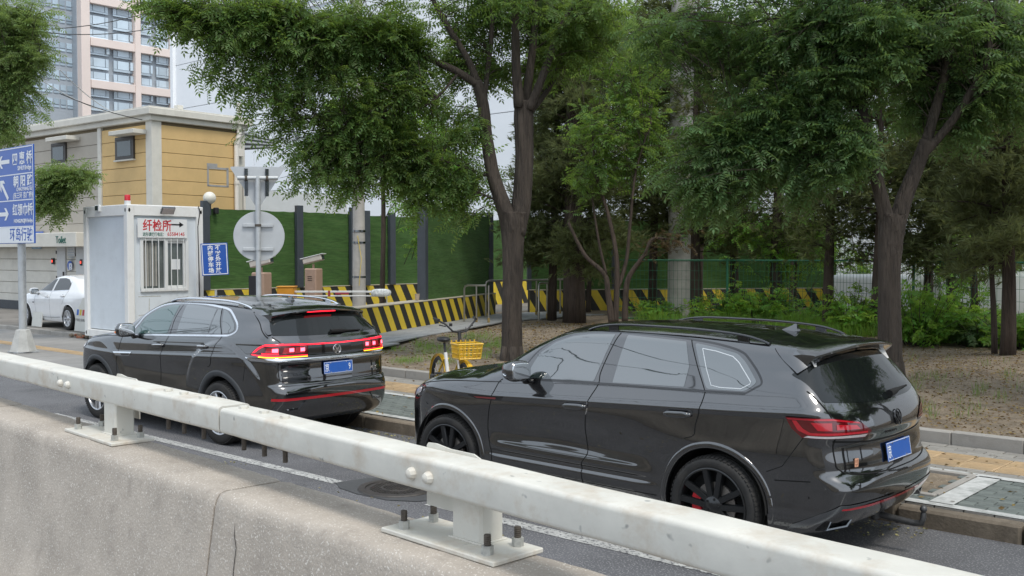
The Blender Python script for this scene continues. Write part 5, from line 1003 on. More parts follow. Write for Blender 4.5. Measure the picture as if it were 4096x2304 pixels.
def turf_panel(o, p, q, z0, z1, n, org):
    p = Vector(p); q = Vector(q); L = (q-p).length; d = (q-p)/L; m = MB(); nx, nz = max(3, int(L/.25)), 16; vs = []
    for i in range(nx+1):
        for j in range(nz+1):
            w = .018*math.sin(i*1.1+j*.8+p.x)+.012*math.sin(j*2.3+i*.35)+rng.uniform(-.006, .006); vs.append(tuple(p-Vector(org)+d*(L*i/nx)+n*w+Vector((0, 0, z0+(z1-z0)*j/nz+(.03*rng.random() if j == nz else 0)))))
    m.add(vs, [(i*(nz+1)+j, (i+1)*(nz+1)+j, (i+1)*(nz+1)+j+1, i*(nz+1)+j+1) for i in range(nx) for j in range(nz)]); r = m.build('turf_panel', m_turf, o, True); return r
# fence A: across the yard behind the gate
XA = -28.9
fa, d_, n_, L_ = striped('yard_fence', (XA, aty(505, 640, 1).y*0+atx(508, 640, XA).y), (XA, 36), .10, 1.02, .35, 'green turf covered fence with striped base across the yard behind the gate', side=1, step=.66, lean=.55, group='turf covered fences')
pu = [516, 752, 887, 921, 985, 1092]; ps = [Vector((XA-.10, atx(u, 640, XA).y, 0)) for u in pu]+[Vector((XA-.1, 36, 0))]
ztop = [atx(u, v, XA).z for u, v in ((516, 527), (752, 533), (887, 540), (921, 542), (985, 545), (1092, 550))]+[3.7]
ptop = [atx(u, v, XA).z for u, v in ((516, 505), (752, 517), (887, 522), (921, 530), (985, 535), (1092, 545))]+[3.9]
for i, p in enumerate(ps):
    MB().box((p.x+.12-fa.location.x, p.y-fa.location.y, (ptop[i]+1.02-.10)/2), (.16, .26, ptop[i]-1.02-.10), ch=.01).build('post', m_fpost, fa)
    if i < len(ps)-1: turf_panel(fa, (p.x, p.y+.02, 0), (ps[i+1].x, ps[i+1].y-.02, 0), 1.03, (ztop[i]+ztop[i+1])/2-.10, Vector((1, 0, 0)), (fa.location.x, fa.location.y, 0))
# low striped wall along the path with the dark fence on its far half
wl0, wl1 = Vector((-18.25, 15.0)), Vector((-21.95, 23.6))
lw, dw, nw, Lw = striped('low_wall', wl0, wl1, .28, .74, .42, 'low yellow and black striped concrete wall beside the side path', side=1, step=.60, lean=.55)
e_ = MB(); pb = atz(1092, 824, .3); tpar = (Vector((pb.x, pb.y))-wl0).dot(Vector((dw.x, dw.y))); fs0 = Vector((wl0.x, wl0.y, 0))+dw*max(tpar, 2.0)-nw*.20; fs1 = Vector((wl1.x, wl1.y, 0))-nw*.20
fb = empty('dark_fence', (fs0.x, fs0.y, 1.03), 0, 'dark turf covered fence panel in the shade behind the big forked tree', 'fence', 'turf covered fences'); zt_ = at(1180, 535, (fs0.xy.length)).z
MB().box((0, 0, 1.33), (.20, .24, 2.68), math.atan2(dw.y, dw.x), ch=.01).build('post', m_fpost, fb); MB().box((fs1.x-fs0.x, fs1.y-fs0.y, 1.28), (.16, .2, 2.56), ch=.01).build('post', m_fpost, fb)
turf_panel(fb, fs0+dw*.1+nw*.02, fs1-dw*.1+nw*.02, -.02, 2.42, nw, (fs0.x, fs0.y, 0)); MB().tube([nw*.02+dw*.1+Vector((0, 0, 2.47)), fs1-fs0+nw*.02+Vector((0, 0, 2.47))], .04, 6).build('top_rail', m_fpost, fb)
# fence C: behind the trees
c0, c1 = Vector((-21.9, 25.2)), Vector((-15.2, 34.0))
fc, dc, nc, Lc = striped('back_fence', c0, c1, .28, .80, .35, 'green turf covered fence with striped base behind the trees on the right', side=1, step=.62, lean=.5, group='turf covered fences')
k = 0; t = 0
while t < Lc-.1:
    t1 = min(t+2.9, Lc); MB().box(tuple(dc*t-nc*.12+Vector((0, 0, 2.02))), (.14, .14, 2.44), math.atan2(dc.y, dc.x), ch=.008).build('post', m_fpost, fc); a = Vector((c0.x, c0.y, 0))-nc*.10; turf_panel(fc, a+dc*(t+.08), a+dc*(t1-.08), .82, 3.10, nc, (c0.x, c0.y, 0)); t = t1
MB().tube([-nc*.12+Vector((0, 0, 3.16)), dc*Lc-nc*.12+Vector((0, 0, 3.16))], .035, 6).build('top_rail', m_fpost, fc)
# cup left on the low wall
cp = at(1079, 760, 1); cq = Vector((wl0.x, wl0.y, 1.055))+dw*(tpar-.55)-nw*.12; cu = tag(MB().lathe([(0, 0), (.050, 0), (.068, .17), (.064, .17), (.048, .02)], Matrix.Translation(cq), 20).build('paper_cup', M('brown_paper_cup', (.42, .33, .25), .7, var=.1)), 'paper cup left standing on the striped low wall', 'cup')
# ------------------------------------------------------------------ cabin
m_cab = M('white_cabin_steel', (.78, .78, .76), .5, var=.04, scale=2, stain=(.50, .48, .43), sscale=2.2, samt=.3); m_cabp = M('pale_blue_grey_cabin_panel', (.66, .71, .75), .55, var=.04, scale=1.5, stain=(.45, .48, .50), sscale=1.8, samt=.35, rnd=.02)
cb = Vector((-23.30, 12.0, .18)); zc1 = aty(320, 514, 12.0).z-.18; cl, cwid = 2.30, 2.05
cabin = empty('guard_cabin', tuple(cb), 0, 'white steel guard cabin with barred window and red beacon on its roof', 'cabin')
for x in (0, -cl):
    for y in (0, cwid): MB().box((x+(-.09 if x == 0 else .09), y+(.09 if y == 0 else -.09), zc1/2), (.18, .18, zc1), ch=.012).build('corner_post', m_cab, cabin)
for z, h in ((.09, .18), (zc1-.13, .26)):
    for y in (.08, cwid-.08): MB().box((-cl/2, y, z), (cl-.36, .14, h), ch=.010).build('frame_beam', m_cab, cabin)
    for x in (-.08, -cl+.08): MB().box((x, cwid/2, z), (.14, cwid-.36, h), ch=.010).build('frame_beam', m_cab, cabin)
MB().box((-cl/2, .10, zc1/2), (cl-.36, .06, zc1-.40)).build('side_panel', m_cabp, cabin); MB().box((-cl/2, cwid-.10, zc1/2), (cl-.36, .06, zc1-.40)).build('side_panel', m_cabp, cabin); MB().box((-cl+.10, cwid/2, zc1/2), (.06, cwid-.36, zc1-.40)).build('side_panel', m_cabp, cabin); MB().box((-cl/2, cwid/2, zc1-.02), (cl-.1, cwid-.1, .06)).build('roof', m_cab, cabin)
def cx(u, v): q = plane_pt(u, v, cb, Vector((1, 0, 0)))-cb; return q.y, q.z
wy0, wz1 = cx(357, 600); wy1, wz0 = cx(474, 728)
# window wall, built round the opening
for (ya, yb, za, zb_2) in ((.18, wy0, .18, zc1-.26), (wy1, cwid-.18, .18, zc1-.26), (wy0, wy1, .18, wz0), (wy0, wy1, wz1, zc1-.26)): MB().box((-.10, (ya+yb)/2, (za+zb_2)/2), (.06, yb-ya, zb_2-za)).build('front_panel', m_cabp, cabin)
wn = MB().box((-.12, (wy0+wy1)/2, (wz0+wz1)/2), (.02, wy1-wy0, wz1-wz0)).build('window', M('cabin_glass', (.12, .14, .135), .08, var=.2, scale=3, coat=.5), cabin); m_upvc = M('white_window_frame', (.72, .73, .72), .4, var=.03)
ym = (wy0+wy1)/2
for (ya, yb, za, zb_2) in ((wy0-.02, wy1+.02, wz0-.03, wz0+.05), (wy0-.02, wy1+.02, wz1-.05, wz1+.03), (wy0-.03, wy0+.05, wz0+.05, wz1-.05), (wy1-.05, wy1+.03, wz0+.05, wz1-.05), (ym-.01, ym+.08, wz0+.05, wz1-.05)): MB().box((-.055, (ya+yb)/2, (za+zb_2)/2), (.07, yb-ya, zb_2-za), ch=.006).build('frame', m_upvc, wn)
for (ya, yb, za, zb_2) in ((ym+.08, wy1-.05, wz0+.05, wz0+.11), (ym+.08, wy1-.05, wz1-.11, wz1-.05), (wy1-.11, wy1-.05, wz0+.11, wz1-.11)): MB().box((-.075, (ya+yb)/2, (za+zb_2)/2), (.04, yb-ya, zb_2-za), ch=.004).build('sash', m_upvc, wn)
for k in range(7): MB().cyl((-.005, wy0+.10+k*(wy1-wy0-.2)/6*.98, wz0-.03), (-.005, wy0+.10+k*(wy1-wy0-.2)/6*.98, wz1+.03), .011, 8).build('window_bar', m_upvc, cabin)
for k in range(5): MB().box((-.102, wy0+.12+k*.075, (wz0+wz1)/2), (.008, .045, (wz1-wz0)*.84)).build('blind', M('grey_blind', (.34, .33, .30), .9, var=.1) if k == 0 else bpy.data.materials['grey_blind'], wn)
py, pz = cx(447, 665); MB().box((-.098, py, pz), (.004, .24, .26)).build('window_notice', m_signw, wn)
by0, bz1 = cx(345, 549); by1, bz0 = cx(470, 599); bn_ = MB().box((.012, (by0+by1)/2, (bz0+bz1)/2), (.012, by1-by0, bz1-bz0), ch=.002).build('banner', M('white_banner', (.74, .75, .75), .6, var=.02), cabin)
QY = lambda x, y, z: Matrix.Translation((x, y, z)) @ Matrix(((0, 0, 1, 0), (1, 0, 0, 0), (0, 1, 0, 0), (0, 0, 0, 1)))
ty_, tz_ = cx(358, 578); text('banner_lettering', '纤检所', .30, QY(.019, ty_, tz_), m_txtred, bn_, .001, bold=.006, sx=.86); ty_, tz_ = cx(358, 592); text('banner_lettering', '进院请拨打电话：', .105, QY(.019, ty_, tz_-.01), m_txtg, bn_, .001, bold=.002, sx=.72); ty_, tz_ = cx(420, 592); text('banner_lettering', '65584145', .125, QY(.019, ty_, tz_-.01), m_txtred, bn_, .001, bold=.002, sx=.95)
ay0, az = cx(430, 565); ay1, _ = cx(461, 566); ar = MB(); ar.box((.02, (ay0+ay1)/2-.04, az), (.004, ay1-ay0-.08, .035)); ar.add([(.022, ay1-.12, az+.07), (.022, ay1-.12, az-.07), (.022, ay1, az)], [(0, 1, 2)]); ar.build('arrow', m_txtblk, bn_)
fy, fz = cx(417, 530); fl_ = MB(); fl_.box((0, 0, 0), (.05, .36, .20), M4=Matrix.Translation((.10, fy, fz)) @ Matrix.Rotation(R(35), 4, 'Y'), ch=.01); f_ = fl_.build('floodlight', m_dchrome, cabin); MB().box((0, 0, 0), (.01, .31, .16), M4=Matrix.Translation((.10, fy, fz)) @ Matrix.Rotation(R(35), 4, 'Y') @ Matrix.Translation((.028, 0, 0))).build('floodlight_glass', m_lampclear, f_); MB().cyl((-.05, fy-.15, fz+.02), (.09, fy-.05, fz+.02), .012, 8).build('bracket', m_dchrome, f_)
q = plane_pt(248, 524, cb, Vector((0, 1, 0)))-cb; sp1 = MB().box((q.x, -.02, q.z), (.22, .06, .17), ch=.01).build('wall_lamp', m_upvc, cabin); MB().box((q.x, -.055, q.z), (.14, .02, .11)).build('lens', m_dkglass, sp1)
rb = MB(); rq = Vector((-.20, .12, zc1)); rb.cyl(rq, rq+Vector((0, 0, .10)), .075, 16); b_ = rb.build('beacon_base', m_upvc, cabin); MB().lathe([(.072, .10), (.072, .22), (.06, .245), (0, .25)], Matrix.Translation(rq), 18).build('beacon', M('red_beacon', (.60, .02, .03), .25, var=0, coat=.5), b_, 40)
for z in (zc1-.13, .09):
    for (x, y, ax) in ((.001, .06, 0), (.001, cwid-.06, 0), (-.09, -.001, 1), (-cl+.09, -.001, 1)): MB().sq((x, y, z), (.006 if ax == 0 else .028, .028 if ax == 0 else .006, .05), 1, 1, 12, 6).build('corner_hole', m_gap, cabin)
cbl = MB(); cbl.tube([(.02, cwid-.14, zc1+.02), (.02, cwid-.10, zc1-.12), (.012, cwid-.16, zc1-.5), (.012, cwid-.13, 1.2), (.012, cwid-.14, .5)], .012, 6); cbl.build('cable', m_txtblk, cabin)
for k, (yy, zz, L1, an) in enumerate(((.30, 1.05, .6, 0), (.55, .62, 1.1, 3), (.28, .75, .5, 88), (1.65, .95, .25, 0), (1.2, 1.0, .3, 5))): MB().box((0, 0, 0), (.002, L1, .02), M4=Matrix.Translation((-.069, yy+.3, zz)) @ Matrix.Rotation(R(an), 4, 'X')).build('old_tape_mark', M('grey_residue', (.45, .45, .42), .9, var=.3, scale=30) if k == 0 else bpy.data.materials['grey_residue'], cabin)
# globe lamp and camera on the fence end
gp = atx(527, 498, XA+.0); gl = empty('globe_lamp', (gp.x, gp.y, gp.z-.35), 0, 'white globe lamp on the end of the turf fence', 'lamp'); MB().sq((0, 0, .35), (.20, .20, .20), 1, 1, 24, 16).build('globe', M('opal_globe', (.72, .70, .62), .35, var=.04), gl, True); MB().cyl((0, 0, -.2), (0, 0, .18), .05, 10).build('stem', m_fpost, gl); MB().box((.02, .22, -.05), (.16, .14, .2), ch=.02).build('sensor', m_txtblk, gl)
# ------------------------------------------------------------------ signs
m_galv = M('galvanised_steel', (.47, .49, .50), .45, metal=.35, var=.10, scale=8, rvar=.1); m_back = M('grey_sign_back', (.46, .48, .495), .5, metal=.15, var=.08, scale=3)
tb = at(650, 640, 17.0); ts = empty('traffic_sign', (tb.x, tb.y, .15), 0, 'grey back of a triangle sign above a round sign on one post', 'road sign')
vd = Vector((tb.x, tb.y, 0)).normalized(); sx_ = Vector((vd.y, -vd.x, 0)); QS = lambda p: Matrix(((sx_.x, 0, -vd.x, p[0]), (sx_.y, 0, -vd.y, p[1]), (0, 1, 0, p[2]), (0, 0, 0, 1)))   # x right, y up, z towards us
zz = lambda v: at(650, v, 17.0).z-.15
MB().cyl((0, 0, -.1), (0, 0, zz(445)), .043, 20).build('post', m_galv, ts, 50)
w2 = .45; h_ = zz(420)-zz(527); tri = rounded([(-.46, h_), (.46, h_+.01), (.0, 0)], .05); o = sx_*.0+vd*.075; MB().prism(tri, QS((o.x, o.y, zz(527))), -.012).build('triangle_plate', m_back, ts)
rc = zz(594); MB().lathe([(0, 0), (.415, 0), (.42, -.006), (.415, -.012), (0, -.012)], QS((o.x+sx_.x*.015, o.y+sx_.y*.015, rc)), 56).build('round_plate', m_back, ts)
MB().cyl(sx_*-.33+Vector((0, 0, zz(449))), sx_*.33+Vector((0, 0, zz(449)+.01)), .036, 14).build('cross_tube', m_galv, ts, 50)
for k in (-.19, .15):
    for e in (-.014, .014): q = sx_*(k+e)+vd*.05; MB().box((q.x, q.y, zz(447)-.08), (.012, .03, .46)).build('slotted_bracket', m_dchrome, ts)
    MB().cyl(sx_*(k-.02)+Vector((0, 0, zz(449))), sx_*(k+.02)+Vector((0, 0, zz(449))), .046, 12).build('clamp', m_rust, ts)
for v in (567, 627):
    z_ = zz(v); b = MB(); b.box((0, 0, 0), (.50, .055, .03), M4=QS((o.x*.6, o.y*.6, z_)) , ch=.006); b.build('back_channel', m_galv, ts); MB().cyl((0, 0, z_-.02), (0, 0, z_+.02), .052, 16).build('clamp', m_rust if v < 600 else m_galv, ts)
# blue direction sign
bp = Vector((-23.55, 9.62, .05)); bs_ = empty('direction_sign', tuple(bp), 0, 'large blue direction sign with white writing at the left edge', 'road sign'); zz2 = lambda v: aty(30, v, 9.50).z-.05; xx2 = lambda u: aty(u, 500, 9.50).x-bp.x
MB().cyl((0, 0, 0), (0, 0, zz2(400)), .085, 20).build('post', m_galv, bs_, 50); MB().box((0, 0, .02), (.5, .5, .03)).build('base_plate', m_galv, bs_)
for k in range(4): a = R(45+90*k); MB().prism([(.0, 0), (.25, 0), (.06, .42), (0, .42)], frame((.05*math.cos(a), .05*math.sin(a), .03), (math.cos(a), math.sin(a), 0), (0, 0, 1)), .015).build('gusset', m_galv, bs_)
cn_ = MB(); cn_.lathe([(.30, 0), (.16, .48), (.09, .5)], Matrix.Translation((0, 0, .03)), 8); cn_.build('base_cone', M('pale_concrete', (.42, .42, .40), .8, var=.15, scale=6), bs_)
xr, xl = xx2(87), xx2(87)-2.55; zt2, zb2 = zz2(371), zz2(613); Ws, Hs = xr-xl, zt2-zb2; face = MB(); face.box(((xl+xr)/2, -.12, (zt2+zb2)/2), (Ws, .03, Hs), ch=.012); fc_ = face.build('sign_panel', m_signb, bs_)
QF = lambda x, z: Matrix.Translation((x, -.1375, z)) @ Matrix(((1, 0, 0, 0), (0, 0, -1, 0), (0, 1, 0, 0), (0, 0, 0, 1)))
f1, f2, f3 = [zt2-Hs*k for k in (.285, .554, .826)]; BL_ = lambda k: zt2-Hs*k
MB().box(((xl+xr)/2, -.136, (f3+zb2)/2), (Ws-.06, .004, f3-zb2-.03), ch=.001).build('white_field', m_signw, fc_)
for z in (zt2-.03, f1, f2, f3): MB().box(((xl+xr)/2, -.137, z), (Ws-.06, .003, .022)).build('white_line', m_signw, fc_)
for x in (xr-.03, xl+.03): MB().box((x, -.137, (zt2+f3)/2), (.022, .003, zt2-f3)).build('white_line', m_signw, fc_)
m_blu = M('blue_lettering', (.012, .085, .40), .5, var=0)
for s_, h2, z, x, sxx, mt in (('四 惠 桥', .30, BL_(.178), xr-.06, .98, m_signw), ('SIHUI Bridge', .135, BL_(.246), xr-.10, 1.0, m_signw), ('朝 阳 路', .27, BL_(.405), xr-.05, 1.05, m_signw), ('CHAOYANG Rd', .115, BL_(.460), xr-.08, 1.0, m_signw), ('(东三环 京广桥)', .15, BL_(.530), xr-.05, 1.0, m_signw), ('红领巾桥', .28, BL_(.700), xr-.06, .95, m_signw), ('HONGLINGJIN Bridge', .115, BL_(.785), xr-.08, .90, m_signw), ('环岛行驶', .31, BL_(.958), xr-.08, .98, m_blu)):
    text('sign_lettering', s_, h2, QF(x, z), mt, fc_, .0015, 'RIGHT', bold=.005 if h2 > .2 else .002, sx=sxx)
for zc_, kind in (((zt2+f1)/2, 0), ((f1+f2)/2, 1), ((f2+f3)/2, 2)):
    b = MB(); x0_ = xr-1.60; Q = QF(x0_, zc_) @ Matrix.Rotation((math.pi, R(135), 0)[kind], 4, 'Z'); b.prism([(-.35, -.045), (.12, -.045), (.02, -.14), (.12, -.14), (.26, 0), (.12, .14), (.02, .14), (.12, .045), (-.35, .045)], Q, .002); b.build('arrow', m_signw, fc_)
# small blue yard sign, leaning a little
sq = at(543, 720, 25.6); ys = empty('yard_sign', (sq.x, sq.y, .15), 0, 'small tilted blue sign with white characters on a striped stick', 'sign'); vd2 = Vector((sq.x, sq.y, 0)).normalized(); sr = Vector((vd2.y, -vd2.x, 0)); tilt = R(2.5)
QG = Matrix(((sr.x, 0, -vd2.x, 0), (sr.y, 0, -vd2.y, 0), (0, 1, 0, at(541, 652, 25.6).z-.15), (0, 0, 0, 1))) @ Matrix.Rotation(tilt, 4, 'Z')
wS = (at(574, 650, 25.6)-at(509, 650, 25.6)).length; hS = at(541, 612, 25.6).z-at(541, 693, 25.6).z
MB().box((0, 0, 0), (wS, hS, .03), M4=QG @ Matrix.Translation((-.02, 0, 0)), ch=.006).build('sign_panel', m_signb, ys)
b = MB()
for cx_, cy_, w_, h3 in ((0, hS/2-.03, wS-.04, .02), (0, -hS/2+.03, wS-.04, .02), (-wS/2+.03, 0, .02, hS-.04), (wS/2-.03, 0, .02, hS-.04)): MB().box((0, 0, 0), (w_, h3, .003), M4=QG @ Matrix.Translation((cx_-.02, cy_, .0165))).build('white_border', m_signw, ys)
for col, s_ in ((.015, '不对外开放'), (-.165, '内部停车场')):
    for k, ch in enumerate(s_): text('sign_character', ch, .135, QG @ Matrix.Translation((col-.02, hS/2-.165-k*.142, .015)), m_signw, ys, .001, bold=.004)
for k in range(9): MB().cyl((0, 0, k*.135), (0, 0, k*.135+.135), .030, 10).build('stick_band', m_stY if k % 2 else m_galv, ys)
# ------------------------------------------------------------------ gate barrier and camera pillars
m_tan = M('tan_pillar_paint', (.40, .27, .20), .5, var=.06, scale=5); m_orange = M('orange_gate_box', (.68, .30, .03), .45, var=.06, scale=4); m_armw = M('white_gate_arm', (.70, .70, .68), .45, var=.05); m_armr = M('red_arm_band', (.35, .04, .05), .5, var=.05)
def campillar(u, vt, D, label, back=False):
    q = at(u, 700, D); o = empty('camera_pillar', (q.x, q.y, .15), R(100), label, 'camera pillar', 'camera pillars at the gate'); h = at(u, vt, D).z-.15
    MB().box((0, 0, h/2), (.30, .42, h), ch=.03).build('pillar', m_tan, o)
    for k in range(3): MB().box((-.152, .0, h-.22-k*.05), (.006, .16, .015)).build('vent_slot', m_gap, o)
    for k in range(3): MB().box((-.152, .0, h*.45-k*.05), (.006, .16, .015)).build('vent_slot', m_gap, o)
    if back: MB().box((-.155, .12, h*.55), (.02, .30, h*.8), ch=.01).build('screen_panel', m_txtblk, o)
    MB().cyl((0, 0, h), (0, 0, h+.12), .03, 8).build('camera_mount', m_tan, o); Q = Matrix.Translation((0, 0, h+.24)) @ Matrix.Rotation(R(-12), 4, 'X') @ Matrix.Rotation(R(8), 4, 'Z'); b = MB(); b.box((0, 0, 0), (.17, .62, .15), M4=Q, ch=.02); c = b.build('camera_housing', M('pale_camera_shell', (.55, .50, .44), .5, var=.05), o); MB().box((0, 0, 0), (.20, .74, .02), M4=Q @ Matrix.Translation((0, 0, .085)), ch=.006).build('camera_hood', m_upvc, c); MB().box((0, 0, 0), (.12, .01, .10), M4=Q @ Matrix.Translation((0, -.312, 0))).build('lens', m_dkglass, c)
campillar(789, 675, 27.5, 'tan camera pillar standing free in front of the green fence'); campillar(658, 685, 24.5, 'tan camera pillar half hidden behind the sign post', True)
q = at(722, 740, 25.5); q2 = at(958, 742, 25.5); gt = empty('gate_barrier', (q.x, q.y, .15), math.atan2(q2.y-q.y, q2.x-q.x), 'orange gate barrier box with long white arm lowered across the entrance', 'gate'); h = at(722, 722, 25.5).z-.15; GL = (q2-q).length
MB().box((0, 0, h/2), (.42, .40, h), ch=.02).build('housing', m_orange, gt); MB().box((0, -.203, h*.8), (.16, .008, .10)).build('label_plate', m_txtblk, gt); MB().box((0, 0, h+.01), (.45, .43, .03), ch=.01).build('lid', m_orange, gt)
az = at(850, 738, 25.5).z-.15
for k in range(6):
    x0_, x1_ = .21+(GL-.21)*k/6, .21+(GL-.21)*(k+1)/6
    for dz, th in ((.045, .05), (-.06, .035)): MB().box(((x0_+x1_)/2, -.10, az+dz), (x1_-x0_-.004, .04, th), ch=.008).build('arm_tube', m_armw, gt)
for x_ in (1.08, 1.4): MB().box((x_, -.10, az), (.06 if x_ < 1.2 else .34, .05, .14 if x_ < 1.2 else .05), ch=.005).build('arm_band', m_armr, gt)
MB().sq((GL+.02, -.12, az+.02), (.26, .08, .10), .7, .7, 14, 8).build('wrapped_arm_end', M('crumpled_plastic_wrap', (.60, .62, .62), .2, var=.35, scale=16, bump=.02, bscale=22), gt, True); MB().tube([(GL+.16, -.1, az), (GL+.17, -.1, az-.5), (GL+.15, -.1, .0)], .015, 6).build('arm_support', m_galv, gt)
# ------------------------------------------------------------------ poles
m_pole = M('concrete_pole', (.42, .40, .37), .85, var=.15, scale=3, stain=(.28, .26, .23), sscale=2, samt=.5, bump=.003, bscale=50)
q = at(903, 640, 26.6); up_ = empty('utility_pole', (q.x, q.y, .15), 0, 'thin concrete utility pole with a red plate in front of the fence', 'pole'); rr_ = .155; MB().lathe([(rr_*1.2, 0), (rr_*1.15, .6), (rr_*.95, 4), (rr_*.75, 11)], Matrix(), 20).build('shaft', m_pole, up_, 50)
z_ = at(896, 425, 26.6).z-.15; rd = Vector((-q.x, -q.y, 0)).normalized(); MB().box((rd.x*.16-.05, rd.y*.16, z_), (.22, .22, .26), ch=.01).build('red_plate', M('red_plate', (.55, .03, .035), .5, var=.1), up_)
for z_ in (1.5, 2.4, 2.7): MB().cyl((0, 0, z_), (0, 0, z_+.05), rr_*1.12, 20).build('band', m_dchrome, up_)
b = MB(); b.tube([(rd.x*.2, rd.y*.2, 1.3), (rd.x*.2+.06, rd.y*.2+.03, 2.0), (rd.x*.2-.05, rd.y*.2, 2.6)], .008, 6); b.build('cable', m_stY, up_)
q = atz(1715, 803, .35); cp_ = empty('concrete_column', (q.x, q.y, .30), 0, 'thick round concrete column rising between the junipers', 'column'); MB().lathe([(.43, -.1), (.42, 1), (.40, 4), (.36, 8), (.31, 14)], Matrix(), 32).build('shaft', m_pole, cp_, 50); MB().lathe([(.44, 0), (.45, .02), (.45, .35), (.43, .37)], Matrix(), 32).build('foot', m_pole, cp_, 50); MB().cyl((.36, .1, 0), (.30, .1, 12), .035, 8).build('conduit', m_galv, cp_)
q = at(2432, 640, 34); rp = empty('far_pole', (q.x, q.y, .3), 0, 'slim grey pole behind the right-hand junipers', 'pole'); MB().lathe([(.17, 0), (.15, 5), (.12, 9)], Matrix(), 16).build('shaft', m_pole, rp, 50)
# ------------------------------------------------------------------ handrails
m_stain = M('brushed_stainless', (.42, .40, .37), .32, metal=.9, var=.1, scale=10); m_base = M('rusty_yellow_sleeve', (.30, .21, .08), .8, var=.4, scale=14)
def handrail(p, q, h, n, label, loop=True):
    o = empty('handrail', (p[0], p[1], .34), 0, label, 'handrail', 'stainless handrails beside the path'); d = Vector((q[0]-p[0], q[1]-p[1], 0)); b = MB(); P = [Vector((0, 0, 0)), Vector((0, 0, h-.10)), d*.03/d.length*1+Vector((0, 0, h-.03)), d.normalized()*.12+Vector((0, 0, h)), d+Vector((0, 0, h)) if not loop else d-d.normalized()*.1+Vector((0, 0, h))]
    b.tube(P, .030, 10); b.build('rail', m_stain, o, 60)
    for k in range(1, n+1):
        c = d*(k/n*.96); MB().cyl(c, c+Vector((0, 0, h)), .026, 10).build('upright', m_stain, o, 60); MB().cyl(c, c+Vector((0, 0, .16)), .036, 10).build('sleeve', m_base, o)
    b2 = MB(); b2.tube([d.normalized()*.1+Vector((0, 0, h-.20)), d-d.normalized()*.05+Vector((0, 0, h-.20))], .02, 8) if not loop else None
h1 = atz(1168, 812, .34); h2 = atz(1232, 814, .34)
handrail((h1.x, h1.y), (h2.x, h2.y), 1.06, 2, 'first stainless handrail loop left of the big forked tree'); 
h3 = atz(1222, 800, .34); h4 = Vector((-20.3, 26.2, 0)); handrail((h3.x, h3.y), (h4.x, h4.y), 1.12, 4, 'long stainless handrail running behind the big forked tree', False)
h5 = atz(1355, 806, .34); h6 = atz(1398, 798, .34); handrail((h5.x, h5.y), (h6.x, h6.y), 1.08, 2, 'stainless handrail right of the forked tree, by the juniper trunk')
# ------------------------------------------------------------------ boards leaning on the white car's wheels
m_brd = M('plain_white_board', (.60, .60, .56), .6, var=.05)
def board(x, w, h, label, pr=False):
    o = empty('wheel_board', (x, 12.66, .16), 0, label, 'board', 'boards leaning on the white car'); pts = [(-w/2, 0), (w/2, 0), (w/2, h-.25)]+[(w/2*math.cos(a), h-.25+.25*math.sin(a)) for a in np.linspace(.1, math.pi-.1, 12)]+[(-w/2, h-.25)]; Q = frame((0, 0, 0), (1, 0, 0), (0, .12, 1)); MB().prism(pts, Q, .02).build('panel', m_brd, o)
    if pr:
        for k, c in enumerate(((.03, .12, .45), (.55, .42, .04), (.45, .05, .06), (.04, .14, .40))): MB().box((0, 0, 0), (.12, .16, .003), M4=Q @ Matrix.Translation((-w/2+.10+k*.165, h*.56, .021)), ch=.001).build('printed_tile', M('print_%d' % k, c, .6, var=.05), o)
        text('board_lettering', '平安医院工程有限公司', .085, Q @ Matrix.Translation((-w/2+.02, h*.30, .0205)), m_txtblk, o, .001, sx=.72)
board(-30.02, .66, .92, 'plain white board leaning on the front wheel of the white car'); board(-27.25, .68, .92, 'printed board with coloured squares leaning on the rear of the white car', True)
# ------------------------------------------------------------------ yellow share bike
m_by = M('bike_yellow', (.66, .40, .02), .4, var=.06, scale=8, coat=.3); m_bw = M('bike_white', (.68, .68, .66), .4, var=.05); m_bk = M('bike_black', (.02, .02, .022), .5, var=.1)
wq = atz(1110, 950, .15); _b = atz(1106, 1003, .158); bk = empty('share_bike', (_b.x, _b.y, .158), R(-24), 'yellow share bike with a basket parked by the bed kerb', 'bicycle')
def bt(name, pts, r, mat, n=8, parent=None): return MB().tube(pts, r, n).build(name, mat, parent or bk, 60)
for x, nm in ((0, 'rear'), (1.02, 'front')):
    w = MB(); Q = Matrix.Translation((x, 0, .31)) @ Matrix.Rotation(R(90), 4, 'X'); w.lathe([(.285, -.02), (.30, -.024), (.315, -.015), (.32, 0), (.315, .015), (.30, .024), (.285, .02)], Q, 40); wo_ = w.build('wheel', m_bk, bk, True); MB().lathe([(.262, -.014), (.286, -.014), (.286, .014), (.262, .014), (.262, -.014)], Q, 40).build('rim', m_bk, wo_, True); s = MB()
    for k in range(14): a = 2*math.pi*k/14; s.tube([(x, 0, .31), (x+.27*math.cos(a), 0, .31+.27*math.sin(a))], .004, 4)
    tag(s.build('spokes', m_galv, wo_), kind='stuff'); MB().lathe([(0, -.05), (.035, -.05), (.035, .05), (0, .05)], Q, 12).build('hub', m_bk, wo_)
    f = MB(); A = np.linspace(R(-5 if x else 20), R(150 if x else 195), 20); f.add([(x+.345*math.cos(a), y, .31+.345*math.sin(a)) for a in A for y in (-.04, .04)]+[(x+.352*math.cos(a), y*.6, .31+.352*math.sin(a)+.006) for a in A for y in (-.04, .04)], [(2*i, 2*i+1, 2*i+3, 2*i+2) for i in range(19)]+[(40+2*i, 40+2*i+2, 40+2*i+3, 40+2*i+1) for i in range(19)]); f.build('mudguard', m_by, bk, True)
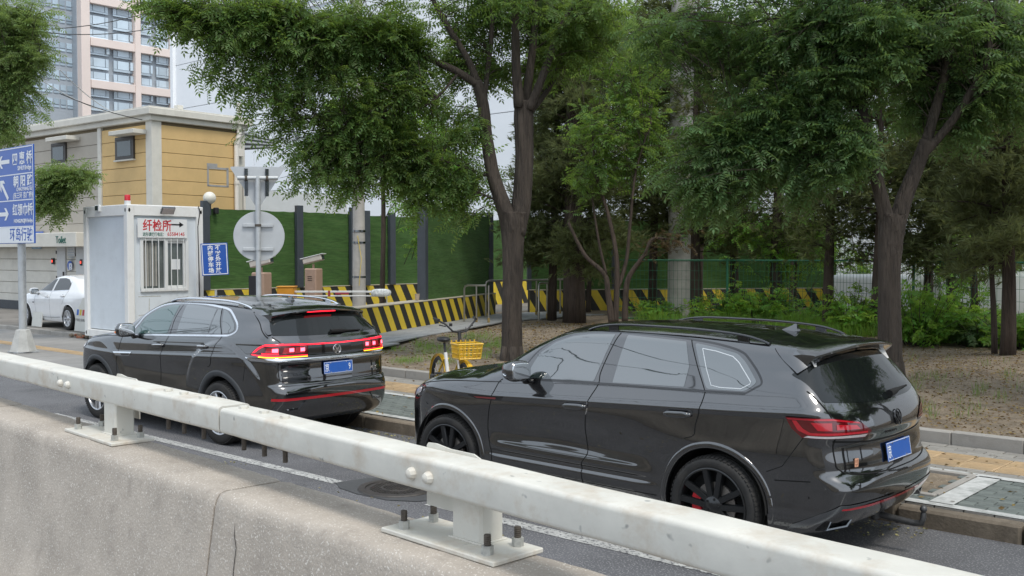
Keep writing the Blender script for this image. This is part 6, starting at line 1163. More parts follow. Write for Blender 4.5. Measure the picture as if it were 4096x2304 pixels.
bt('down_tube', [(.36, 0, .30), (.55, 0, .33), (.75, 0, .50), (.86, 0, .80)], [.032, .034, .032, .028], m_by); bt('seat_tube', [(.38, 0, .28), (.30, 0, .55), (.25, 0, .70)], .028, m_bw); bt('seat_post', [(.25, 0, .70), (.20, 0, .84)], .018, m_bk)
for s in (-.05, .05): bt('chain_stay', [(.36, s, .28), (0, s, .31)], .016, m_by); bt('seat_stay', [(.28, s*.6, .62), (0, s, .31)], .014, m_by); bt('fork_blade', [(.88, s, .66), (.95, s, .45), (1.02, s, .31)], .017, m_bw)
bt('head_tube', [(.90, 0, .62), (.85, 0, .86)], .030, m_by); bt('stem', [(.85, 0, .86), (.80, 0, 1.05)], .026, m_bk)
bt('handlebar', [(.62, .30, 1.22), (.72, .28, 1.20), (.80, .20, 1.15), (.82, .10, 1.05), (.81, 0, 1.03), (.82, -.10, 1.05), (.80, -.20, 1.15), (.72, -.28, 1.20), (.62, -.30, 1.22)], .014, m_bk, 8)
for s in (-1, 1): bt('grip', [(.74, s*.275, 1.205), (.60, s*.30, 1.225)], .020, m_bk); bt('brake_lever', [(.80, s*.20, 1.12), (.66, s*.24, 1.13)], .008, m_bk)
bt('bell', [(.79, -.12, 1.12), (.79, -.12, 1.16)], .024, m_bk); bt('brake_cable', [(.80, .1, 1.10), (.92, .06, 1.0), (.93, 0, .80)], .005, m_bk, 5)
MB().sq((.16, 0, .885), (.14, .085, .040), .8, .8, 20, 10).build('saddle', m_bk, bk, True); MB().sq((.14, 0, .862), (.10, .06, .02), .9, .9, 14, 8).build('saddle_base', m_by, bk, True)
bas = empty('basket', (0, 0, 0)); bas.parent = bk
def bar(a, b, r=.010): MB().tube([a, b], r, 5).build('basket_bar', m_by, bas)
bx0, bx1, by_, bz0, bz1 = .95, 1.23, .17, .70, .90
for z, e in ((bz0, -.02), (bz0+.07, -.01), (bz0+.14, 0), (bz1, .01)):
    c4 = [(bx0-e*.5, -by_-e, z), (bx1+e, -by_-e, z), (bx1+e, by_+e, z), (bx0-e*.5, by_+e, z)]
    for i in range(4): bar(c4[i], c4[(i+1) % 4], .012 if z in (bz0, bz1) else .008)
for k in range(6): y = -by_+2*by_*k/5; bar((bx1-.02, y*.9, bz0), (bx1+.01, y, bz1)); bar((bx0+.01, y*.9, bz0), (bx0, y, bz1+.04)); bar((bx0, y*.9, bz0), (bx1-.02, y*.9, bz0), .007)
for k in range(1, 5): x = bx0+(bx1-bx0)*k/5; bar((x, -by_+.02, bz0), (x, -by_-.01, bz1)); bar((x, by_-.02, bz0), (x, by_+.01, bz1))
bt('basket_bracket', [(.90, 0, .62), (1.02, 0, .69)], .02, m_by); bt('crank', [(.36, .09, .28), (.30, .11, .14)], .012, m_bk); MB().box((.29, .17, .13), (.10, .09, .025), ch=.005).build('pedal', m_bk, bk); bt('crank', [(.36, -.09, .28), (.42, -.11, .42)], .012, m_bk); MB().box((.43, -.17, .43), (.10, .09, .025), ch=.005).build('pedal', m_bk, bk); MB().lathe([(.0, -.055), (.09, -.055), (.09, -.045), (0, -.045)], Matrix.Translation((.36, 0, .28)) @ Matrix.Rotation(R(90), 4, 'X'), 20).build('chain_guard', m_by, bk); bt('kickstand', [(.02, .08, .28), (-.03, .20, .01)], .010, m_bk)
MB().box((.0, -.10, .31), (.14, .06, .12), ch=.02).build('lock', m_bk, bk)
# ------------------------------------------------------------------ green mesh fence
m_mesh = M('green_fence_wire', (.02, .13, .07), .5, var=.1)
mf = empty('mesh_fence', (-17.46, 23.33, .3), 0, 'green welded mesh fence between trees and yard on the right', 'fence'); pts_ = [Vector((-17.46, 23.9, 0)), Vector((-14.5, 25.1, 0)), Vector((-11.6, 25.4, 0)), Vector((-9.0, 24.2, 0)), Vector((-6.6, 22.9, 0)), Vector((-3.6, 21.6, 0))]; mo = mf.location
for i, p in enumerate(pts_):
    c = p-mo; c.z = 0; MB().cyl(c, c+Vector((0, 0, 1.85)), .035, 8).build('post', m_mesh, mf)
    if i < len(pts_)-1:
        d = pts_[i+1]-p; L = d.length; w = MB(); hor = MB(); dn = d.normalized()
        for k in range(int(L/.12)): a = c+dn*(k*.12); w.box((a.x, a.y, 1.0), (.006, .006, 1.6))
        for k in range(7): z = .2+k*.26; hor.tube([c+Vector((0, 0, z)), c+d+Vector((0, 0, z))], .004, 4)
        tag(w.build('vertical_wires', m_mesh, mf), kind='stuff'); tag(hor.build('horizontal_wires', m_mesh, mf), kind='stuff')
        for z in (.12, 1.80): MB().tube([c+Vector((0, 0, z)), c+d+Vector((0, 0, z))], .022, 6).build('frame_tube', m_mesh, mf)
# bright wrapped stacks beyond the mesh fence
m_sheet = M('white_sheeting', (.78, .79, .80), .6, var=.05, scale=1)
for k, (x, y, l, w_, h, a) in enumerate(((-13.0, 33.5, 4.5, 1.8, 1.5, .3), (-8.6, 31.5, 4.2, 1.8, 1.7, .1), (-4.2, 29.5, 4.2, 1.8, 1.6, -.1))):
    m = MB(); m.sq((0, 0, h/2), (l/2, w_/2, h/2), .25, .25, 24, 10); o = m.build('covered_stack', m_sheet, None, True); o.location = (x, y, .1); o.rotation_euler = (0, 0, a); tag(o, ('white covered stack far behind the mesh fence, left one', 'white covered stack behind the mesh fence, middle one', 'white covered stack behind the mesh fence at the right edge')[k], 'stack', 'white covered stacks')
# ------------------------------------------------------------------ trees and plants
def leaf_mat(name, col, tcol, rnd=.45, rough=.5):
    m = bpy.data.materials.new(name); m.use_nodes = True; t = m.node_tree; b = t.nodes['Principled BSDF']; out = t.nodes['Material Output']; N = lambda k: t.nodes.new('ShaderNode'+k); L = t.links.new
    g = N('NewGeometry'); co = N('TexCoord'); n = N('TexNoise'); n.inputs['Scale'].default_value = .9; n.inputs['Detail'].default_value = 3; L(co.outputs['Object'], n.inputs['Vector'])
    mr = N('MapRange'); mr.inputs[3].default_value = 1-rnd; mr.inputs[4].default_value = 1+rnd; L(g.outputs['Random Per Island'], mr.inputs[0]); m2 = N('MapRange'); m2.inputs[1].default_value = .3; m2.inputs[2].default_value = .7; m2.inputs[3].default_value = .7; m2.inputs[4].default_value = 1.3; L(n.outputs[0], m2.inputs[0])
    mu = N('Math'); mu.operation = 'MULTIPLY'; L(mr.outputs[0], mu.inputs[0]); L(m2.outputs[0], mu.inputs[1])
    hs_ = N('HueSaturation'); hs_.inputs['Color'].default_value = (*col, 1); mh = N('MapRange'); mh.inputs[3].default_value = .475; mh.inputs[4].default_value = .525; L(g.outputs['Random Per Island'], mh.inputs[0]); L(mh.outputs[0], hs_.inputs['Hue']); L(mu.outputs[0], hs_.inputs['Value'])
    L(hs_.outputs[0], b.inputs['Base Color']); b.inputs['Roughness'].default_value = rough; b.inputs['Specular IOR Level'].default_value = .35
    tr = N('BsdfTranslucent'); tr.inputs[0].default_value = (*tcol, 1); mx_ = N('MixShader'); mx_.inputs[0].default_value = .45; L(b.outputs[0], mx_.inputs[1]); L(tr.outputs[0], mx_.inputs[2]); L(mx_.outputs[0], out.inputs['Surface']); return m
def bark_mat(name, col, dark):
    m = M(name, col, .92, var=.35, scale=9, stain=dark, sscale=20, samt=1., stretch=(1, 1, .10)); t = m.node_tree; b = t.nodes['Principled BSDF']; co = t.nodes.new('ShaderNodeTexCoord'); mp = t.nodes.new('ShaderNodeMapping'); mp.inputs['Scale'].default_value = (1, 1, .11); n = t.nodes.new('ShaderNodeTexNoise'); n.inputs['Scale'].default_value = 26; n.inputs['Detail'].default_value = 5; bp_ = t.nodes.new('ShaderNodeBump'); bp_.inputs['Distance'].default_value = .06; bp_.inputs['Strength'].default_value = 1
    t.links.new(co.outputs['Object'], mp.inputs[0]); t.links.new(mp.outputs[0], n.inputs['Vector']); t.links.new(n.outputs[0], bp_.inputs['Height']); t.links.new(bp_.outputs[0], b.inputs['Normal']); return m
m_bark = bark_mat('furrowed_bark', (.062, .049, .039), (.017, .013, .011)); m_barkj = bark_mat('reddish_bark', (.072, .052, .040), (.018, .014, .011)); m_twig = M('twig', (.06, .048, .035), .9, var=.2)
m_lf1 = leaf_mat('pagoda_leaf', (.080, .135, .040), (.32, .46, .08)); m_lf2 = leaf_mat('dark_leaf', (.078, .135, .054), (.28, .42, .10)); m_lfb = leaf_mat('bright_leaf', (.105, .22, .035), (.40, .60, .08)); m_lfl = leaf_mat('yellowish_leaf', (.12, .175, .06), (.36, .48, .12)); m_jun = leaf_mat('juniper_leaf', (.115, .135, .060), (.24, .27, .09), .5, .7); m_lfd = leaf_mat('dry_leaf', (.13, .085, .04), (.12, .09, .03)); m_lfar = leaf_mat('far_leaf', (.085, .155, .040), (.34, .50, .08))
def pinnate(k=5, L=.24, w=.021, l=.052):
    V, Fq = [], []
    def leaf(p, d, s=1):
        d = np.array(d)/np.linalg.norm(d); n = np.array([0, 0, 1.]); c = np.cross(n, d); b = len(V); dr = np.array([0, 0, -.010])
        V.extend([p, p+d*l*s*.45+c*w*s*.55, p+d*l*s+dr, p+d*l*s*.45-c*w*s*.55]); Fq.append([b, b+1, b+2, b+3])
    for i in range(k):
        x = L*(.22+.68*i/(k-1)); p = np.array([x, 0, -.10*x*x/L]); leaf(p, (.45, 1, -.25)); leaf(p, (.45, -1, -.25))
    leaf(np.array([L*.95, 0, -.09*L]), (1, 0, -.3), 1.1)
    b = len(V); V.extend([np.array([0, -.002, 0]), np.array([L, -.001, -.10*L]), np.array([L, .001, -.10*L]), np.array([0, .002, 0])]); Fq.append([b, b+1, b+2, b+3])
    return np.array(V), np.array(Fq)
def sprig(n=9, L=.16, w=.016):
    V, Fq = [], []; r_ = np.random.RandomState(3)
    for i in range(n):
        d = np.array([.8+.3*r_.rand(), r_.uniform(-.75, .75), r_.uniform(-.5, .7)]); d /= np.linalg.norm(d); c = np.cross(d, r_.randn(3)); c /= np.linalg.norm(c); l = L*(.6+.6*r_.rand()); p = np.array([L*.5*r_.rand(), 0, 0]); b = len(V); V.extend([p-c*w*.2, p+d*l*.5-c*w*.5, p+d*l, p+d*l*.5+c*w*.5]); Fq.append([b, b+1, b+2, b+3])
    return np.array(V), np.array(Fq)
PIN = pinnate(); PIN4 = pinnate(4, .22, .030, .062); SPR = sprig(); BROAD = pinnate(3, .16, .045, .075)
def scatter(P, D, tpl, scale, roll=None):                        # leaves at P, along D, as one array pair
    P = np.asarray(P, float); D = np.asarray(D, float); D /= np.linalg.norm(D, axis=1, keepdims=True)+1e-9; n = len(P)
    up = np.tile([0, 0, 1.], (n, 1))+nr.randn(n, 3)*.55; Yv = np.cross(up, D); Yv /= np.linalg.norm(Yv, axis=1, keepdims=True)+1e-9; Zv = np.cross(D, Yv); s = (scale*nr.uniform(.7, 1.25, n))[:, None, None]
    T, Fq = tpl; V = P[:, None]+s*(T[None, :, 0:1]*D[:, None]+T[None, :, 1:2]*Yv[:, None]+T[None, :, 2:3]*Zv[:, None]); k = len(T)
    return V.reshape(-1, 3), (Fq[None]+(np.arange(n)*k)[:, None, None]).reshape(-1, 4)
def limb_path(pts, sub=5):
    P = [at(u, v, D) for u, v, D, w in pts]; r = [w*.86*PX*D/CAM_F/2 for u, v, D, w in pts]; out, rr = [], []
    for i in range(len(P)-1):
        a, b, c, d = P[max(i-1, 0)], P[i], P[i+1], P[min(i+2, len(P)-1)]
        for k in range(sub): t = k/sub; out.append(.5*((2*b)+(c-a)*t+(2*a-5*b+4*c-d)*t*t+(3*b-a-3*c+d)*t**3)); rr.append(r[i]+(r[i+1]-r[i])*t)
    return out+[P[-1]], rr+[r[-1]]
def wood(mb, path, rad, n=14, rough=.06):
    if rad[0] > .09: n = 34
    k0 = len(mb.v); rid = [rng.uniform(-1, 1) for _ in range(n)]; mb.tube(path, rad, n)
    for i in range(k0, len(mb.v)):
        j, a = divmod(i-k0, n); c = Vector(path[min(j, len(path)-1)]); v = Vector(mb.v[i]); f = 1+rough*(.5*math.sin(a*6.283/n*3+j*.35)+.75*rid[(a+int(j*.4)) % n])+rng.uniform(-rough, rough)*.35; mb.v[i] = tuple(c+(v-c)*f)
def tree(name, label, base, limbs, blobs, lmat, tpl=PIN, lscale=1., group=None, bark=None, twig_r=.010, droop=.35, leaves_per=15, cat='tree', root_flare=True, dry=0):
    o = empty(name, tuple(base), 0, label, cat, group); w = MB(); sk = []
    for pts in limbs:
        P, r = limb_path(pts); wood(w, P, r, rough=.085); sk += [(p, q) for p, q in zip(P, r)]
    if root_flare and limbs:
        P, r = limb_path(limbs[0]); b0, r0 = P[0], r[0]
        for k in range(6): a = k*1.05+.3; w.tube([b0+Vector((math.cos(a)*r0*.60, math.sin(a)*r0*.60, .34)), b0+Vector((math.cos(a)*r0*.86, math.sin(a)*r0*.86, .08)), b0+Vector((math.cos(a)*r0*1.25, math.sin(a)*r0*1.25, -.06))], [r0*.36, r0*.30, r0*.14], 10)
    S = np.array([tuple(p) for p, q in sk]); tw = MB(); LP, LD = [], []
    for (u, v, D, ru, rv, rd, n) in blobs:
        c = np.array(at(u, v, D)); rx, rz = 1.14*ru*PX*D/CAM_F, 1.14*rv*PX*D/CAM_F; right = np.array([_ch, _sh, 0]); fw = np.array([-_sh, _ch, 0])
        cand = S[np.argsort(((S-c)**2).sum(1))[:14]] if len(S) else None
        for k in range(n):
            d = nr.randn(3); d /= np.linalg.norm(d); d *= nr.rand()**.45; e = c+right*d[0]*rx+np.array([0, 0, 1])*d[1]*rz+fw*d[2]*rd
            s = cand[nr.randint(len(cand))]; far_ = np.linalg.norm(e-s)
            if far_ > 1.5: s = e+(s-e)/far_*(.7+.8*nr.rand())+nr.randn(3)*.08
            m_ = (s+e)/2+np.array([0, 0, .12+.1*nr.rand()]); T = np.linspace(0, 1, 6)[:, None]; Q = (1-T)**2*s+2*T*(1-T)*m_+T*T*e; tw.tube([Vector(q) for q in Q], list(np.linspace(twig_r, twig_r*.3, 6)), 4, False)
            t = nr.rand(leaves_per)**.7; q = (1-t)[:, None]**2*s+2*(t*(1-t))[:, None]*m_+(t*t)[:, None]*e; td = (e-s)/(np.linalg.norm(e-s)+1e-6); sd = np.cross(td, [0, 0, 1]); sd /= np.linalg.norm(sd)+1e-6
            side_ = nr.choice([-1, 1], leaves_per)[:, None]; dd = td*.6+sd*side_*.9+nr.randn(leaves_per, 3)*.35+np.array([0, 0, -droop]); LP.append(q+nr.randn(leaves_per, 3)*.03); LD.append(dd)
    V, Fq = scatter(np.concatenate(LP), np.concatenate(LD), tpl, lscale); inv = -np.array(base)
    if w.v:
        me = w.mesh('trunk', bark or m_bark, True); me.transform(Matrix.Translation(-Vector(base))); link(bpy.data.objects.new('trunk', me), o)
    me = tw.mesh('twigs', m_twig); me.transform(Matrix.Translation(-Vector(base))); tag(link(bpy.data.objects.new('twigs', me), o), kind='stuff')
    link(bpy.data.objects.new('crown', np_mesh('crown', V+inv, Fq, lmat)), o); return o
# big forked pagoda tree
D1 = 18.95
T1 = [[(1288, 917, D1, 70), (1288, 870, D1, 62), (1288, 790, D1, 59), (1290, 700, D1, 58), (1291, 620, D1, 62), (1291, 562, D1, 74), (1291, 535, D1, 76)],
      [(1288, 590, D1, 52), (1268, 520, D1, 46), (1240, 440, D1, 38), (1224, 350, D1, 35), (1216, 265, D1, 33), (1200, 205, D1, 30)],
      [(1297, 590, D1, 56), (1313, 510, D1+.1, 54), (1318, 400, D1+.1, 51), (1317, 310, D1+.1, 54), (1319, 255, D1+.1, 54)],
      [(1203, 215, D1, 24), (1150, 180, D1-.2, 21), (1085, 150, D1-.4, 18), (1020, 122, D1-.7, 15), (930, 97, D1-1, 12), (830, 88, D1-1.2, 9), (700, 66, D1-1.5, 6), (540, 62, D1-1.7, 3)],
      [(1200, 205, D1, 24), (1172, 140, D1, 19), (1122, 60, D1, 16), (1085, -10, D1, 13), (1050, -110, D1, 9)], [(1216, 270, D1, 18), (1226, 180, D1+.3, 15), (1236, 90, D1+.4, 13), (1240, -60, D1+.4, 10)],
      [(1306, 270, D1, 32), (1298, 150, D1-.1, 26), (1296, 40, D1-.2, 22), (1290, -90, D1-.3, 17)], [(1322, 262, D1+.2, 28), (1334, 170, D1+.3, 24), (1346, 60, D1+.4, 20), (1352, -90, D1+.5, 15)],
      [(1332, 275, D1, 28), (1366, 190, D1-.1, 23), (1402, 90, D1-.2, 18), (1442, 10, D1-.3, 15), (1490, -80, D1-.4, 11)], [(1318, 300, D1+.2, 20), (1372, 235, D1+.5, 15), (1430, 140, D1+.7, 12), (1500, 60, D1+.8, 8)],
      [(1246, 450, D1, 8), (1180, 425, D1-.1, 7), (1090, 400, D1-.3, 6), (960, 395, D1-.5, 4)], [(1260, 510, D1, 6), (1190, 480, D1, 5), (1090, 462, D1, 4), (1000, 450, D1, 3)], [(1155, 182, D1-.2, 9), (1080, 260, D1-.4, 7), (960, 300, D1-.7, 5), (830, 330, D1-.9, 4)]]
B1 = [(400, 12, 17.2, 75, 30, .6, 30), (490, 70, 17.2, 75, 42, .6, 42), (580, 95, 17.2, 70, 36, .6, 34), (545, 205, 17.3, 42, 34, .3, 11), (520, 180, 17.3, 30, 20, .3, 5), (650, 60, 17.4, 90, 55, .7, 58), (655, 190, 17.5, 55, 40, .4, 18), (620, 255, 17.5, 40, 30, .3, 8), (760, 130, 17.8, 95, 60, .8, 58), (740, 60, 17.8, 90, 50, .8, 48), (870, 70, 18, 110, 65, .9, 74), (835, 200, 18, 85, 55, .7, 50), (740, 290, 17.8, 70, 42, .5, 28), (700, 250, 17.8, 50, 36, .4, 16), (900, 290, 18.3, 90, 58, .7, 52), (1000, 220, 18.3, 100, 65, .9, 62), (1000, 80, 18.3, 110, 75, 1, 74),
      (815, 385, 18.2, 75, 52, .5, 36), (775, 465, 18.1, 42, 36, .4, 13), (900, 400, 18.6, 70, 50, .5, 26), (1025, 360, 18.7, 90, 60, .6, 42), (1065, 445, 18.8, 75, 55, .5, 30), (985, 470, 18.7, 50, 34, .4, 12), (840, 480, 18.2, 34, 32, .3, 9), (1135, 330, 19, 70, 80, .6, 34), (1145, 170, 19.6, 85, 80, .6, 40), (1180, 50, 19.9, 95, 70, .6, 40), (1290, 50, 20.0, 100, 70, .6, 40), (1290, 20, 18.2, 90, 36, .4, 12), (1410, 55, 19.7, 95, 65, .6, 36), (1340, 150, 20.0, 90, 60, .6, 24), (1240, 180, 19.9, 70, 70, .6, 22), (1500, 40, 18.6, 80, 60, .8, 32),
      (985, 400, 18.7, 80, 50, .5, 22), (1110, 490, 18.9, 60, 50, .4, 20), (1180, 440, 19, 60, 70, .5, 20), (1060, 520, 18.7, 40, 30, .3, 9), (1150, 545, 18.9, 50, 26, .4, 8), (880, 480, 18.3, 40, 30, .3, 9), (700, 370, 18, 40, 40, .4, 12), (740, 420, 18, 46, 40, .4, 14), (600, 320, 17.8, 30, 26, .3, 5), (660, 20, 17.4, 120, 40, .7, 30), (450, 30, 17.2, 110, 36, .6, 26), (950, 160, 18.3, 90, 50, .7, 28), (1440, 130, 19, 80, 60, .7, 22), (1560, 100, 19, 80, 60, .7, 20),
      (520, -90, 17.8, 220, 80, 1.6, 50), (900, -130, 18.5, 280, 110, 2.0, 60), (1300, -140, 18.8, 280, 110, 2.0, 60), (1100, -330, 19, 420, 140, 2.6, 70)]
tree('pagoda_tree', 'big forked pagoda tree with furrowed trunk standing left of the near car', (-12.667, 14.068, .30), T1, B1, m_lf1, PIN, 1.5, 'pagoda trees in the bed', leaves_per=9)
D2 = 15.95
T2 = [[(2241, 965, D2, 74), (2240, 900, D2, 67), (2238, 800, D2, 63), (2236, 690, D2, 60), (2240, 610, D2, 66), (2246, 560, D2, 76), (2247, 540, D2, 74)], [(2240, 585, D2, 44), (2222, 515, D2, 40), (2200, 430, D2, 36), (2178, 330, D2, 33), (2165, 240, D2, 29), (2150, 120, D2-.2, 22), (2130, -40, D2-.4, 16)], [(2252, 585, D2, 50), (2272, 510, D2, 46), (2302, 430, D2, 42), (2330, 355, D2, 38)],
      [(2328, 362, D2, 32), (2358, 260, D2+.1, 28), (2384, 150, D2+.2, 22), (2402, -20, D2+.3, 16)], [(2318, 395, D2, 26), (2385, 318, D2-.1, 24), (2440, 235, D2-.2, 22), (2482, 150, D2-.3, 16), (2505, 0, D2-.4, 12)], [(2168, 260, D2, 13), (2080, 300, D2+.2, 9), (1980, 335, D2+.3, 6), (1850, 372, D2+.4, 4)], [(2205, 440, D2, 8), (2180, 420, D2, 6), (2110, 380, D2, 5), (2020, 400, D2, 3)]]
B2 = [(1690, 440, 16.4, 60, 60, .4, 20), (1740, 500, 16.4, 45, 60, .4, 16), (1780, 340, 16.4, 90, 50, .5, 36), (1850, 430, 16.3, 85, 62, .5, 38), (1800, 540, 16.4, 50, 50, .3, 12), (1950, 370, 16.2, 100, 62, .6, 46), (1890, 270, 16.2, 90, 50, .6, 36), (1990, 470, 16.2, 70, 45, .4, 20), (2040, 300, 16, 95, 66, .6, 46), (2060, 180, 15.8, 100, 70, .8, 50), (1960, 120, 15.9, 90, 60, .7, 36), (2055, 50, 15.8, 100, 60, .8, 46), (2150, 75, 16.8, 110, 66, .6, 40), (2260, 70, 16.9, 110, 66, .6, 40), (2240, 40, 15.0, 100, 46, .4, 22), (2250, 195, 16.9, 110, 66, .6, 36), (2235, 150, 15.2, 80, 40, .3, 14), (2360, 110, 16.8, 100, 66, .6, 34), (2400, 60, 15.1, 80, 40, .4, 16), (2390, 215, 16.8, 80, 60, .5, 24), (2470, 90, 16.6, 100, 80, .6, 36), (2510, 215, 15.9, 80, 66, .7, 36), (2575, 130, 16, 70, 90, .7, 34), (2300, 300, 16.9, 70, 45, .4, 16), (2130, 360, 15.6, 70, 55, .5, 26), (2100, 440, 15.7, 50, 40, .4, 12), (2440, 330, 16.2, 60, 45, .4, 12), (2560, 300, 16.4, 60, 60, .5, 20), (1640, 90, 16.8, 90, 70, .8, 30), (1780, 60, 16.6, 110, 60, .8, 40), (1870, 150, 16.4, 80, 50, .6, 22),
      (1900, -100, 16.4, 260, 90, 1.8, 50), (2300, -120, 16, 280, 100, 2, 60), (2150, -300, 16, 420, 130, 2.6, 70), (2700, 60, 16.5, 140, 200, 1.5, 50)]
t2_ = tree('pagoda_tree', 'pagoda tree with V shaped trunk rising behind the tail of the near car', (-6.169, 15.686, .32), T2, B2, m_lf2, PIN, 1.6, 'pagoda trees in the bed', leaves_per=10)
# the row of trees goes on beyond the frame, along the bed and across the road
for k, (x, y, a, lb) in enumerate(((.6, 15.3, 2.1, 'pagoda tree of the bed, next one past the right edge of the picture'), (6.8, 15.6, 4.0, 'pagoda tree of the bed, second past the right edge of the picture'), (13.5, 15.2, 1.0, 'pagoda tree of the bed, third past the right edge of the picture'), (4.5, 10.2, 3.0, 'pagoda tree standing by the pavement past the right edge'))):
    c = copy_tree(t2_); c.location = (x, y, .3 if y > 11 else .1); c.rotation_euler = (0, 0, a); c['label'] = lb; c['group'] = 'pagoda trees beyond the frame'
# leafy tree at the left edge, behind the direction sign
BL = [(25, 40, 26, 75, 62, .8, 52), (70, 40, 26, 80, 42, .8, 40), (45, 120, 26, 80, 60, .8, 52), (20, 200, 26, 70, 60, .8, 42), (90, 160, 26, 60, 40, .6, 24), (85, 250, 26.5, 50, 50, .5, 16), (20, 300, 26, 50, 45, .6, 28), (20, 345, 26, 40, 22, .5, 14), (125, 455, 25.6, 45, 42, .5, 30), (175, 440, 25.6, 55, 34, .5, 34), (222, 440, 25.6, 36, 26, .4, 15), (115, 515, 25.6, 38, 36, .5, 24), (150, 540, 25.6, 30, 26, .4, 13), (-80, 100, 26, 120, 160, 1.5, 70)]
TL = [[(-70, 860, 26, 40), (-60, 640, 26, 36), (-40, 420, 26, 32), (-10, 250, 26, 24), (20, 120, 26, 16), (40, 20, 26, 10)], [(-50, 560, 26, 16), (40, 520, 25.8, 12), (110, 500, 25.6, 8), (180, 450, 25.6, 5), (225, 440, 25.6, 3)], [(-10, 250, 26, 12), (40, 200, 26, 8), (100, 130, 26, 4)]]
tree('roadside_tree', 'light green leafy tree reaching in from the left edge above the direction sign', tuple(atz(-70, 862, .1)), TL, BL, m_lfl, PIN, 1.55, leaves_per=10)
# junipers: one built per shape, each standing on its own trunk
def juniper(label, u, v, h, r, z0, wpx, seed, lean=0, dens=1., wood_only=False):
    base = atz(u, v, .33); D = (Vector((base.x, base.y, 0))).dot(Vector((-_sh, _ch, 0))); rs = np.random.RandomState(seed); o = empty('juniper_tree', tuple(base), 0, label, 'tree', 'junipers in the bed'); w = MB(); r0 = wpx*PX*D/CAM_F/2
    P = [Vector((lean*t*t+.05*math.sin(t*5+seed), .05*math.cos(t*4+seed), h*t)) for t in np.linspace(0, 1, 14)]; wood(w, P, list(np.linspace(r0, r0*.15, 14)), 12, .12); LP, LD = [], []; nb = int(95*dens*h/7)
    for k in range(nb):
        t = (z0+(h-z0)*rs.rand()**1.1)/h; c = P[min(13, int(t*13))]; c = Vector((lean*t*t, 0, h*t)); a = rs.rand()*6.283; R_ = r*(1.05-t)**.55*(.55+.55*rs.rand())*(.75+.5*min(1, (t*h-z0+.6)/1.2)); e = c+Vector((math.cos(a)*R_, math.sin(a)*R_, R_*rs.uniform(-.25, .45))); m_ = (c+e)/2+Vector((0, 0, .06)); w.tube([c, m_, e], [.022, .014, .005], 4, False); n = int(30*R_+8)
        tt = .25+.75*rs.rand(n)**.7; q = np.array(c)[None]*(1-tt)[:, None]+np.array(e)[None]*tt[:, None]+rs.randn(n, 3)*np.array([.17, .17, .13]); dd = np.array(e-c)[None]/R_*.7+rs.randn(n, 3)*.7+np.array([0, 0, .25]); LP.append(q); LD.append(dd)
    me = w.mesh('trunk', m_barkj, True); link(bpy.data.objects.new('trunk', me), o); V, Fq = scatter(np.concatenate(LP), np.concatenate(LD), SPR, 1.25); link(bpy.data.objects.new('crown', np_mesh('crown', V, Fq, m_jun)), o); return o
juniper('thick trunked juniper right behind the big forked tree', 1440, 812, 10.5, 1.7, 1.6, 58, 1, .1, 1.7)
juniper('slender brownish juniper close behind the right limb of the forked tree', 1392, 805, 10.5, 1.35, 1.6, 22, 11, .2, 1.5)
juniper('tall juniper between the several-stemmed tree and the column', 1640, 800, 11.0, 1.5, 2.8, 24, 12, .1, 1.3)
juniper('juniper with brown trunk just right of the concrete column', 1748, 806, 9.5, 1.4, 2.0, 34, 2, 0, .9)
juniper('juniper third from the left, above the roof of the near car', 1955, 812, 8.5, 1.3, 2.1, 32, 3, .3, .7)
juniper('forked juniper left of the V shaped pagoda tree', 2088, 842, 7.5, 1.25, 2.0, 28, 4, 0, .7)
juniper('juniper half hidden by the V shaped pagoda tree', 2205, 850, 7.5, 1.35, 1.6, 26, 5, 0, .7)
juniper('juniper right of the V shaped pagoda tree, behind shrubs', 2330, 838, 8.5, 1.4, 2.0, 26, 6, 0, .7)
juniper('juniper with several dark stems at the right edge', 2528, 897, 6.5, 1.4, 1.7, 38, 7, 0, .9); juniper('thin juniper at the right edge beside the several-stemmed one', 2495, 892, 6.0, 1.0, 1.7, 15, 8, -.2, .6)
juniper('juniper in front of the small shed, right of the V shaped tree', 2385, 850, 6.5, 1.35, 1.5, 20, 14, 0, .8); juniper('juniper before the far pole, near the right edge', 2450, 858, 7.0, 1.3, 1.3, 20, 15, .2, .8)
juniper('juniper farthest back between column and near car roof', 1850, 800, 9.0, 1.4, 2.8, 24, 9, 0, .7)
# small broadleaf trees with slanting stems
TY = [[(1540, 812, 25, 20), (1530, 740, 25, 17), (1520, 690, 25, 14), (1470, 640, 25, 11), (1430, 560, 25, 8)], [(1548, 812, 25, 18), (1552, 720, 25, 16), (1550, 640, 25, 13), (1530, 540, 25, 11), (1500, 440, 25, 8), (1490, 330, 25, 5)], [(1552, 730, 25, 13), (1575, 660, 25, 11), (1585, 560, 25, 9), (1600, 430, 25, 6), (1640, 300, 25, 4)], [(1525, 690, 25, 9), (1505, 600, 25, 7), (1490, 500, 25, 5)]]
BY = [(1500, 330, 25, 90, 70, 1.0, 34), (1590, 260, 25.3, 90, 80, 1.0, 36), (1640, 380, 25.4, 70, 60, .8, 22), (1560, 430, 25.4, 60, 50, .7, 16), (1480, 460, 25, 60, 50, .6, 14), (1620, 140, 25.5, 100, 70, 1.0, 30), (1540, 130, 25.5, 90, 70, 1.0, 28)]
tree('young_tree', 'slim several-stemmed tree with bright leaves left of the concrete column', tuple(atz(1544, 812, .33)), TY, BY, m_lfar, PIN4, 1.35, bark=m_barkj, leaves_per=10, root_flare=False)
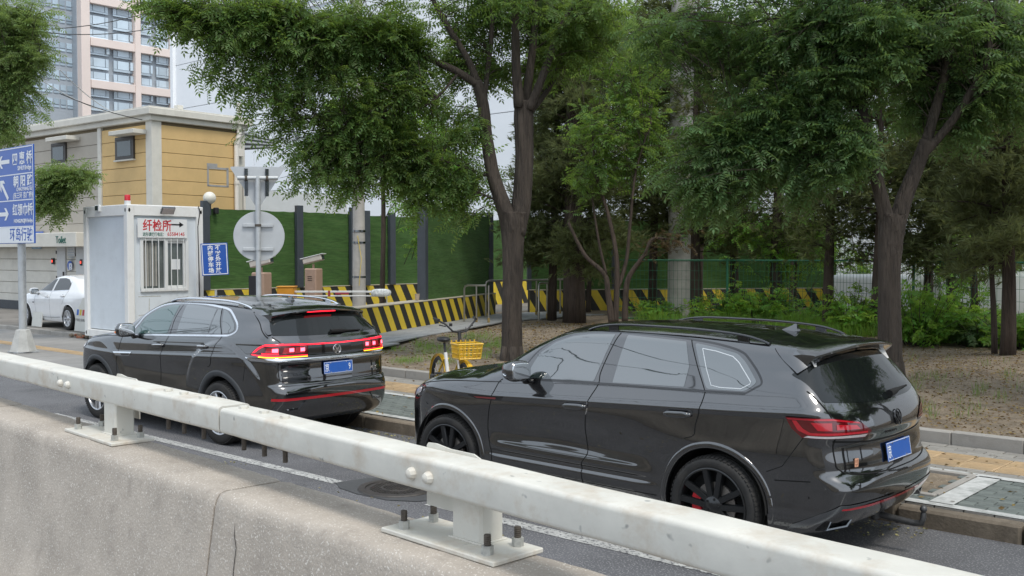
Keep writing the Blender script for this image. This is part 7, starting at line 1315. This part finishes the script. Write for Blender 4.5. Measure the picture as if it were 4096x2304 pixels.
tree('young_tree', 'small bent leaning tree just left of the concrete column', tuple(atz(1572, 812, .33)), [[(1572, 812, 26, 19), (1576, 720, 26, 16), (1592, 680, 26, 14), (1622, 640, 26, 11), (1645, 600, 26, 8), (1720, 610, 26, 4)]], [(1660, 600, 26, 50, 30, .5, 7), (1730, 600, 26, 60, 40, .6, 8)], m_lfd, PIN4, .8, bark=m_barkj, leaves_per=9, root_flare=False)
tree('young_tree', 'thin young tree with fresh leaves behind the roof of the near car', tuple(atz(2005, 800, .33)), [[(2005, 806, 28.5, 9), (2000, 700, 28.5, 8), (2010, 580, 28.5, 6), (2000, 480, 28.5, 4)]], [(1850, 610, 28.5, 70, 50, .8, 16), (1940, 660, 28.5, 70, 50, .8, 16), (2000, 570, 28.5, 80, 60, .8, 20), (2100, 650, 28.5, 70, 50, .8, 16), (2060, 500, 28.5, 60, 50, .7, 12)], m_lfb, PIN4, 1.35, bark=m_barkj, leaves_per=11, root_flare=False)
tree('young_tree', 'thin young tree with fresh leaves at the far right', tuple(atz(2385, 805, .33)), [[(2385, 812, 27.5, 9), (2390, 700, 27.5, 8), (2380, 580, 27.5, 6), (2390, 480, 27.5, 4)]], [(2300, 640, 27.5, 60, 50, .8, 15), (2390, 600, 27.5, 70, 60, .8, 18), (2480, 650, 27.5, 70, 50, .8, 16), (2560, 600, 27.5, 60, 60, .8, 15), (2420, 720, 27.5, 70, 40, .7, 12)], m_lfb, PIN4, 1.35, bark=m_barkj, leaves_per=11, root_flare=False)
# trees behind, in front of the pale building
def backtree(label, u, D, z0, blobs, mat, ls=1.9):
    p = at(u, 640, D); p.z = .2; tree('back_tree', label, tuple(p), [[(u, 800, D, 16), (u+5, 560, D, 14), (u, 350, D, 10), (u-5, 150, D, 6)]], blobs, mat, PIN4, ls, 'trees in front of the pale building', bark=m_barkj, leaves_per=13, root_flare=False, twig_r=.014)
backtree('back tree seen between the forked tree and the column', 1480, 33, .2, [(1440, 120, 33, 110, 110, 1.5, 46), (1540, 60, 33, 110, 80, 1.5, 44), (1420, 300, 33, 80, 90, 1.2, 26), (1530, 220, 33, 90, 80, 1.4, 34), (1420, 430, 33, 60, 60, 1, 14)], m_lfar)
backtree('back tree behind the concrete column', 1760, 34, .2, [(1700, 60, 34, 130, 80, 1.6, 52), (1680, 200, 34, 100, 90, 1.5, 42), (1820, 130, 34, 110, 90, 1.6, 46), (1650, 330, 34, 60, 70, 1.2, 20), (1800, 290, 34, 100, 70, 1.4, 32), (1690, 430, 34, 50, 40, 1, 9)], m_lfar)
backtree('back tree above the roof of the near car', 1990, 33, .2, [(1960, 60, 33, 120, 80, 1.6, 46), (2060, 160, 33, 110, 90, 1.6, 42), (1940, 230, 33, 100, 80, 1.4, 36), (2080, 330, 33, 90, 70, 1.3, 24), (2000, 400, 33, 70, 50, 1, 10)], m_lfar)
backtree('back tree behind the right hand pagoda tree', 2330, 31, .2, [(2240, 90, 31, 130, 90, 1.6, 46), (2380, 150, 31, 120, 100, 1.6, 46), (2300, 300, 31, 110, 80, 1.4, 40), (2220, 420, 31, 80, 60, 1.2, 22), (2400, 400, 31, 90, 70, 1.3, 30)], m_lfar)
backtree('back tree at the right edge of the picture', 2540, 29, .2, [(2520, 120, 29, 120, 110, 1.6, 46), (2540, 330, 29, 110, 100, 1.5, 46), (2500, 480, 29, 90, 70, 1.2, 32), (2600, 550, 29, 90, 80, 1.3, 30), (2440, 570, 29, 80, 60, 1, 22), (2540, 640, 29, 80, 50, 1, 20)], m_lfar)
backtree('back tree peeping out left of the forked tree', 960, 30, .2, [(900, 250, 30, 80, 80, 1.2, 26), (980, 330, 30, 90, 80, 1.2, 30), (860, 330, 30, 80, 60, 1, 22), (1060, 300, 30, 90, 90, 1.2, 30), (1080, 430, 30, 90, 80, 1.2, 30), (1180, 420, 30, 80, 90, 1.2, 26), (1060, 530, 29, 40, 34, .8, 8)], m_lfb)
# shrubs along the mesh fence
def shrub(label, u, v, w_, h, n, mat, tpl=BROAD, s=1.2):
    b = atz(u, v, .34); o = empty('shrub', tuple(b), 0, label, 'shrub', 'shrubs along the mesh fence'); LP, LD = [], []; st = MB()
    for k in range(int(n*.6)):
        a = rng.random()*6.283; r_ = w_*math.sqrt(rng.random()); e = np.array([r_*math.cos(a), r_*math.sin(a), h*(.35+.65*rng.random())*(1-.35*(r_/w_)**2)]); s0 = np.array([e[0]*.3, e[1]*.3, 0]); st.tube([Vector(s0), Vector((s0+e)/2+np.array([0, 0, .1])), Vector(e)], [.010, .008, .004], 4, False); t = .25+.75*nr.rand(9); q = s0[None]*(1-t)[:, None]+e[None]*t[:, None]; LP.append(q+nr.randn(9, 3)*.04); LD.append(nr.randn(9, 3)*np.array([1, 1, .35])+np.array([0, 0, -.1]))
    tag(link(bpy.data.objects.new('stems', st.mesh('stems', m_twig)), o), kind='stuff'); V, Fq = scatter(np.concatenate(LP), np.concatenate(LD), tpl, s); link(bpy.data.objects.new('foliage', np_mesh('foliage', V, Fq, mat)), o)
for k, (u, v, w_, h, n, mt, lb) in enumerate(((1650, 806, .9, .8, 60, m_lfb, 'low bright shrub left of the concrete column foot'), (1830, 812, 1.2, 1.0, 90, m_lfb, 'bright shrub above the front of the near car roof'), (1900, 815, 1.1, 1.5, 90, m_lfb, 'taller shrub with leaning stems above the near car roof'), (2020, 820, 1.1, .9, 80, m_lfb, 'low grassy shrub left of the forked juniper'), (2150, 846, .9, 1.4, 90, m_lfb, 'shrub right beside the V shaped pagoda trunk, on its left'), (2310, 868, 1.0, 1.7, 120, m_lfb, 'leafy shrub right of the V shaped pagoda trunk'), (2400, 862, 1.1, 1.5, 110, m_lfb, 'leafy shrub in front of the mesh fence, second from the right'), (2470, 872, .7, .8, 50, m_lf2, 'small dark shrub beside the several-stemmed juniper'), (2575, 880, .9, 1.0, 70, m_lfb, 'shrub at the right edge behind the juniper stems'), (1980, 760, 1.2, 2.4, 130, m_lfb, 'tall shrub far behind the near car roof'), (2180, 780, 1.2, 2.6, 130, m_lfb, 'tall shrub far behind the V shaped pagoda tree'), (2400, 790, 1.3, 2.6, 140, m_lf2, 'tall dark shrub far back at the right'))): shrub(lb, u, v, w_, h, n, mt)
# ------------------------------------------------------------------ litter and grass
def litter(name, n, xf, yf, zf, s, cols, label, cat='leaf litter', filt=None):
    x, y = xf(n), yf(n)
    if filt is not None: k = filt(x, y); x, y = x[k], y[k]
    n = len(x); P = np.stack([x, y, zf(x, y)+.006], 1); a = nr.rand(n)*6.283; D = np.stack([np.cos(a), np.sin(a), nr.uniform(-.15, .25, n)], 1); T = (np.array([[0, 0, 0], [.5, .28, .06], [1, 0, 0], [.5, -.28, .05]]), np.array([[0, 1, 2, 3]])); V, Fq = scatter(P, D, T, s); o = link(bpy.data.objects.new(name, np_mesh(name, V, Fq, cols))); return tag(o, label, cat, kind='stuff')
m_lit = leaf_mat('fallen_leaf', (.30, .20, .085), (.1, .07, .03), .55, .8); m_pet = leaf_mat('pale_petal', (.50, .44, .22), (.1, .1, .05), .4, .8)
bz = lambda x, y: bedz(x, y)-.02*np.clip((-x-15)/4, 0, 1)*(x < -15.2)
litter('fallen_leaves', 9000, lambda n: nr.uniform(-19, -8, n), lambda n: 11.8+nr.rand(n)**.8*11, bz, .060, m_lit, 'dry fallen leaves scattered over the planting bed', filt=lambda x, y: np.array([not inpoly(a, b, pth) or nr.rand() < .06 for a, b in zip(x, y)]))
litter('fallen_leaves', 14000, lambda n: nr.uniform(-8, 0, n), lambda n: 11.8+nr.rand(n)*10, bz, .042, m_lit, 'dry leaf crumbs on the bare bed at the right')
litter('fallen_petals', 1500, lambda n: nr.uniform(-16, -3, n), lambda n: 8.5-np.abs(nr.randn(n))*.28, lambda x, y: 0*x, .035, m_pet, 'yellowish petals along the foot of the kerb')
litter('fallen_petals', 900, lambda n: nr.uniform(-14, -4, n), lambda n: nr.uniform(3.6, 6.2, n), lambda x, y: 0*x, .035, m_pet, 'pale petals scattered over the asphalt', filt=lambda x, y: (np.sin(x*1.7)+np.sin(x*3.1+1))*.5 > nr.rand(len(x))-.4)
litter('fallen_leaves', 350, lambda n: nr.uniform(-13, -2, n), lambda n: nr.uniform(8.7, 11.6, n), lambda x, y: 0*x+.16, .05, m_lit, 'few leaves lying on the pavement')
def grass(name, pts, label, h=.22, mat=None):
    P, D = [], []
    for x, y, r_, n in pts: a = nr.rand(n)*6.283; q = r_*np.sqrt(nr.rand(n)); px, py = x+q*np.cos(a), y+q*np.sin(a); P.append(np.stack([px, py, bz(px, py)-.01], 1)); D.append(np.stack([nr.randn(n)*.35, nr.randn(n)*.35, np.ones(n)], 1))
    T = (np.array([[0, -.025, 0], [.5, -.015, .02], [1, 0, .10], [.5, .015, .02]]), np.array([[0, 1, 2, 3]])); V, Fq = scatter(np.concatenate(P), np.concatenate(D), T, h); tag(link(bpy.data.objects.new(name, np_mesh(name, V, Fq, mat or m_lfb))), label, 'grass', kind='stuff')
g = []
for k in range(90):
    p = atz(rng.uniform(990, 1290), rng.uniform(838, 915), .3)
    if not inpoly(p.x, p.y, pth) and not inpoly(p.x-.3, p.y, pth): g.append((p.x, p.y, rng.uniform(.08, .35), rng.randint(15, 70)))
grass('grass', g, 'short grass tufts on the bed around the forked tree', .13, m_lfb)
g = []
for k in range(30): p = atz(rng.uniform(2290, 2576), rng.uniform(900, 1050), .32); g.append((p.x, p.y, rng.uniform(.05, .14), rng.randint(6, 22)))
grass('grass', g, 'sparse weeds on the bare bed at the right', .20, m_lfl)
g = []
for k in range(90): p = atz(rng.uniform(1620, 2580), rng.uniform(806, 848)+rng.uniform(0, 14), .34); g.append((p.x, p.y, rng.uniform(.2, .6), rng.randint(30, 90)))
grass('grass', g, 'long grass along the green mesh fence', .42, m_lfb)
for k, (y, z) in enumerate(((-3.2, 9.4), (-2.4, 9.0), (-1.4, 8.7), (2.2, 7.4), (-6.5, 12.0), (-7.2, 12.6))): tag(MB().tube([(40-4*i, y+.05*math.sin(i), z-.9*(1-((i-10)/10)**2)) for i in range(21)], .020, 5).build('overhead_wire', M('street_cable', (.03, .03, .03), .6, var=0) if k == 0 else bpy.data.materials['street_cable']), ('lowest but one', 'second', 'third', 'lowest', 'fifth', 'highest')[k]+' cable strung along the road above the camera side', 'wire', 'cables above the road')
# overhead wires at the upper left
m_wire = M('cable_black', (.03, .03, .03), .6, var=0); m_wirew = M('cable_pale', (.55, .57, .58), .6, var=0)
for k, (a, b, sag, mt, lb) in enumerate((((-40, 70), (520, -25), .5, m_wire, 'upper dark overhead wire at the top left'), ((-40, 58), (560, 20), .6, m_wire, 'lower dark overhead wire at the top left'), ((150, 335-100), (520, 312), .3, m_wire, 'dark wire sagging in front of the office tower'), ((150, 175), (300, 290), .15, m_wirew, 'pale stay wire slanting down to the yellow roof'), ((110, 205), (285, 285), .12, m_wirew, 'second pale stay wire slanting to the yellow roof'))):
    A, B_ = at(*a, 30), at(*b, 36); P = [A.lerp(B_, t)-Vector((0, 0, sag*4*t*(1-t))) for t in np.linspace(0, 1, 20)]; tag(MB().tube(P, .014, 5).build('overhead_wire', mt), lb, 'wire', 'overhead wires')
